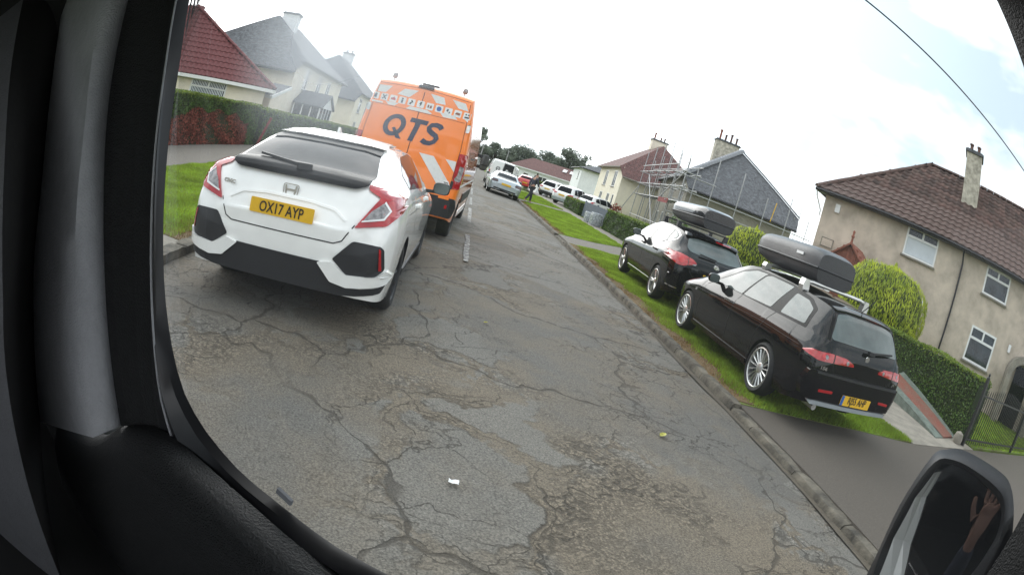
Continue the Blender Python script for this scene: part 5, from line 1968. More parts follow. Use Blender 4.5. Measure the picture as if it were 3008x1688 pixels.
# ---------------------------------------------------------------- orange van
def orange_van():
    c = Car('orange_van', 'tall orange work van with white diagonal stripes and dark QTS lettering on its back doors', 'van', (-.98, 9.48), 3.4, 1.0, 0.045)
    L = 5.6
    c.body(L,
           top=[(0, 2.46), (.03, 2.50), (.10, 2.535), (.5, 2.55), (3.9, 2.54), (4.3, 2.42), (4.9, 1.55), (5.2, 1.32), (5.5, 1.05), (5.6, .8)],
           belt=[(0, 1.55), (4.2, 1.55), (4.9, 1.30), (5.3, 1.05), (5.6, .6)],
           wb=[(0, .93), (.04, .965), (.12, .985), (.4, .995), (4.3, .99), (5.2, .90), (5.6, .7)],
           wm=[(0, .95), (.04, .99), (.12, 1.01), (.4, 1.02), (4.6, 1.02), (5.2, .95), (5.6, .75)],
           ws=[(0, .93), (.1, .97), (.4, 1.0), (4.6, 1.0), (5.6, .75)],
           bot=[(0, .42), (.3, .36), (4.6, .30), (5.6, .30)],
           wr=[(0, .80), (.06, .83), (.2, .85), (4.2, .85), (4.9, .80), (5.6, .4)],
           kz=.955, zmid=.9, arches=(1.0, 4.5), mat='orange', arch_r=.40, wheel_z=.34, cap=0.02)
    # doors: shut lines and hinges
    c.line('shut_line', [(0, 2.42), (0, .80)], 'b', w=0.012)
    c.line('shut_line', [(-.81, 2.30), (-.80, 2.43), (0, 2.47), (.80, 2.43), (.81, 2.30)], 'b', w=0.008)
    c.line('shut_line', [(-.81, 2.30), (-.86, 1.6), (-.86, .82)], 'b', w=0.008)
    c.line('shut_line', [(.81, 2.30), (.86, 1.6), (.86, .82)], 'b', w=0.008)
    c.line('crease', [(-.80, 2.06), (.80, 2.06)], 'b', w=0.006, mat='plastic')
    W_ = 'reflective'
    for p in ([(-.835, 2.38), (-.57, 2.40), (-.66, 2.27), (-.85, 2.255)], [(-.345, 2.40), (-.105, 2.415), (-.235, 2.27), (-.45, 2.285)],
              [(.345, 2.40), (.105, 2.415), (.235, 2.28), (.40, 2.285)], [(.49, 2.405), (.72, 2.39), (.80, 2.27), (.625, 2.28)]):
        c.panel('reflective_stripe', p, 'b', W_, off=0.003, thick=0.003, smooth=False)
    for p in ([(-.86, 2.10), (-.66, 2.10), (-.66, 2.075), (-.86, 2.07)], [(-.615, 2.125), (-.385, 2.13), (-.44, 2.075), (-.555, 2.07)], [(-.18, 2.125), (.13, 2.125), (.22, 2.085), (.20, 2.07), (-.24, 2.07)],
              [(.335, 2.145), (.60, 2.14), (.66, 2.085), (.42, 2.075)], [(.76, 2.135), (.835, 2.135), (.84, 2.085)]):
        c.panel('reflective_stripe', p, 'b', W_, off=0.003, thick=0.003, smooth=False)
    for p in ([(.20, 1.40), (.455, 1.40), (.86, .985), (.86, .93), (.66, .93)], [(.66, 1.40), (.845, 1.40), (.855, 1.22)], [(-.20, 1.40), (-.455, 1.40), (-.86, .985), (-.86, .93), (-.66, .93)], [(-.66, 1.40), (-.845, 1.40), (-.855, 1.22)]):
        c.panel('reflective_stripe', p, 'b', W_, off=0.003, thick=0.003, smooth=False)
    # the row of safety pictograms
    glyph = [
        [[(-.02, -.03), (.02, -.03), (.02, .03), (-.02, .03)]],
        [[(-.035, -.03), (-.02, -.035), (.035, .03), (.02, .035)], [(.035, -.03), (.02, -.035), (-.035, .03), (-.02, .035)]],
        [[(-.035, -.02), (.035, -.02), (.03, .01), (-.03, .01)], [(-.01, .01), (.02, .01), (.01, .03)]],
        [[(-.012, -.035), (.012, -.035), (.012, .01), (-.012, .01)], [(-.012, .015), (.012, .015), (.012, .035), (-.012, .035)]],
        [[(-.025, -.03), (-.005, -.03), (.01, .0), (-.02, 0)], [(0, 0), (.025, 0), (.005, .035), (-.01, .03)]],
        [[(-.01, -.035), (.015, 0), (-.005, 0)], [(-.02, 0), (.01, 0), (.015, .035), (-.005, .035)]],
        [[(-.03, -.02), (-.01, -.02), (-.01, .02), (-.03, .02)], [(.0, -.025), (.03, -.02), (.025, .02), (.005, .015)]],
        [circle((0, 0), .033, 12)],
        [[(-.03, .0), (-.005, -.01), (0, .03), (-.02, .03)], [(.0, -.03), (.03, -.02), (.02, .005)]],
        [[(-.035, -.012), (.03, -.02), (.035, .012), (-.02, .016)]],
        [circle((-.018, .018), .011, 8), circle((.018, .018), .011, 8), [(-.03, -.03), (.03, -.03), (.03, -.01), (-.03, -.01)]],
    ]
    ink = ['navy', 'navy', 'lampred', 'navy', 'ink', 'ink', 'terracotta', 'blue', 'navy', 'terracotta', 'ink']
    for i, g in enumerate(glyph):
        x = -.82 + i * .162
        z = 2.19 - 0.012 * abs(x) + 0.006
        s = .062
        st = c.panel('safety_sticker', rpoly([(x - s, z - s * .95), (x + s, z - s * .95), (x + s, z + s * .95), (x - s, z + s * .95)], .015), 'b', 'whiteplain', off=0.003, thick=0.003, smooth=False)
        for q in g:
            c.panel('pictogram', [(x + a * 1.25, z + b * 1.25) for a, b in q], 'b', ink[i], off=0.0055, thick=0.002, smooth=False, parent=st)
    # big company lettering, slanted
    # Q: oval ring with a tail; T and S as outlines
    y0 = c.project((0, 1.75), 'b')[0].y - 0.004

    def flat(name, polys, mat, yy=y0):
        b = MB()
        for p in polys:
            b.prism([(x, yy, z) for x, z in p], (0, -0.004, 0))
        return b.build(name, M[mat], parent=c.root)
    sl = 0.20

    def slant(p):
        return [(x + (z - 1.75) * sl, z) for x, z in p]
    ring = []
    N_ = 28
    for i in range(N_):
        a0, a1 = 2 * math.pi * i / N_, 2 * math.pi * (i + 1) / N_
        f = lambda a, k, kz: (-.345 + k * math.cos(a), 1.755 + kz * math.sin(a))
        ring.append(slant([f(a0, .185, .195), f(a1, .185, .195), f(a1, .105, .120), f(a0, .105, .120)]))
    tail = slant([(-.36, 1.70), (-.32, 1.725), (-.13, 1.545), (-.225, 1.545)])
    flat('company_lettering', ring + [tail], 'navy')
    flat('company_lettering', [slant([(-.125, 1.945), (.175, 1.945), (.175, 1.868), (-.125, 1.868)]), slant([(-.018, 1.868), (.068, 1.868), (.068, 1.55), (-.018, 1.55)])], 'navy')
    # S: sweep along a centre line
    sp = [(.435, 1.865), (.39, 1.905), (.32, 1.915), (.25, 1.895), (.228, 1.845), (.25, 1.80), (.315, 1.765), (.39, 1.735), (.425, 1.69), (.41, 1.63), (.355, 1.59), (.28, 1.585), (.205, 1.615)]
    cs = []
    for i in range(len(sp)):
        d = (Vector(sp[min(i + 1, len(sp) - 1)]) - Vector(sp[max(i - 1, 0)])).normalized()
        nn = Vector((-d.y, d.x)) * 0.04
        cs.append((Vector(sp[i]) - nn, Vector(sp[i]) + nn))
    flat('company_lettering', [slant([tuple(cs[i][0]), tuple(cs[i + 1][0]), tuple(cs[i + 1][1]), tuple(cs[i][1])]) for i in range(len(cs) - 1)], 'navy')
    # lamps
    lo = [(.865, 1.545), (.985, 1.545), (1.0, 1.30), (1.0, .95), (.895, .945), (.865, 1.15)]
    for l in c.rear2('tail_lamp', lo, 'lampred', off=0.02, thick=0.05, r=0.015, step=0.08):
        sg = 1 if sum(v.co.x for v in l.data.vertices) > 0 else -1
        c.panel('reversing_lamp', [(sg * x, z) for x, z in [(.925, 1.34), (.985, 1.335), (.985, 1.08), (.91, 1.08), (.89, 1.12), (.925, 1.18)]], 'b', 'lampclear', off=0.026, thick=0.006, parent=l, r=0.02)
    st = c.panel('speed_sticker', circle((.775, 1.0), .06, 18), 'b', 'whiteplain', off=0.005, thick=0.003, smooth=False)
    yy = c.project((.775, 1.0), 'b')[0].y
    text_mesh('lettering', '70', 0.055, (.775, yy - 0.007, 1.0), M['ink'], st, 0.002, bold=0.001)
    for z in (1.98, 1.0):
        for sg in (-1, 1):
            c.panel('hinge', rpoly([(sg * .875 - .025, z - .07), (sg * .875 + .025, z - .07), (sg * .875 + .025, z + .07), (sg * .875 - .025, z + .07)], .02), 'b', 'alloy' if z > 1.5 else 'plastic', off=0.02, thick=0.03)
    c.panel('bumper', [(-.98, .78), (.98, .78), (1.0, .62), (.97, .45), (-.97, .45), (-1.0, .62)], 'b', 'plastic', off=0.05, thick=0.08, r=0.03)
    for sg in (-1, 1):
        c.panel('reflector', [(sg * x, z) for x, z in [(.86, .66), (.90, .66), (.90, .60), (.86, .60)]], 'b', 'lampred', off=0.06, thick=0.02)
        c.panel('bumper_stripe', [(sg * x, z) for x, z in [(.72, .80), (.90, .80), (.90, .75), (.72, .75)]], 'b', 'orange', off=0.055, thick=0.02)
    c.plate((-.2, .62), .52, .11, -.085, 'SL19 KVT', letters=False)
    c.panel('high_brake_lamp', rpoly([(-.14, 2.47), (.14, 2.47), (.12, 2.51), (-.12, 2.51)], .01), 'b', 'plastic', off=0.05, thick=0.06)
    bt = MB()
    bt.box((0, .45, 2.60), (.3, .12, .03))
    bt.box((0, .45, 2.57), (.12, .08, .05))
    bt.build('roof_light', M['plastic'], parent=c.root)
    for x in (-.66, .62):
        b = MB()
        b.tube([(x, .35, 2.5), (x, .35, 2.6)], .012, 6)
        b.lathe([(.03, 0), (.045, .02), (.05, .06), (.035, .1), (0, .11)], 12, c=(x, .35, 2.58))
        b.build('beacon', M['lampclear'], parent=c.root, smooth=True)
    # right flank
    for ax in 'lr':
        c.panel('side_window', [(4.05, 1.62), (4.72, 1.58), (4.45, 2.15), (4.05, 2.25)], ax, 'dglass', r=0.04)
        c.panel('side_rub_strip', [(1.45, .62), (4.05, .62), (4.05, .82), (1.45, .82)], ax, 'plastic', off=0.015, thick=0.03, r=0.03)
        c.panel('sill', [(1.42, .36), (4.08, .33), (4.08, .45), (1.42, .47)], ax, 'white', off=0.006, r=0.02)
        c.line('shut_line', [(2.9, 2.35), (2.9, .6)], ax, w=0.01)
        c.line('shut_line', [(4.0, 2.35), (4.0, .5)], ax, w=0.01)
        c.line('door_rail', [(1.2, 1.5), (2.9, 1.5)], ax, 'plastic', 0.03)
        c.panel('reflective_stripe', [(.15, 1.02), (4.9, 1.02), (4.9, .98), (.15, .98)], ax, 'reflective', off=0.003, thick=0.003)
    c.panel('windscreen', [(-.78, 4.95), (.78, 4.95), (.76, 4.35), (-.76, 4.35)], 't', 'dglass')
    for sg in (-1, 1):
        b = MB()
        rows = []
        for t, k in ((0, .9), (.03, 1), (.1, .9), (.16, .3)):
            rows.append([(sg * 1.16 + k * .10 * math.copysign(abs(math.cos(a)) ** .5, math.cos(a)), 4.5 + t, 1.50 + k * .2 * math.copysign(abs(math.sin(a)) ** .5, math.sin(a))) for a in np.linspace(0, 2 * math.pi, 21)])
        b.grid(rows)
        b.bar((sg * .95, 4.56, 1.36), (sg * 1.1, 4.56, 1.38), .08, .08)
        b.bar((sg * .95, 4.56, 1.64), (sg * 1.1, 4.56, 1.62), .08, .08)
        m = b.build('door_mirror', M['plastic'], parent=c.root, smooth=True)
        g = MB()
        for z0, z1 in ((1.44, 1.68), (1.33, 1.42)):
            g.prism([(sg * 1.16 - .082, 4.502, z0), (sg * 1.16 + .082, 4.502, z0), (sg * 1.16 + .082, 4.502, z1), (sg * 1.16 - .082, 4.502, z1)], (0, -0.004, 0))
        g.build('mirror_glass', M['glass'], parent=m)
    for x in (-.985, .985):
        for y in (1.0, 4.5):
            c.wheel(x, y, .34, .24, .21, 'five', 'plastic', 5)
    return c


# ---------------------------------------------------------------- black estate with roof box
def black_estate():
    c = Car('black_estate_car', 'black estate car with multi-spoke silver wheels and a grey roof box, nearest on the verge', 'car', (4.6, 4.38), 1.1, 1.2, 0.115)
    c.body(4.43,
           top=[(0, .84), (.03, .92), (.08, 1.0), (.16, 1.13), (.26, 1.27), (.36, 1.315), (.7, 1.35), (1.3, 1.39), (2.0, 1.405), (2.3, 1.39), (2.65, 1.29), (3.3, .985), (3.7, .90), (4.1, .80), (4.3, .70), (4.43, .52)],
           belt=[(0, .80), (.04, .87), (.10, .93), (.4, .965), (1.1, .955), (2.0, .925), (2.8, .905), (3.3, .88), (3.8, .80), (4.2, .68), (4.43, .46)],
           wb=[(0, .62), (.04, .68), (.10, .715), (.3, .75), (.8, .785), (2, .80), (3.2, .79), (3.8, .74), (4.2, .62), (4.43, .40)],
           wm=[(0, .74), (.03, .79), (.10, .825), (.3, .855), (.9, .872), (3.6, .872), (4.0, .82), (4.25, .70), (4.43, .48)],
           ws=[(0, .66), (.1, .76), (.4, .82), (3.6, .83), (4.1, .74), (4.43, .45)],
           bot=[(0, .30), (.15, .27), (.45, .22), (3.9, .20), (4.43, .22)],
           wr=[(0, .52), (.1, .57), (.3, .565), (1, .58), (2, .60), (2.6, .60), (3.25, .70), (4.43, .25)],
           kz=.90, zmid=.62, arches=(.945, 3.57), mat='black', arch_r=.345, wheel_z=.30)
    # glass: dark frames first, panes on top
    c.panel('rear_window', [(-.62, .985), (.62, .985), (.52, 1.235), (.36, 1.262), (-.36, 1.262), (-.52, 1.235)], 'b', 'glass', off=0.005, r=0.04)
    c.panel('rear_window_frame', [(-.665, .975), (-.63, .965), (-.54, 1.245), (-.36, 1.275), (.36, 1.275), (.54, 1.245), (.63, .965), (.665, .975), (.565, 1.275), (.38, 1.302), (-.38, 1.302), (-.565, 1.275)], 'b', 'gloss', off=0.003, thick=0.006)
    wins = [[(2.05, .955), (2.62, .945), (2.92, .95), (2.42, 1.215), (2.1, 1.305), (1.80, 1.318), (1.84, 1.29)], [(1.26, .985), (2.0, .958), (1.80, 1.29), (1.70, 1.315), (1.14, 1.308)], [(.50, 1.005), (1.02, .990), (1.00, 1.26), (.72, 1.245), (.54, 1.18)]]
    for p in wins:
        c.both('side_window', p, 'glass', off=0.0055, r=0.025)
    frame = [(.44, .975), (2.98, .935), (2.44, 1.245), (2.1, 1.335), (1.2, 1.335), (.7, 1.28), (.48, 1.20)]
    c.both('window_frame', frame, 'gloss', off=0.0025, thick=0.004, r=0.03)
    c.panel('windscreen', [(-.66, 3.25), (.66, 3.25), (.55, 2.62), (-.55, 2.62)], 't', 'glass')
    for ax in 'lr':
        c.line('shut_line', [(2.03, .945), (2.07, .82), (2.05, .26)], ax)
        c.line('shut_line', [(1.10, .965), (1.20, .80), (1.30, .62), (1.33, .30)], ax)
        c.line('shut_line', [(2.98, .925), (3.10, .85), (3.16, .5), (3.12, .28)], ax)
        c.line('crease', [(.35, .80), (1.2, .80), (3.9, .70)], ax, 'plastic', 0.004)
        h = MB()
        p = c.project((2.22, .805), ax)[0]
        sg = -1 if ax == 'l' else 1
        h.bar((p.x + sg * .02, 2.12, .808), (p.x + sg * .02, 2.32, .800), .03, .025)
        h.build('door_handle', M['chrome'], parent=c.root)
        c.panel('side_repeater', circle((3.35, .70), .03, 12, .02), ax, 'lampclear', off=0.006, thick=0.008)
        c.panel('side_sill', [(1.32, .24), (3.2, .22), (3.2, .27), (1.32, .29)], ax, 'black', off=0.02, thick=0.03)
    # tail: slim lamps across the tailgate corner
    lo = [(.845, .775), (.80, .83), (.60, .852), (.36, .845), (.245, .812), (.228, .785), (.48, .768), (.77, .752)]
    for l in c.rear2('tail_lamp', lo, 'lampred', off=0.012, thick=0.03, r=0.02, step=0.04):
        sg = 1 if sum(v.co.x for v in l.data.vertices) > 0 else -1
        c.panel('lamp_divide', [(sg * x, z) for x, z in [(.545, .765), (.56, .765), (.56, .853), (.545, .853)]], 'b', 'plastic', off=0.0145, thick=0.004, parent=l)
        for xx in (.70, .66, .40, .34):
            c.panel('bulb_cell', circle((sg * xx, .805), .022, 10), 'b', 'lampclear' if xx in (.66, .34) else 'red', off=0.0145, thick=0.003, parent=l)
    c.line('shut_line', [(-.64, .96), (-.57, .80), (-.50, .66), (.50, .66), (.57, .80), (.64, .96)], 'b', w=0.009)
    c.panel('bumper', [(-.80, .655), (-.52, .635), (.52, .635), (.80, .655), (.82, .50), (.78, .36), (-.78, .36), (-.82, .50)], 'b', 'black', off=0.035, thick=0.05, r=0.03)
    c.panel('bumper_strip', [(-.74, .655), (.74, .655), (.73, .63), (-.73, .63)], 'b', 'plastic', off=0.038, thick=0.02)
    c.panel('diffuser', [(-.72, .345), (.72, .345), (.66, .30), (-.66, .30)], 'b', 'silver', off=0.035, thick=0.04, r=0.02)
    for sg in (-1, 1):
        c.panel('reflector', [(sg * x, z) for x, z in [(.64, .475), (.43, .485), (.43, .455), (.64, .445)]], 'b', 'lampred', off=0.042, thick=0.01, r=0.01)
    c.plate((0, .42), .53, .112, -.075, 'RJ55 AHP', blue=True)
    h = c.project((0, .90), 'b')[0]
    b = MB()
    b.lathe([(0, 0), (.035, 0), (.036, .006), (.028, .009), (0, .009)], 20, axis='y', c=(0, h.y - .012, .895))
    b.build('emblem', M['chrome'], parent=c.root, smooth=True)
    h = c.project((-.66, .69), 'b')[0]
    text_mesh('model_badge', '156', .034, (-.665, h.y - .022, .693), M['chrome'], c.root, .005, bold=.002, sx=1.3, rot=(0, 0, R(-16)))
    h = c.project((.60, .69), 'b')[0]
    text_mesh('model_badge', 'JTD', .028, (.62, h.y - .016, .70), M['chrome'], c.root, .005, bold=.001, rot=(0, 0, R(14)))
    w = MB()
    w.bar((.05, -0.005, .985), (.47, .06, 1.02), .022, .02)
    w.box((.02, .0, .975), (.10, .05, .04))
    w.build('wiper', M['plastic'], parent=c.root)
    sp = c.panel('roof_spoiler', [(-.53, .285), (.53, .285), (.57, .44), (-.57, .44)], 't', 'black', off=0.016, thick=0.02, r=0.04)
    c.panel('high_brake_lamp', [(-.02, 1.287), (.30, 1.282), (.30, 1.297), (-.02, 1.302)], 'b', 'lampred', off=0.01, thick=0.02)
    a = MB()
    a.tube([(0, .42, 1.33), (0, .22, 1.52)], .006, 6)
    a.build('aerial', M['plastic'], parent=c.root)
    e = MB()
    e.tube([(-.55, .02, .255), (-.55, .25, .255)], .035, 12)
    e.build('exhaust', M['alloy'], parent=c.root, smooth=True)
    for x in (-.862, .862):
        for y in (.945, 3.57):
            c.wheel(x + (.006 if x > 0 else -.006), y, .31, .21, .235, 'multi', 'alloy', 17)
    c.mirror(2.68, .985, .86, 'black', .18, .13)
    # roof bars belong to the car
    for y in (2.02, 1.02):
        b = MB()
        zt = 1.44
        b.tube([(-.58, y, zt - .02), (-.45, y, zt + .0), (.45, y, zt + .0), (.58, y, zt - .02)], .024, 10)
        r = b.build('roof_bar', M['alloy'], parent=c.root, smooth=True)
        for sg in (-1, 1):
            f = MB()
            hz = c.project((sg * .555, y), 't')[0].z
            f.prism([(sg * .50, y - .05, hz - .02), (sg * .60, y - .05, hz - .05), (sg * .62, y - .05, hz + .04), (sg * .60, y - .05, zt + .015), (sg * .53, y - .05, zt + .015)], (0, .10, 0))
            f.build('bar_foot', M['alloy'], parent=r)
    return c


def roof_box(name, label, car, x, y0, y1, z0, z1, w, mat, lid_mat, nose=0.28, tail=0.2):
    """a roof box: two shells meeting at a lip, pointed nose, blunt tail"""
    root = empty(name, car.root.matrix_basis @ Vector((x, (y0 + y1) / 2, z0)))
    root.rotation_euler = car.root.rotation_euler
    tag(root, label, 'roof box', 'roof boxes on the black cars')
    L = y1 - y0
    H = z1 - z0
    lip = H * 0.42
    up, dn, lp = [], [], []
    for t in np.linspace(0, 1, 22):
        y = -L / 2 + L * t
        fn = min(1.0, (1 - t) / nose)
        ft = min(1.0, t / tail)
        k = (math.sin(fn * math.pi / 2) ** 0.55) * (0.86 + 0.14 * math.sin(ft * math.pi / 2))
        kh = (0.86 + 0.14 * math.sin(min(1, (1 - t) / 0.5) * math.pi / 2)) * math.sin(min(1, (1 - t) / 0.24) * math.pi / 2) ** .6 * (0.80 + 0.20 * math.sin(min(1, t / 0.10) * math.pi / 2))
        hw = w / 2 * max(k, 0.12)
        hh = (H - lip) * max(kh, 0.06)
        up.append([(hw * math.copysign(abs(math.cos(a)) ** 0.42, math.cos(a)), y, lip + hh * math.sin(a) ** 0.5) for a in np.linspace(0, math.pi, 17)])
        dl = lip * (0.35 + 0.65 * min(1, (1 - t) / 0.35)) if t > 0.65 else lip
        dn.append([(hw * 0.97 * math.copysign(abs(math.cos(a)) ** 0.45, math.cos(a)), y, lip - dl * math.sin(a) ** 0.6) for a in np.linspace(0, math.pi, 17)])
        lp.append((hw, y))
    b = MB()
    b.grid(up)
    b.add(up[0], [tuple(range(17))])
    b.add(up[-1], [tuple(range(17))])
    lid = b.build('lid', M[lid_mat], parent=root, smooth=True, sharp=60)
    b = MB()
    b.grid(dn)
    b.add(dn[0], [tuple(range(17))])
    b.add(dn[-1], [tuple(range(17))])
    b.build('base', M[mat], parent=root, smooth=True, sharp=60)
    b = MB()
    edge = [(-hw, y, lip) for hw, y in lp] + [(hw, y, lip) for hw, y in reversed(lp)]
    edge.append(edge[0])
    b.tube(edge, .016, 6, cap=False)
    b.build('lip', M[mat], parent=root, smooth=True)
    return root, lid, L, H, lip


def black_hatch():
    c = Car('black_hatchback', 'black hatchback with red corner lamps and a glossy black roof box, on the verge ahead', 'car', (4.86, 9.35), 2.3, 0.5, 0.115)
    c.body(4.42,
           top=[(0, .86), (.03, .94), (.10, 1.02), (.20, 1.09), (.34, 1.19), (.56, 1.37), (.66, 1.43), (.9, 1.475), (1.5, 1.51), (2.1, 1.50), (2.6, 1.40), (3.3, 1.08), (3.7, .97), (4.1, .85), (4.3, .72), (4.42, .55)],
           belt=[(0, .82), (.04, .90), (.12, .97), (.3, 1.04), (.7, 1.06), (1.4, 1.01), (2.4, .955), (3.2, .91), (3.7, .83), (4.15, .70), (4.42, .48)],
           wb=[(0, .60), (.05, .70), (.12, .76), (.3, .81), (.8, .83), (3.0, .83), (3.6, .80), (4.1, .66), (4.42, .40)],
           wm=[(0, .72), (.04, .79), (.12, .85), (.3, .89), (.8, .905), (3.6, .905), (4.0, .85), (4.25, .72), (4.42, .5)],
           ws=[(0, .66), (.1, .77), (.4, .85), (3.6, .85), (4.1, .75), (4.42, .45)],
           bot=[(0, .32), (.2, .28), (.5, .22), (3.9, .20), (4.42, .22)],
           wr=[(0, .50), (.2, .58), (.6, .60), (1.5, .62), (2.4, .61), (3.2, .70), (4.42, .25)],
           kz=.90, zmid=.66, arches=(.755, 3.40), mat='black', arch_r=.365, wheel_z=.315)
    c.panel('rear_window', [(-.55, 1.105), (-.3, 1.085), (.3, 1.085), (.55, 1.105), (.60, 1.16), (.54, 1.325), (.35, 1.36), (-.35, 1.36), (-.54, 1.325), (-.60, 1.16)], 'b', 'glass', off=0.005, r=0.03)
    c.panel('rear_spoiler', [(-.60, 1.345), (-.36, 1.372), (.36, 1.372), (.60, 1.345), (.57, 1.40), (.36, 1.425), (-.36, 1.425), (-.57, 1.40)], 'b', 'black', off=0.05, thick=0.08, r=0.01)
    c.panel('high_brake_lamp', [(.05, 1.385), (.40, 1.38), (.40, 1.40), (.05, 1.405)], 'b', 'lampred', off=0.054, thick=0.02)
    glass = [(.66, 1.24), (1.09, 1.085), (1.99, 1.035), (2.82, .985), (2.34, 1.24), (1.62, 1.40), (1.26, 1.405), (.90, 1.365), (.70, 1.30)]
    c.both('window_frame', [(.64, 1.235), (1.08, 1.075), (1.99, 1.025), (2.86, .97), (2.36, 1.25), (1.62, 1.41), (1.26, 1.415), (.88, 1.375), (.68, 1.315)], 'gloss', off=0.003, thick=0.006, r=0.03)
    for ax in 'lr':
        c.line('window_chrome', [(2.88, .965), (1.99, 1.018), (1.08, 1.068), (.63, 1.235), (.66, 1.32), (.88, 1.382), (1.26, 1.422), (1.62, 1.417), (2.36, 1.257)], ax, 'chrome', 0.02, off=0.007, parent=c.root)
    for w in ([(1.02, 1.135), (1.20, 1.085), (1.99, 1.038), (1.86, 1.37), (1.62, 1.398), (1.26, 1.40), (1.10, 1.385)], [(2.04, 1.035), (2.80, .99), (2.34, 1.235), (1.92, 1.355)], [(.68, 1.245), (.98, 1.14), (1.06, 1.38), (.90, 1.362), (.71, 1.30)]):
        c.both('side_window', w, 'glass', off=0.006, r=0.015)
    c.panel('windscreen', [(-.66, 3.2), (.66, 3.2), (.56, 2.6), (-.56, 2.6)], 't', 'glass')
    for ax in 'lr':
        c.line('shut_line', [(2.02, 1.02), (2.08, .85), (2.05, .28)], ax)
        c.line('shut_line', [(1.02, 1.08), (1.1, .9), (1.15, .72), (1.2, .3)], ax)
        c.line('shut_line', [(2.98, .94), (3.02, .6), (2.96, .28)], ax)
        c.panel('side_trim', [(1.2, .295), (2.95, .275), (2.95, .29), (1.2, .31)], ax, 'chrome', off=0.012, thick=0.02)
        for y in (1.18, 2.12):
            h = MB()
            p = c.project((y, .90), ax)[0]
            sg = -1 if ax == 'l' else 1
            h.bar((p.x + sg * .018, y, .90), (p.x + sg * .018, y + .2, .895), .03, .03)
            h.build('door_handle', M['black'], parent=c.root)
        c.panel('fuel_flap', circle((.52, .84), .085, 18), ax, 'black', off=0.005, thick=0.01) if ax == 'r' else None
    lo = [(.90, .955), (.86, 1.02), (.72, 1.025), (.50, .985), (.42, .93), (.46, .895), (.56, .885), (.68, .83), (.80, .825), (.885, .875)]
    for l in c.rear2('tail_lamp', lo, 'lampred', off=0.014, thick=0.04, r=0.025, step=0.04):
        sg = 1 if sum(v.co.x for v in l.data.vertices) > 0 else -1
        c.panel('lamp_divide', [(sg * x, z) for x, z in [(.60, .86), (.61, .86), (.60, 1.0), (.59, 1.0)]], 'b', 'plastic', off=0.017, thick=0.004, parent=l)
        c.panel('bulb_cell', circle((sg * .73, .92), .05, 14), 'b', 'red', off=0.018, thick=0.004, parent=l)
        c.panel('reversing_lamp', [(sg * x, z) for x, z in [(.43, .925), (.52, .905), (.51, .888), (.455, .89)]], 'b', 'lampclear', off=0.018, thick=0.004, parent=l)
    c.line('shut_line', [(-.72, 1.10), (-.61, .87), (-.50, .72), (-.40, .66), (.40, .66), (.50, .72), (.61, .87), (.72, 1.10)], 'b', w=0.009)
    c.panel('bumper', [(-.86, .64), (-.42, .62), (.42, .62), (.86, .64), (.87, .50), (.80, .36), (-.80, .36), (-.87, .50)], 'b', 'black', off=0.03, thick=0.05, r=0.03)
    for sg in (-1, 1):
        c.panel('bumper_trim', [(sg * x, z) for x, z in [(.84, .425), (.58, .415), (.58, .40), (.84, .41)]], 'b', 'chrome', off=0.036, thick=0.02)
    c.plate((0, .735), .52, .11, -.045, 'SD62 WNU', letters=False)
    h = c.project((0, .965), 'b')[0]
    b = MB()
    b.lathe([(.065, 0), (.068, .012), (.052, .014), (.050, .004), (0, .006)], 24, axis='y', c=(0, h.y - .016, .965))
    for p, q in (((-.03, .98), (.0, .94)), ((0, .94), (.035, .985)), ((-.045, .985), (-.01, .985))):
        b.bar((p[0], h.y - .013, p[1]), (q[0], h.y - .013, q[1]), .016, .008, up=(0, 1, 0))
    b.build('emblem', M['chrome'], parent=c.root, smooth=True)
    h = c.project((-.46, .83), 'b')[0]
    text_mesh('model_badge', 'ASTRA', .030, (-.455, h.y - .012, .832), M['chrome'], c.root, .005, bold=.001, sx=1.1, rot=(0, 0, R(-8)))
    w = MB()
    w.bar((0.0, .16, 1.095), (-.36, .17, 1.115), .03, .025)
    w.build('wiper', M['plastic'], parent=c.root)
    for x in (-.892, .892):
        for y in (.755, 3.40):
            c.wheel(x + (.006 if x > 0 else -.006), y, .325, .215, .24, 'double', 'alloy', 10)
    c.mirror(2.50, 1.05, .90, 'black', .2, .14)
    for y in (2.15, 1.25):
        b = MB()
        zt = 1.575
        b.bar((-.60, y, zt), (.60, y, zt), .05, .03)
        r = b.build('roof_bar', M['plastic'], parent=c.root)
        for sg in (-1, 1):
            f = MB()
            hz = c.project((sg * .56, y), 't')[0].z
            f.prism([(sg * .50, y - .05, hz - .02), (sg * .60, y - .05, hz - .04), (sg * .60, y - .05, zt + .01), (sg * .53, y - .05, zt + .01)], (0, .10, 0))
            f.build('bar_foot', M['plastic'], parent=r)
    return c


hatch_w = white_hatch()
van_o = orange_van()
estate_b = black_estate()
hatch_b = black_hatch()
bpy.context.view_layer.update()
rb, rlid, rL, rH, rlip = roof_box('roof_box', 'matt dark grey roof box with a pointed nose, on the estate car', estate_b, -.12, 1.0, 2.92, 1.45, 1.87, .76, 'plastic', 'boxgrey')
b = MB()
b.box((-.385, -.55, rlip + .10), (.012, .16, .035))
b.box((-.30, .35, rlip + .13), (.012, .06, .03)) if False else None
b.build('badge', M['whiteplain'], parent=rb)
rb2, rlid2, rL2, rH2, rlip2 = roof_box('roof_box', 'glossy black roof box with silver nose, on the hatchback', hatch_b, 0.02, .6, 2.95, 1.605, 2.03, .82, 'plastic', 'black')
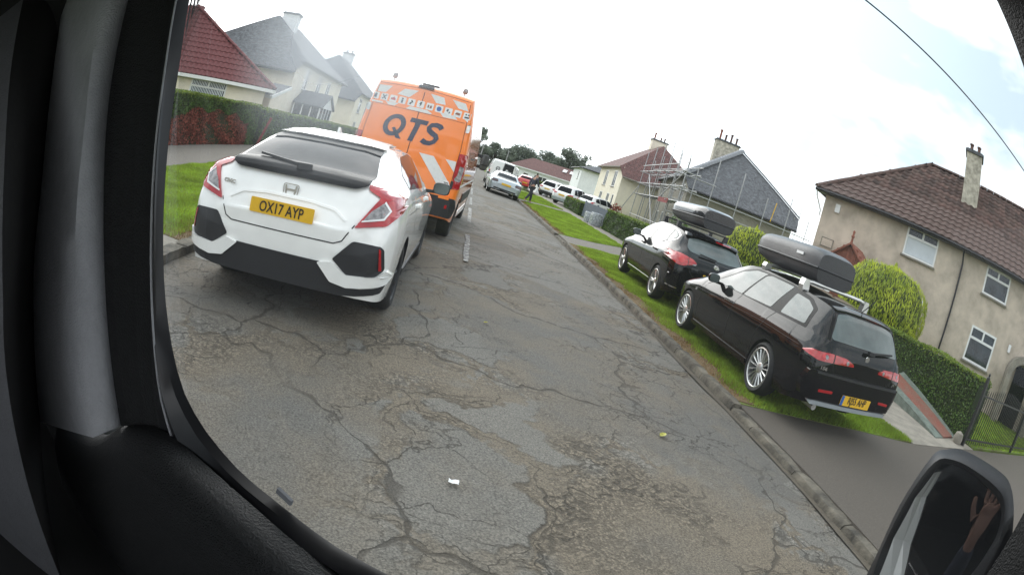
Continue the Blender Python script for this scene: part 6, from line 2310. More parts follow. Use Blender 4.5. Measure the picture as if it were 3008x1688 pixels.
# ---------------------------------------------------------------- further vehicles
def simple_car(name, label, pos, heading, roll, mat, L=4.3, Wd=1.78, H=1.45, style='hatch', plate=True, group=None, lower=None, lamp='lampred', z0=0.03, wheelmat='alloy', rear_mat=None):
    c = Car(name, label, 'car', pos, heading, roll, z0, group)
    w = Wd / 2
    h = H
    if style == 'coupe':
        top = [(0, .72), (.05, .86), (.2, .93), (.75, .96), (1.35, h * .93), (1.9, h), (2.4, h * .985), (2.8, h * .92), (L - .9, .92), (L - .4, .82), (L - .12, .66), (L, .5)]
        wins = [[(.95, .93), (1.5, h * .93), (2.0, h * .95), (2.0, .93)], [(2.06, .93), (2.06, h * .95), (2.6, h * .90), (3.2, .93)]]
        rw = [(-.60, .955), (.60, .955), (.48, h * .93), (-.48, h * .93)]
    else:
        top = [(0, .80), (.04, .95), (.14, 1.02), (.42, h * .92), (.6, h * .96), (1.4, h), (2.1, h), (2.5, h * .93), (L - 1.05, 1.06), (L - .6, .97), (L - .25, .82), (L, .55)]
        wins = [[(.50, 1.05), (.62, h * .86), (1.0, h * .92), (1.0, 1.02)], [(1.06, 1.02), (1.06, h * .92), (1.9, h * .935), (1.9, 1.0)], [(1.98, 1.0), (1.98, h * .935), (2.35, h * .91), (2.95, 1.0)]]
        rw = [(-.60, 1.04), (.60, 1.04), (.50, h * .90), (-.50, h * .90)]
    be = .93 if style == 'coupe' else 1.0
    c.body(L, top=top,
           belt=[(0, .66), (.05, .80), (.15, be - .06), (.6, be - .02), (2.2, be - .05), (L - 1.1, be - .08), (L - .5, be - .2), (L - .2, .62), (L, .44)],
           wb=[(0, w * .72), (.05, w * .80), (.2, w * .88), (.8, w * .93), (L - 1.1, w * .93), (L - .5, w * .84), (L - .1, w * .6), (L, w * .45)],
           wm=[(0, w * .85), (.05, w * .92), (.2, w * .98), (.7, w), (L - .8, w), (L - .3, w * .93), (L, w * .6)],
           ws=[(0, w * .8), (.3, w * .94), (L - .7, w * .94), (L, w * .6)],
           bot=[(0, .30), (.4, .22), (L - .5, .20), (L, .24)],
           wr=[(0, w * .6), (.5, w * .64), (2.4, w * .66), (3.3, w * .8), (L, w * .3)],
           kz=.88, zmid=.6, arches=(.80, L - .86), mat=mat, arch_r=.36, wheel_z=.32)
    for p in wins:
        c.both('side_window', p, 'dglass', off=0.006, r=0.03)
    c.panel('rear_window', rw, 'b', 'dglass', off=0.008, r=0.04)
    c.panel('windscreen', [(-.62, L - 1.15), (.62, L - 1.15), (.54, L - 1.75), (-.54, L - 1.75)], 't', 'dglass', off=0.006)
    if style == 'coupe':
        lo = [(w * .93, .74), (w * .90, .82), (.52, .83), (.46, .74), (.50, .68), (.80, .66)]
        pz = .66
    elif style == 'suv':
        lo = [(w * .93, .80), (w * .90, .97), (.66, .97), (.46, .90), (.48, .84), (.70, .80)]
        pz = .76
    else:
        lo = [(w * .93, .72), (w * .90, 1.0), (.70, 1.0), (.62, .84), (.66, .72)]
        pz = .62
    c.rear2('tail_lamp', lo, lamp, off=0.015, thick=0.04, r=0.03)
    if lower:
        c.panel('lower_bumper', [(-w * .92, .52), (w * .92, .52), (w * .86, .28), (-w * .86, .28)], 'b', lower, off=0.025, thick=0.05, r=0.03)
        for ax in 'lr':
            c.panel('cladding', [(1.2, .26), (L - 1.25, .24), (L - 1.25, .42), (1.2, .44)], ax, lower, off=0.015, thick=0.03)
    if style == 'coupe':
        c.panel('diffuser', [(-.62, .40), (.62, .40), (.60, .24), (-.60, .24)], 'b', 'plastic', off=0.02, thick=0.04, r=0.03)
        c.line('shut_line', [(-.60, .92), (-.52, .60), (.52, .60), (.60, .92)], 'b', w=0.012)
        for x in (-.45, .45):
            e = MB()
            e.tube([(x, -.02, .30), (x, .15, .30)], .04, 10)
            e.build('exhaust', M['chrome'], parent=c.root)
    else:
        c.line('shut_line', [(-.62, 1.0), (-.58, .56), (.58, .56), (.62, 1.0)], 'b', w=0.012)
    for ax in 'lr':
        c.line('shut_line', [(1.95, be - .03), (1.98, .30)], ax, w=0.012)
        c.line('shut_line', [(1.02, be), (1.15, .7), (1.2, .4)], ax, w=0.012)
    if plate:
        y = c.project((0, pz), 'b')[0].y
        c.plate((0, pz), .52, .11, y - .03, '', letters=False)
    c.mirror(L - 1.75, be + .04, w + .0, mat, .19, .14)
    for x in (-w + .012, w - .012):
        for y in (.80, L - .86):
            c.wheel(x, y, .32, .21, .23, 'five', wheelmat, 10)
    return c


simple_car('silver_coupe', 'pale silver-blue coupe parked half on the right kerb beyond the verge', (2.35, 30.3), -1.0, -3.2, 'silver', L=4.4, Wd=1.78, H=1.30, style='coupe', lamp='lampdark')
simple_car('red_car', 'small bright red car in front of the white bungalow, right of the work van', (6.35, 58.5), 6, 0, 'red', L=3.9, Wd=1.70, H=1.42)
simple_car('white_suv', 'white car nearest the dark hedge, showing its rear window, leftmost of three', (7.6, 51.0), 30, -1, 'white', L=4.4, Wd=1.8, H=1.6, style='suv', lower='plastic', group='white cars parked on the drive', z0=0.08)
simple_car('white_suv', 'white crossover with grey lower cladding, middle of three white cars', (7.55, 42.6), 38, 0, 'white', L=4.4, Wd=1.82, H=1.62, style='suv', lower='silver', group='white cars parked on the drive', z0=0.08)
simple_car('white_car', 'white car partly hidden by the grey gate, rightmost of three white cars', (9.2, 42.2), 52, 0, 'white', L=4.2, Wd=1.78, H=1.5, group='white cars parked on the drive', z0=0.08)


def work_van():
    c = Car('white_work_van', 'white work van with its right back door open, parked beyond the silver coupe', 'van', (2.62, 41.5), 0, -3.0, 0.03)
    L = 4.9
    c.body(L, top=[(0, 1.88), (.05, 1.96), (.2, 1.99), (3.2, 1.99), (3.6, 1.9), (4.1, 1.3), (4.5, 1.1), (4.9, .7)],
           belt=[(0, 1.15), (3.6, 1.15), (4.2, 1.0), (4.9, .55)],
           wb=[(0, .88), (.1, .92), (3.8, .92), (4.9, .6)], wm=[(0, .91), (.1, .95), (3.9, .95), (4.9, .65)], ws=[(0, .88), (.2, .92), (4.2, .9), (4.9, .6)],
           bot=[(0, .40), (.3, .30), (4.9, .26)], wr=[(0, .78), (3.4, .78), (4.2, .75), (4.9, .4)], kz=.94, zmid=.7, arches=(1.0, 4.0), mat='white', arch_r=.37, wheel_z=.33)
    # right half: a dark sheet laid on for the shaded inside of the doorway
    c.panel('dark_doorway', [(.02, .52), (.80, .52), (.74, 1.86), (.02, 1.90)], 'b', 'dark', off=0.006, thick=0.01)
    b = MB()
    b.box((.42, -.03, 1.28), (.5, .05, .10))
    b.box((.30, -.03, 1.37), (.16, .05, .12))
    b.build('tool_case', M['whiteplain'], parent=c.root)
    b = MB()
    b.box((.50, -.03, .72), (.5, .05, .3))
    b.build('crate', M['plastic'], parent=c.root)
    c.line('shut_line', [(0, 1.92), (0, .48)], 'b', w=0.02)
    c.panel('door', [(-.80, .55), (-.02, .55), (-.02, 1.90), (-.74, 1.87)], 'b', 'white', off=0.02, thick=0.03, r=0.04)
    y = c.project((-.38, 1.30), 'b')[0].y - 0.024
    e = MB()
    for i in range(24):
        a0, a1 = 2 * math.pi * i / 24, 2 * math.pi * (i + 1) / 24
        e.prism([(-.36 + k * math.cos(a), y, 1.32 + k * math.sin(a)) for k, a in ((.16, a0), (.16, a1), (.125, a1), (.125, a0))], (0, -.006, 0))
    for pts in ([(-.45, 1.42), (-.36, 1.33), (-.27, 1.42)], [(-.48, 1.36), (-.42, 1.22), (-.36, 1.31), (-.30, 1.22), (-.24, 1.36)]):
        for i in range(len(pts) - 1):
            e.bar((pts[i][0], y - .003, pts[i][1]), (pts[i + 1][0], y - .003, pts[i + 1][1]), .028, .006, up=(0, 1, 0))
    e.build('emblem', M['plastic'], parent=c.root)
    d = MB()
    d.prism([(.92, -.02, .52), (1.02, -.78, .52), (1.0, -.76, 1.72), (.86, -.02, 1.86)], (.04, .004, 0))
    d.build('open_door', M['white'], parent=c.root)
    c.rear2('tail_lamp', [(.94, .75), (.93, 1.10), (.86, 1.10), (.84, .75)], 'lampred', off=0.02, thick=0.03, r=0.02)
    c.panel('bumper', [(-.90, .56), (.90, .56), (.88, .36), (-.88, .36)], 'b', 'plastic', off=0.05, thick=0.08, r=0.03)
    for ax in 'lr':
        c.panel('side_window', [(3.2, 1.2), (4.1, 1.2), (3.7, 1.72), (3.2, 1.76)], ax, 'dglass', r=0.04, off=0.008)
    for x in (-.92, .92):
        for y in (1.0, 4.0):
            c.wheel(x, y, .33, .22, .21, 'five', 'plastic', 5)
    c.mirror(3.9, 1.25, .95, 'plastic', .2, .28)


work_van()


# ---------------------------------------------------------------- person crossing the verge
def skin_mesh(name, joints, edges, mat, parent, sub=2, root=0):
    me = bpy.data.meshes.new(name)
    me.from_pydata([j[0] for j in joints], edges, [])
    o = bpy.data.objects.new(name, me)
    COL.objects.link(o)
    o.modifiers.new('s', 'SKIN')
    for i, j in enumerate(joints):
        r = j[1] if isinstance(j[1], tuple) else (j[1], j[1])
        me.skin_vertices[0].data[i].radius = r
        me.skin_vertices[0].data[i].use_root = i == root
    m = o.modifiers.new('u', 'SUBSURF')
    m.levels = m.render_levels = sub
    dg = bpy.context.evaluated_depsgraph_get()
    nm = bpy.data.meshes.new_from_object(o.evaluated_get(dg))
    nm.name = name
    bpy.data.objects.remove(o)
    nm.materials.clear()
    nm.materials.append(M[mat])
    nm.polygons.foreach_set('use_smooth', [True] * len(nm.polygons))
    o = bpy.data.objects.new(name, nm)
    COL.objects.link(o)
    o.parent = parent
    return o


def person():
    root = empty('person', (3.78, 30.6, 0.09), (0, 0, R(-58)))
    tag(root, 'person in a dark jacket and dark trousers walking across the grass verge', 'person')
    # walks along local +y; 1.68 m tall
    J = [((0, 0, .93), (.13, .10)), ((0, .02, 1.15), (.135, .10)), ((0, .05, 1.36), (.155, .105)), ((0, .08, 1.47), (.06, .06)), ((0, .11, 1.56), (.07, .085)), ((0, .12, 1.65), (.06, .075)),
         ((-.10, .02, .86), .085), ((-.10, .17, .50), .062), ((-.10, .20, .09), .042), ((-.10, .31, .04), .038),
         ((.10, -.02, .86), .085), ((.10, -.10, .50), .062), ((.10, -.34, .14), .042), ((.10, -.26, .04), .036),
         ((-.19, .05, 1.38), .06), ((-.24, -.06, 1.13), .045), ((-.23, -.02, .88), .033),
         ((.19, .05, 1.38), .06), ((.25, .12, 1.13), .045), ((.22, .30, .97), .033)]
    E_ = [(0, 1), (1, 2), (2, 3), (3, 4), (4, 5), (0, 6), (6, 7), (7, 8), (8, 9), (0, 10), (10, 11), (11, 12), (12, 13), (2, 14), (14, 15), (15, 16), (2, 17), (17, 18), (18, 19)]
    skin_mesh('body', J, E_, 'skin', root)
    k = 1.14
    JJ = [((0, 0, .88), (.155, .125)), ((0, .02, 1.15), (.16, .125)), ((0, .05, 1.37), (.175, .125)), ((0, .075, 1.46), (.075, .075)), ((-.19, .05, 1.38), .075), ((-.24, -.06, 1.13), .06), ((-.232, -.02, .93), .048), ((.19, .05, 1.38), .075), ((.25, .12, 1.13), .06), ((.227, .26, 1.0), .046)]
    skin_mesh('jacket', JJ, [(0, 1), (1, 2), (2, 3), (2, 4), (4, 5), (5, 6), (2, 7), (7, 8), (8, 9)], 'cloth', root)
    T = [((0, 0, .93), (.145, .115)), ((-.10, .02, .86), .10), ((-.10, .17, .50), .076), ((-.10, .20, .11), .060), ((.10, -.02, .86), .10), ((.10, -.10, .50), .076), ((.10, -.33, .16), .060)]
    skin_mesh('trousers', T, [(0, 1), (1, 2), (2, 3), (0, 4), (4, 5), (5, 6)], 'trousers', root)
    H = [((0, .06, 1.64), (.05, .05)), ((0, .10, 1.70), (.068, .078)), ((0, .085, 1.60), (.06, .045))]
    skin_mesh('hair', H, [(0, 1), (0, 2)], 'hair', root)
    for x, y, z, p in ((-.10, .24, .035, 0), (.10, -.29, .07, -0.7)):
        b = MB()
        rows = [[(x + w_ * math.cos(a), y + t, z + hh * math.sin(a)) for a in np.linspace(0, 2 * math.pi, 13)] for t, w_, hh in ((-.07, .02, .02), (-.06, .042, .04), (.02, .046, .038), (.11, .042, .028), (.145, .02, .015))]
        b.grid(rows)
        b.build('shoe', M['shoe'], parent=root, smooth=True)
    # hands with separate fingers
    for x, y, z in ((-.23, -.015, .86), (.215, .335, .945)):
        b = MB()
        b.box((x, y, z), (.035, .05, .075))
        for i in range(4):
            b.tube([(x + .002, y - .03 + i * .016, z - .03), (x + .008, y - .03 + i * .016, z - .075 - .008 * (i in (1, 2))), (x + .02, y - .03 + i * .016, z - .10 - .008 * (i in (1, 2)))], [.009, .008, .006], 6)
        b.tube([(x, y + .03, z + .01), (x + .01, y + .05, z - .03), (x + .015, y + .045, z - .055)], [.011, .009, .007], 6)
        b.build('hand', M['skin'], parent=root, smooth=True)


person()


# ---------------------------------------------------------------- street things on the right
def gate():
    a, b = Vector((7.85, 35.3, 0)), Vector((7.85, 28.7, 0))
    root = empty('gate', (7.85, 32.0, 0.09))
    tag(root, 'slate grey boarded gate of upright slats between two hedges', 'gate')
    o = Vector((7.85, 32.0, 0.09))
    n = 30
    for i in range(n):
        y = 35.2 - i * 0.215
        m = MB()
        h = 0.93 + 0.10 * math.sin(math.pi * ((i % 15) + .5) / 15) if False else 0.95 + random.uniform(-.008, .008)
        m.box((0, y - 32.0, h / 2 + .03), (0.022, 0.19, h))
        m.build('slat', M['gate'], parent=root)
    m = MB()
    for z in (.22, .80):
        m.box((0.03, 0, z), (0.035, 6.5, 0.09))
    m.build('rail', M['gate'], parent=root)
    for y in (3.35, 0.0, -3.3):
        m = MB()
        m.box((.05, y, .52), (.10, .10, 1.05))
        m.build('post', M['gate'], parent=root)


gate()


def bag(x, y, s, label):
    root = MB()
    n = 10
    rows = []
    for i in range(n + 1):
        t = i / n
        k = .92 + .08 * math.sin(t * math.pi)
        z = s[2] * t
        row = []
        for j in range(25):
            a = 2 * math.pi * j / 24
            cx, sx = math.cos(a), math.sin(a)
            px = math.copysign(abs(cx) ** .45, cx) * s[0] / 2 * k + random.uniform(-.012, .012)
            py = math.copysign(abs(sx) ** .45, sx) * s[1] / 2 * k + random.uniform(-.012, .012)
            row.append((px, py, z + random.uniform(-.012, .012)))
        row[-1] = row[0]
        rows.append(row)
    root.grid(rows)
    root.add(rows[-1], [tuple(range(24))])
    root.add(rows[0], [tuple(range(24))])
    o = root.build('wrapped_pack', M['polythene'], smooth=True, sharp=50)
    o.location = (x, y, .088)
    tag(o, label, 'pack', 'polythene packs on the path')


bag(7.18, 30.2, (.55, .9, .55), 'polythene-wrapped pack of building blocks by the gate, the farther of two')
bag(7.22, 28.9, (.6, .85, .66), 'polythene-wrapped pack of building blocks against the hedge end, the nearer of two')


def low_wall():
    root = empty('garden_wall', (7.0, 57, 0.0))
    tag(root, 'low white garden wall behind the walking person', 'wall')
    b = MB(root.location)
    P = [(6.75, 62.5), (7.15, 53.6), (8.1, 53.0)]
    for i in range(2):
        a, c = V2(P[i]), V2(P[i + 1])
        b.bar(a + Z * .40, c + Z * .40, .22, .80)
    b.build('render', M['whitewall'], parent=root)
    b = MB(root.location)
    for i in range(2):
        a, c = V2(P[i]), V2(P[i + 1])
        b.bar(a + Z * .84, c + Z * .84, .30, .07)
    b.build('coping', M['whitewall'], parent=root)


low_wall()


def scaffold():
    root = empty('scaffold', (12.6, 36, 0.06))
    tag(root, 'steel tube scaffolding wrapped round the corner of the grey house', 'scaffold')
    o = root.location

    def pole(a, b, r=.035, name='pole', mat='steel'):
        m = MB(o)
        m.tube([a, b], r, 7)
        m.build(name, M[mat], parent=root, smooth=True)
    ys = [31.8, 34.3, 36.9, 39.6, 42.4, 45.4]
    dirx = math.tan(R(12))
    fx = lambda y: 12.55 + (y - 33) * dirx * 0.55
    tops = [5.9, 6.5, 7.0, 7.2, 6.9, 6.6]
    for y, t in zip(ys, tops):
        pole((fx(y), y, .06), (fx(y) + .05, y, t))
        pole((fx(y) + 1.0, y + .55, .06), (fx(y) + 1.0, y + .55, t - .4))
    for z in (2.95, 3.9, 4.9, 5.4):
        pole((fx(31.4), 31.4, z), (fx(45.8), 45.8, z))
        pole((fx(31.4) + 1, 31.6, z), (fx(45.8) + 1, 46.0, z))
    pole((fx(31.4), 31.4, 1.2), (fx(45.8), 45.8, 1.2))
    for y in ys:
        for z in (2.9, 3.85, 4.85):
            pole((fx(y) - .2, y, z), (fx(y) + 1.2, y + .25, z))
    pole((fx(36.9), 36.9, 1.0), (fx(42.4), 42.4, 4.6))
    pole((fx(45.4), 45.4, 3.6), (fx(47.5) - .9, 48.0, .1))
    pole((fx(31.8), 31.8, 4.9), (fx(36.9), 36.9, 2.95))
    # along the hip wall
    xs = [12.3, 14.6, 16.4, 18.3, 20.0, 21.6]
    tt = [5.6, 6.4, 6.2, 5.3, 6.0, 5.0]
    yy = lambda x: 32.35 - (x - 13.7) * 0.2
    for x, t in zip(xs[1:], tt[1:]):
        pole((x, yy(x), .06), (x + .04, yy(x), t))
    for z in (2.2, 3.05, 3.75):
        pole((12.2, yy(12.2), z), (22.2, yy(22.2), z))
    pole((12.2, yy(12.2), 4.7), (14.8, yy(14.8), 4.7))
    pole((18.9, yy(18.9) - .03, 3.9), (19.0, yy(19) - .03, 5.2), .03, 'pole', 'plate_yellow' if 'plate_yellow' in M else 'yellow')
    for z, off in ((2.98, .25), (2.98, .5), (2.98, .75)):
        m = MB(o)
        m.bar((fx(31.8) + off, 31.8, z), (fx(45.4) + off, 45.6, z), .22, .045)
        m.build('board', M['plank'], parent=root)
    m = MB(o)
    m.bar((fx(34.0) - .04, 34.0, 2.85), (fx(36.8) - .04, 36.8, 2.85), .02, .32)
    m.build('warning_sheet', M['redpost'], parent=root)
    m = MB(o)
    m.bar((19.2, yy(19.2) - .05, 2.55), (20.1, yy(20.1) - .05, 2.55), .02, .6)
    m.build('netting', M['lampred'], parent=root)


scaffold()


def iron_fence():
    root = empty('iron_fence', (9.2, 4.92, 0.07))
    tag(root, 'black iron railing fence with wavy top in front of the house lawn', 'fence')
    P = [9.2, 12.9, 16.6, 20.3]
    for x in P:
        b = MB()
        b.box((x - 9.2, 0, .64), (.075, .075, 1.28))
        b.lathe([(.05, 0), (.05, .02), (.02, .05), (.035, .08), (0, .11)], 10, c=(x - 9.2, 0, 1.28))
        b.build('post', M['iron'], parent=root)
    for i in range(3):
        a, c = P[i] - 9.2 + .04, P[i + 1] - 9.2 - .04
        for z in (.14, .98):
            b = MB()
            b.box(((a + c) / 2, 0, z), (c - a, .03, .03))
            b.build('rail', M['iron'], parent=root)
        n = 27
        for k in range(1, n):
            x = a + (c - a) * k / n
            h = 1.10 + .14 * math.sin(math.pi * k / n) ** 2
            b = MB()
            b.tube([(x, 0, .06), (x, 0, h - .05), (x, 0, h)], [.013, .013, .003], 6)
            b.build('bar', M['iron'], parent=root)


iron_fence()


def ramp():
    root = empty('ramp', (8.9, 6.2, 0.085))
    tag(root, 'sloping red and grey-green concrete strip at the foot of the hedge', 'ramp')
    o = Vector((8.9, 6.2, 0.085))
    near = [(8.15, 5.10), (8.55, 5.16), (9.12, 5.26), (9.42, 5.33)]
    far = [(8.85, 7.75), (9.0, 7.75), (9.34, 7.75), (9.50, 7.75)]
    zf = [.24, .30, .44, .50]
    for i, (mt, nm) in enumerate((('rampgreen', 'edging'), ('rampred', 'red_strip'), ('rampgreen', 'edging'))):
        b = MB(o)
        a, c, d, e = V2(near[i], .10), V2(near[i + 1], .10 + .02 * (i == 1)), V2(far[i + 1], .09 + zf[i + 1]), V2(far[i], .09 + zf[i])
        low = [Vector((p.x, p.y, .05)) for p in (a, c, d, e)]
        n = 8
        G = []
        for k in range(n + 1):
            t = k / n
            l, r = a.lerp(e, t), c.lerp(d, t)
            G.append([l.lerp(r, q / 3) + Z * random.uniform(-.008, .008) for q in range(4)])
        b.grid(G)
        b.add([a, c, d, e] + low, [(0, 1, 5, 4), (1, 2, 6, 5), (2, 3, 7, 6), (3, 0, 4, 7)])
        b.build(nm, M[mt], parent=root)
    s = MB()
    s.lathe([(0, 0), (.11, .02), (.13, .10), (.10, .2), (0, .24)], 10)
    st = s.build('stone', M['concrete'], smooth=True)
    st.location = (9.02, 5.02, .07)
    tag(st, 'pale rounded stone at the foot of the iron fence post', 'stone')


ramp()


def aerials():
    root = empty('tv_aerial_mast', (24.6, 36.6, 0.05))
    tag(root, 'thin mast with television aerials against the sky beside the beige house', 'aerial')
    b = MB()
    b.tube([(0, 0, 0), (.1, 0, 6.3)], .03, 6)
    b.build('mast', M['steel'], parent=root)
    for z, L, a in ((6.2, 1.6, .4), (5.6, 1.9, -.3), (5.0, 1.4, .7)):
        b = MB()
        d = Vector((math.cos(a), math.sin(a), 0.05))
        p = Vector((.1, 0, z))
        b.tube([p - d * L / 2, p + d * L / 2], .014, 5)
        for k in np.linspace(-.48, .48, 7):
            c = p + d * (L * k)
            b.tube([c - Z * .28, c + Z * .28], .009, 5)
        b.build('aerial', M['steel'], parent=root)
    w = MB()
    pts = [(-30 + 70 * t, 6.5, 6.5 - .9 * (1 - (2 * t - 1) ** 2) + .72) for t in np.linspace(0, 1, 30)]
    w.tube(pts, .017, 6)
    o = w.build('overhead_cable', M['plastic'], smooth=True)
    tag(o, 'thin overhead cable crossing the sky above the beige house', 'cable')
    for x, lab in ((-30.0, 'wooden telegraph pole at the far left end of the overhead cable'), (40.0, 'wooden telegraph pole at the far right end of the overhead cable')):
        b = MB()
        b.tube([(0, 0, 0), (0, 0, 3.6), (0, 0, 7.4)], [.14, .12, .09], 10)
        o = b.build('telegraph_pole', M['bark'], smooth=True)
        o.location = (x, 6.5, 0)
        tag(o, lab, 'pole', 'poles of the overhead cable')
    for i, (x, y, h, lab) in enumerate(((.75, 66, 3.9, 'slim grey lamp post just right of the orange van'), (1.25, 62, 3.3, 'second slim post beside the orange van mirror'), (5.75, 88, 4.3, 'lamp post rising behind the white work van'))):
        root = empty('lamp_post', (x, y, 0))
        tag(root, lab, 'lamp post', 'lamp posts down the road')
        b = MB()
        b.tube([(0, 0, 0), (0, 0, h * .3), (0, 0, h)], [.09, .06, .05], 8)
        b.build('column', M['steel'], parent=root, smooth=True)
        b = MB()
        b.box((.12, 0, h + .03), (.4, .14, .09))
        b.build('lantern', M['plastic'], parent=root)


aerials()


def bits():
    b = MB()
    rows = []
    for i in range(4):
        rows.append([(.017 * (i - 1.5) + random.uniform(-.003, .003), .014 * (j - 1.5) + random.uniform(-.003, .003), .01 + random.uniform(0, .012)) for j in range(4)])
    b.grid(rows)
    o = b.build('paper_scrap', M['whiteplain'])
    o.location = (.35, 2.38, road_z(.35) + .004)
    tag(o, 'crumpled white paper scrap lying on the cracked road', 'litter')
    for x, y, s, lab in ((1.98, 3.66, .06, 'yellow-green fallen leaf on the road'), (.63, 5.44, .035, 'small orange-yellow leaf on the road near the white line')):
        b = MB()
        pts = [(0, -s), (s * .4, -s * .3), (s * .35, s * .4), (0, s), (-s * .35, s * .4), (-s * .4, -s * .3)]
        b.add([(a, c, .012 + .012 * abs(a) / s) for a, c in pts] + [(0, 0, .006)], [(i, (i + 1) % 6, 6) for i in range(6)])
        o = b.build('fallen_leaf', M['leafyellow'])
        o.location = (x, y, road_z(x) + .008)
        o.rotation_euler = (0, 0, -.8)
        tag(o, lab, 'leaf', 'fallen leaves on the road')
    # red post in the left hedge
    b = MB()
    b.bar((0, 0, 0), (.28, .1, 1.15), .10, .10)
    o = b.build('red_post', M['redpost'])
    o.location = (-7.92, 20.1, .07)
    tag(o, 'leaning red post between the dead patch and the white hatchback', 'post')
    # brown shrub over the long hedge
    root = empty('brown_shrub', (10.2, 36.4, 0.06))
    tag(root, 'dry brown shrub poking above the hedge below the cream house', 'shrub')
    d = rng.normal(0, 1, (260, 3))
    d /= np.linalg.norm(d, axis=1)[:, None]
    P = d * np.array([.45, .45, .5]) * rng.uniform(.4, 1, (260, 1)) + np.array([0, 0, 1.1])
    V, F = leaf_cards(P, d, .14)
    tag(raw_mesh('foliage', V, F, M['deadleaf'], root), kind='stuff')
    b = MB()
    b.tube([(0, 0, 0), (0, 0, 1.0)], .04, 6)
    b.build('stem', M['bark'], parent=root)
    # dark ivy bush behind the hatchback's roof box
    root = empty('dark_shrub', (10.4, 25.5, 0.06))
    tag(root, 'dark green shrub behind the hedge below the scaffold', 'shrub')
    d = rng.normal(0, 1, (900, 3))
    d /= np.linalg.norm(d, axis=1)[:, None]
    d[:, 2] = np.abs(d[:, 2])
    P = d * np.array([1.1, 1.2, 2.0]) * rng.uniform(.75, 1, (900, 1))
    V, F = leaf_cards(P, d, .16)
    tag(raw_mesh('foliage', V, F, M['hedge'], root), kind='stuff')
    b = MB()
    b.lathe([(.9, 0), (.95, .8), (.6, 1.5), (0, 1.75)], 12)
    tag(b.build('branches', M['hedgecore'], parent=root, smooth=True), kind='stuff')


bits()
# ---------------------------------------------------------------- the car we look out of
EYE = Vector((0, 0, 1.5949))
VN = Vector((math.sin(R(27)), math.cos(R(27)), 0))      # out through the side window
VU = Vector((math.cos(R(27)), -math.sin(R(27)), 0))     # towards the bonnet


def vp(s, t, d):
    """a point of the cab: s forward and t up per unit of the distance d out to that layer"""
    return EYE + VN * d + VU * (s * d) + Z * (t * d)


def curve(pts, d, n=26, ext0=0.0, ext1=0.0):
    P = [vp(s, t, d) for s, t in pts]
    if ext0:
        P.insert(0, P[0] + (P[0] - P[1]).normalized() * ext0)
    if ext1:
        P.append(P[-1] + (P[-1] - P[-2]).normalized() * ext1)
    # Catmull-Rom through the points, then even spacing
    Q = []
    for i in range(len(P) - 1):
        p0, p1, p2, p3 = P[max(i - 1, 0)], P[i], P[i + 1], P[min(i + 2, len(P) - 1)]
        for k in range(8):
            t = k / 8
            Q.append(0.5 * ((2 * p1) + (p2 - p0) * t + (2 * p0 - 5 * p1 + 4 * p2 - p3) * t * t + (3 * p1 - p0 - 3 * p2 + p3) * t ** 3))
    Q.append(P[-1])
    ln = [0.0]
    for i in range(1, len(Q)):
        ln.append(ln[-1] + (Q[i] - Q[i - 1]).length)
    out = []
    for k in range(n):
        x = ln[-1] * k / (n - 1)
        i = min(max(int(np.searchsorted(ln, x)) - 1, 0), len(Q) - 2)
        f = (x - ln[i]) / max(ln[i + 1] - ln[i], 1e-9)
        out.append(Q[i].lerp(Q[i + 1], f))
    return out


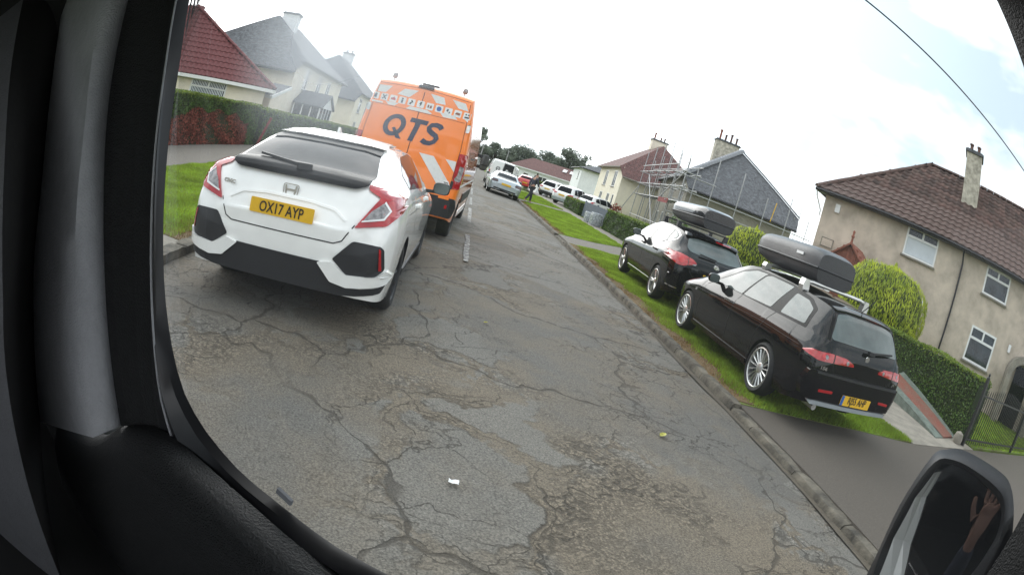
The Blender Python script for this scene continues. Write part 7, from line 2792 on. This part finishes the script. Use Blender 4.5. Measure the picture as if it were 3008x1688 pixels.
def our_car():
    root = empty('camera_car', (0, 0, 0))
    tag(root, 'dark car interior that frames the view: grey pillar, door top, window and door mirror', 'car')
    A1 = [(-1.819, 0.337), (-1.708, 0.106), (-1.648, -0.073), (-1.591, -0.254), (-1.521, -0.476), (-1.451, -0.669), (-1.367, -0.83), (-1.282, -0.933), (-1.162, -0.993)]
    A2 = [(-1.162, -0.993), (-0.996, -1.033), (-0.787, -1.041), (-0.607, -1.049), (-0.426, -1.031)]
    B1 = [(-1.943, 0.347), (-1.787, 0.03), (-1.679, -0.242), (-1.589, -0.496), (-1.526, -0.756), (-1.483, -1.046), (-1.438, -1.213)]
    B2 = [(-1.438, -1.213), (-1.073, -1.178), (-0.81, -1.174), (-0.606, -1.18)]
    Cc = [(-2.586, 0.405), (-2.342, -0.083), (-2.127, -0.482), (-2.003, -0.782), (-1.904, -1.092), (-1.822, -1.377)]
    Rg = [(-3.018, 0.308), (-2.649, -0.201), (-2.518, -0.568), (-2.433, -0.933), (-2.4, -1.229), (-2.337, -1.486), (-2.215, -1.699)]
    Dl = [(-4.678, 0.647), (-3.869, -0.029), (-3.437, -0.643), (-3.436, -1.153), (-3.437, -1.706), (-3.549, -2.448)]
    El = [(-10.504, 1.404), (-7.865, 0.2), (-5.728, -0.854), (-5.031, -1.846), (-5.182, -2.732), (-5.24, -3.743)]
    Dr = [(-2.898, -2.063), (-2.186, -1.693), (-1.802, -1.375), (-1.476, -1.253), (-1.074, -1.241), (-0.706, -1.269)]
    up = 0.28
    a1 = curve(A1, .440, 30, up)
    m1 = [p.lerp(q, .45) - VN * .018 for p, q in zip(a1, curve(B1, .412, 30, up))]
    b1 = curve(B1, .412, 30, up)
    a2, b2 = curve(A2, .440, 24, 0, .5), curve(B2, .412, 24, 0, .5)
    m2 = [p.lerp(q, .45) - VN * .018 for p, q in zip(a2, b2)]
    s = MB()
    s.grid([a1 + a2[1:], [p.lerp(q, .15) - VN * .012 for p, q in zip(a1 + a2[1:], m1 + m2[1:])], m1 + m2[1:], [p.lerp(q, .7) + VN * .006 for p, q in zip(m1 + m2[1:], b1 + b2[1:])], b1 + b2[1:]])
    s.build('window_seal', M['seal'], parent=root, smooth=True, sharp=30)
    # pale hairline where the seal meets the frame
    t = MB()
    t.tube([p.lerp(q, .62) - VN * .012 for p, q in zip(a1, b1)], .0022, 6)
    t.build('seal_lip', M['trim'], parent=root, smooth=True)
    t = MB()
    t.tube([p - VN * .006 for p in b2], .005, 8)
    t.tube([p.lerp(q, .35) - VN * .02 for p, q in zip(b2, a2)], .003, 8)
    t.build('sill_rail', M['railmetal'], parent=root, smooth=True)
    c1 = curve(Cc, .37, 30, up)
    s = MB()
    s.grid([b1, [p.lerp(q, .12) + VN * .006 for p, q in zip(b1, c1)], [p.lerp(q, .5) + VN * .014 for p, q in zip(b1, c1)], [p.lerp(q, .92) + VN * .010 for p, q in zip(b1, c1)], c1])
    s.build('door_frame', M['trimdark'], parent=root, smooth=True, sharp=40)
    r1, d1 = curve(Rg, .31, 30, up), curve(Dl, .33, 30, up)
    s = MB()
    sc = lambda p, k: EYE + (p - EYE) * k
    rows = [[sc(p, 1.06) for p in c1], c1, [sc(p.lerp(q, .25), .985) for p, q in zip(c1, r1)], [sc(p.lerp(q, .6), .985) for p, q in zip(c1, r1)], r1, [p.lerp(q, .3) for p, q in zip(r1, d1)], [p.lerp(q, .65) for p, q in zip(r1, d1)], d1, [sc(p, 1.08) for p in d1]]
    s.grid(rows)
    s.build('pillar_trim', M['trim'], parent=root, smooth=True, sharp=60)
    e1 = curve(El, .14, 30, .1, .4)
    s = MB()
    s.grid([[sc(p, 1.06) for p in d1], [sc(p.lerp(q, .2), 1.03) for p, q in zip(d1, e1)], [p.lerp(q, .6) for p, q in zip(d1, e1)], e1])
    s.build('seat_belt', M['belt'], parent=root, smooth=True)
    s = MB()
    f1 = [p - VU * .25 - VN * .16 for p in e1]
    s.grid([e1, [p.lerp(q, .5) for p, q in zip(e1, f1)], f1])
    s.build('rear_trim', M['trimmid'], parent=root, smooth=True)
    # door card under the sill
    dr = curve(Dr, .375, 30, 0, .55)
    rows = [[p + VN * .035 + Z * .004 for p in dr], [p + VN * .012 + Z * .004 for p in dr], dr, [p - VN * .016 - Z * .012 for p in dr], [p - VN * .03 - Z * .045 for p in dr], [p - VN * .035 - Z * .12 for p in dr], [p - VN * .02 - Z * .45 for p in dr]]
    s = MB()
    s.grid(rows)
    s.build('door_card', M['trimdark'], parent=root, smooth=True, sharp=60)
    # sill between the seal and the door card
    s = MB()
    s.grid([[p + VN * .01 - Z * .03 for p in b2], [p - Z * .035 for p in curve(Dr[3:], .385, 24, .3, .6)]])
    s.build('sill', M['seal'], parent=root)
    k = MB()
    p = vp(-.797, -1.012, .445)
    dd = (vp(-.764, -1.02, .445) - vp(-.829, -1.008, .445)).normalized()
    k.bar(p - dd * .013 + Z * .006, p + dd * .013 + Z * .006, .005, .009)
    k.build('lock_clip', M['slatelight'], parent=root)
    # the pane: from the sill up to the roof rail
    g = MB()
    base = [p + VN * .012 - Z * .022 - VU * .012 for p in (a1 + a2[1:])]
    hd = .40
    poly = list(base)
    tip = base[-1] + VU * .25
    poly += [tip, EYE + VN * .452 + VU * .48 - Z * .05, EYE + VN * .452 + VU * .26 + Z * hd, EYE + VN * .452 - VU * .70 + Z * hd]
    flat = [Vector(((q - EYE).dot(VU), (q - EYE).z, 0)) for q in poly]
    pts = [EYE + VN * .452 + VU * q.x + Z * q.y for q in flat]
    g.prism(pts, VN * .004)
    g.build('window_glass', M['pane'], parent=root)
    # roof rail, front pillar, roof, far side: the dark cab round the eye
    s = MB()
    s.bar(EYE + VN * .43 - VU * 1.1 + Z * (hd + .06), EYE + VN * .43 + VU * .30 + Z * (hd + .06), .10, .085)
    s.bar(EYE + VN * .43 + VU * .295 + Z * (hd + .06), EYE + VN * .46 + VU * .605 - Z * .10, .07, .07)
    s.bar(EYE + VN * .46 + VU * .605 - Z * .08, EYE + VN * .46 + VU * .60 - Z * .60, .09, .06)
    s.build('front_pillar', M['trimdark'], parent=root)
    c = MB()
    q = Matrix.Rotation(-R(27), 3, 'Z')

    def cab(u, n, z, du, dn, dz):
        c.box(EYE + VU * u + VN * n + Z * z, (du, dn, dz), rot=q)
    cab(-.2, -.55, .50, 2.6, 1.95, .04)             # roof
    cab(-.2, -.55, -.98, 2.6, 1.95, .04)            # floor
    cab(-1.50, -.55, -.24, .04, 1.95, 1.46)         # behind
    cab(-.2, -1.50, -.70, 2.6, .04, .58)            # far door
    cab(-.2, -1.50, .46, 2.6, .04, .08)
    cab(1.08, -.55, -.62, .04, 1.95, .70)           # dashboard
    cab(-1.30, .43, -.24, .62, .04, 1.5)            # body side behind the pillar
    c.build('cab_lining', M['liner'], parent=root)
    b = MB()
    for u0, u1, z0, z1 in ((-1.6, 1.1, -1.15, -.62),):
        P_ = EYE + VU * ((u0 + u1) / 2) + VN * .50 + Z * ((z0 + z1) / 2)
        b.box(P_, (u1 - u0, .03, z1 - z0), rot=q)
    b.box(EYE - VU * 1.38 + VN * .52 + Z * -.15, (.5, .03, .9), rot=q)
    b.build('door_skin', M['white'], parent=root)
    # door mirror: local frame on its own plane, 0.8 m away
    MN = Vector((math.sin(R(72)), math.cos(R(72)), 0))
    MU = Vector((math.cos(R(72)), -math.sin(R(72)), 0))
    D = .80

    def mp(s_, t_, k=0.0):
        return EYE + MN * (D + k) + MU * (s_ * D) + Z * (t_ * D)
    out = [(-.205, -.52), (-.225, -.46), (-.236, -.411), (-.254, -.303), (-.24, -.197), (-.212, -.169), (-.163, -.152), (-.048, -.148), (-.001, -.16), (.046, -.197), (.096, -.258), (.125, -.33), (.11, -.42), (.02, -.53), (-.1, -.56)]
    inn = [(-.172, -.49), (-.190, -.42), (-.225, -.338), (-.226, -.247), (-.203, -.196), (-.142, -.178), (-.043, -.184), (.0, -.198), (.022, -.225), (.030, -.265), (.026, -.33), (.01, -.42), (-.03, -.50), (-.08, -.52), (-.13, -.52)]

    def smooth(P_, n=60):
        Q = []
        N_ = len(P_)
        for i in range(N_):
            p0, p1, p2, p3 = (Vector(P_[(i + k_) % N_]) for k_ in (-1, 0, 1, 2))
            for k_ in range(4):
                t_ = k_ / 4
                Q.append(.5 * (2 * p1 + (p2 - p0) * t_ + (2 * p0 - 5 * p1 + 4 * p2 - p3) * t_ * t_ + (3 * p1 - p0 - 3 * p2 + p3) * t_ ** 3))
        return Q
    o_, i_ = smooth(out), smooth(inn)
    cx, cz = -.09, -.34
    rows = [[mp(a.x, a.y, .012) for a in i_], [mp(a.x, a.y, -.004) for a in i_], [mp((a.x + b_.x) / 2, (a.y + b_.y) / 2, -.012) for a, b_ in zip(o_, i_)], [mp(a.x, a.y, .004) for a in o_]]
    for kk, dp in ((.98, .02), (.90, .07), (.72, .11), (.36, .13)):
        rows.append([mp(cx + (a.x - cx) * kk, cz + (a.y - cz) * kk, dp) for a in o_])
    rows = [r_ + [r_[0]] for r_ in rows]
    h = MB()
    h.grid(rows[:5])
    sh = h.build('door_mirror', M['plastic'], parent=root, smooth=True, sharp=60)
    h = MB()
    h.grid(rows[4:])
    h.build('mirror_cap', M['white'], parent=sh, smooth=True)
    gl = MB()
    gl.prism([mp(a.x * 1, a.y, .010) for a in i_], MN * .003)
    go = gl.build('mirror_glass', M['mirror'], parent=sh)
    w = MB()  # added white strip standing in for the car's white side reflected here
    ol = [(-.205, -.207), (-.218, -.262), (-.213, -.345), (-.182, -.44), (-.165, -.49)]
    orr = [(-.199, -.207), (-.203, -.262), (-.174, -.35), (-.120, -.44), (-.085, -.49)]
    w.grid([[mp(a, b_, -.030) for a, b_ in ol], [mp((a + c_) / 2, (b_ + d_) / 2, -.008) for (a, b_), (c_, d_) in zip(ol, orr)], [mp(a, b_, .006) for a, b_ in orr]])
    w.build('body_reflection', M['white'], parent=sh)
    a = MB()
    a.tube([mp(.06, -.42, .05), mp(.20, -.44, .0), EYE + VN * .47 + VU * .62 - Z * .42], .035, 10)
    a.build('mirror_arm', M['plastic'], parent=sh, smooth=True)
    return root


def pane_material():
    """side window: clear, a faint reflection, and a dust film, thickened towards the rear to paint in sun-glare haze"""
    m = bpy.data.materials.new('side_window_glass')
    m.use_nodes = True
    nt = m.node_tree
    nt.nodes.clear()
    L = nt.links
    out = NN(nt, 'ShaderNodeOutputMaterial')
    tr = NN(nt, 'ShaderNodeBsdfTransparent')
    tr.inputs['Color'].default_value = (.985, .99, .988, 1)
    gl = NN(nt, 'ShaderNodeBsdfGlossy')
    gl.inputs['Roughness'].default_value = 0.02
    fr = NN(nt, 'ShaderNodeFresnel')
    fr.inputs['IOR'].default_value = 1.15
    m1 = NN(nt, 'ShaderNodeMixShader')
    L.new(fr.outputs[0], m1.inputs[0])
    L.new(tr.outputs[0], m1.inputs[1])
    L.new(gl.outputs[0], m1.inputs[2])
    du = NN(nt, 'ShaderNodeBsdfTranslucent')
    du.inputs['Color'].default_value = (.82, .86, .9, 1)
    tc = NN(nt, 'ShaderNodeTexCoord')
    n1 = NN(nt, 'ShaderNodeTexNoise')
    n1.inputs['Scale'].default_value = 5
    n1.inputs['Detail'].default_value = 6
    L.new(tc.outputs['Object'], n1.inputs['Vector'])
    # glare haze put into the dust layer, centred on the pane's upper rear
    ds = NN(nt, 'ShaderNodeVectorMath', operation='DISTANCE')
    L.new(tc.outputs['Object'], ds.inputs[0])
    c = EYE + VN * .452 - VU * .43 + Z * .115
    ds.inputs[1].default_value = c
    mr = NN(nt, 'ShaderNodeMapRange', interpolation_type='SMOOTHSTEP')
    mr.inputs['From Min'].default_value = .0
    mr.inputs['From Max'].default_value = .215
    mr.inputs['To Min'].default_value = .36
    mr.inputs['To Max'].default_value = .006
    L.new(ds.outputs['Value'], mr.inputs['Value'])
    mu = NN(nt, 'ShaderNodeMath', operation='MULTIPLY')
    L.new(mr.outputs[0], mu.inputs[0])
    r2 = NN(nt, 'ShaderNodeMapRange')
    r2.inputs['To Min'].default_value = .5
    r2.inputs['To Max'].default_value = 1.5
    L.new(n1.outputs['Fac'], r2.inputs['Value'])
    L.new(r2.outputs[0], mu.inputs[1])
    m2 = NN(nt, 'ShaderNodeMixShader')
    L.new(mu.outputs[0], m2.inputs[0])
    L.new(m1.outputs[0], m2.inputs[1])
    L.new(du.outputs[0], m2.inputs[2])
    L.new(m2.outputs[0], out.inputs['Surface'])
    return m


M['pane'] = pane_material()
our_car()


def passenger_hand():
    MN = Vector((math.sin(R(72)), math.cos(R(72)), 0))
    MU = Vector((math.cos(R(72)), -math.sin(R(72)), 0))
    c = EYE + MN * .05 - MU * .05 - Z * .36
    root = empty('person', c)
    tag(root, 'raised hand and dark sleeve of the passenger, seen only in the door mirror', 'person')
    q = lambda u, v, w: tuple(MU * u + MN * v + Z * w)
    J = [(q(.02, -.06, -.30), .038), (q(.01, -.03, -.14), .030), (q(0, 0, -.06), (.028, .022)), (q(0, .0, -.012), (.036, .017)), (q(0, .005, .03), (.036, .014))]
    E_ = [(0, 1), (1, 2), (2, 3), (3, 4)]
    for i, (u, L) in enumerate(((-.033, .062), (-.011, .074), (.011, .070), (.032, .054))):
        b = len(J)
        J += [(q(u, .006, .045), .0105), (q(u * 1.15, .016, .045 + L * .55), .0092), (q(u * 1.2, .006 - .012, .045 + L), .0075)]
        E_ += [(4, b), (b, b + 1), (b + 1, b + 2)]
    b = len(J)
    J += [(q(-.045, .012, -.015), .0125), (q(-.068, .022, .015), .011), (q(-.078, .020, .042), .009)]
    E_ += [(3, b), (b, b + 1), (b + 1, b + 2)]
    skin_mesh('hand', J, E_, 'skin', root, sub=2, root=3)
    skin_mesh('sleeve', [(q(.03, -.12, -.42), .062), (q(.02, -.06, -.28), .052), (q(.012, -.035, -.17), .043), (q(.004, -.012, -.085), .036)], [(0, 1), (1, 2), (2, 3)], 'cloth', root)


passenger_hand()
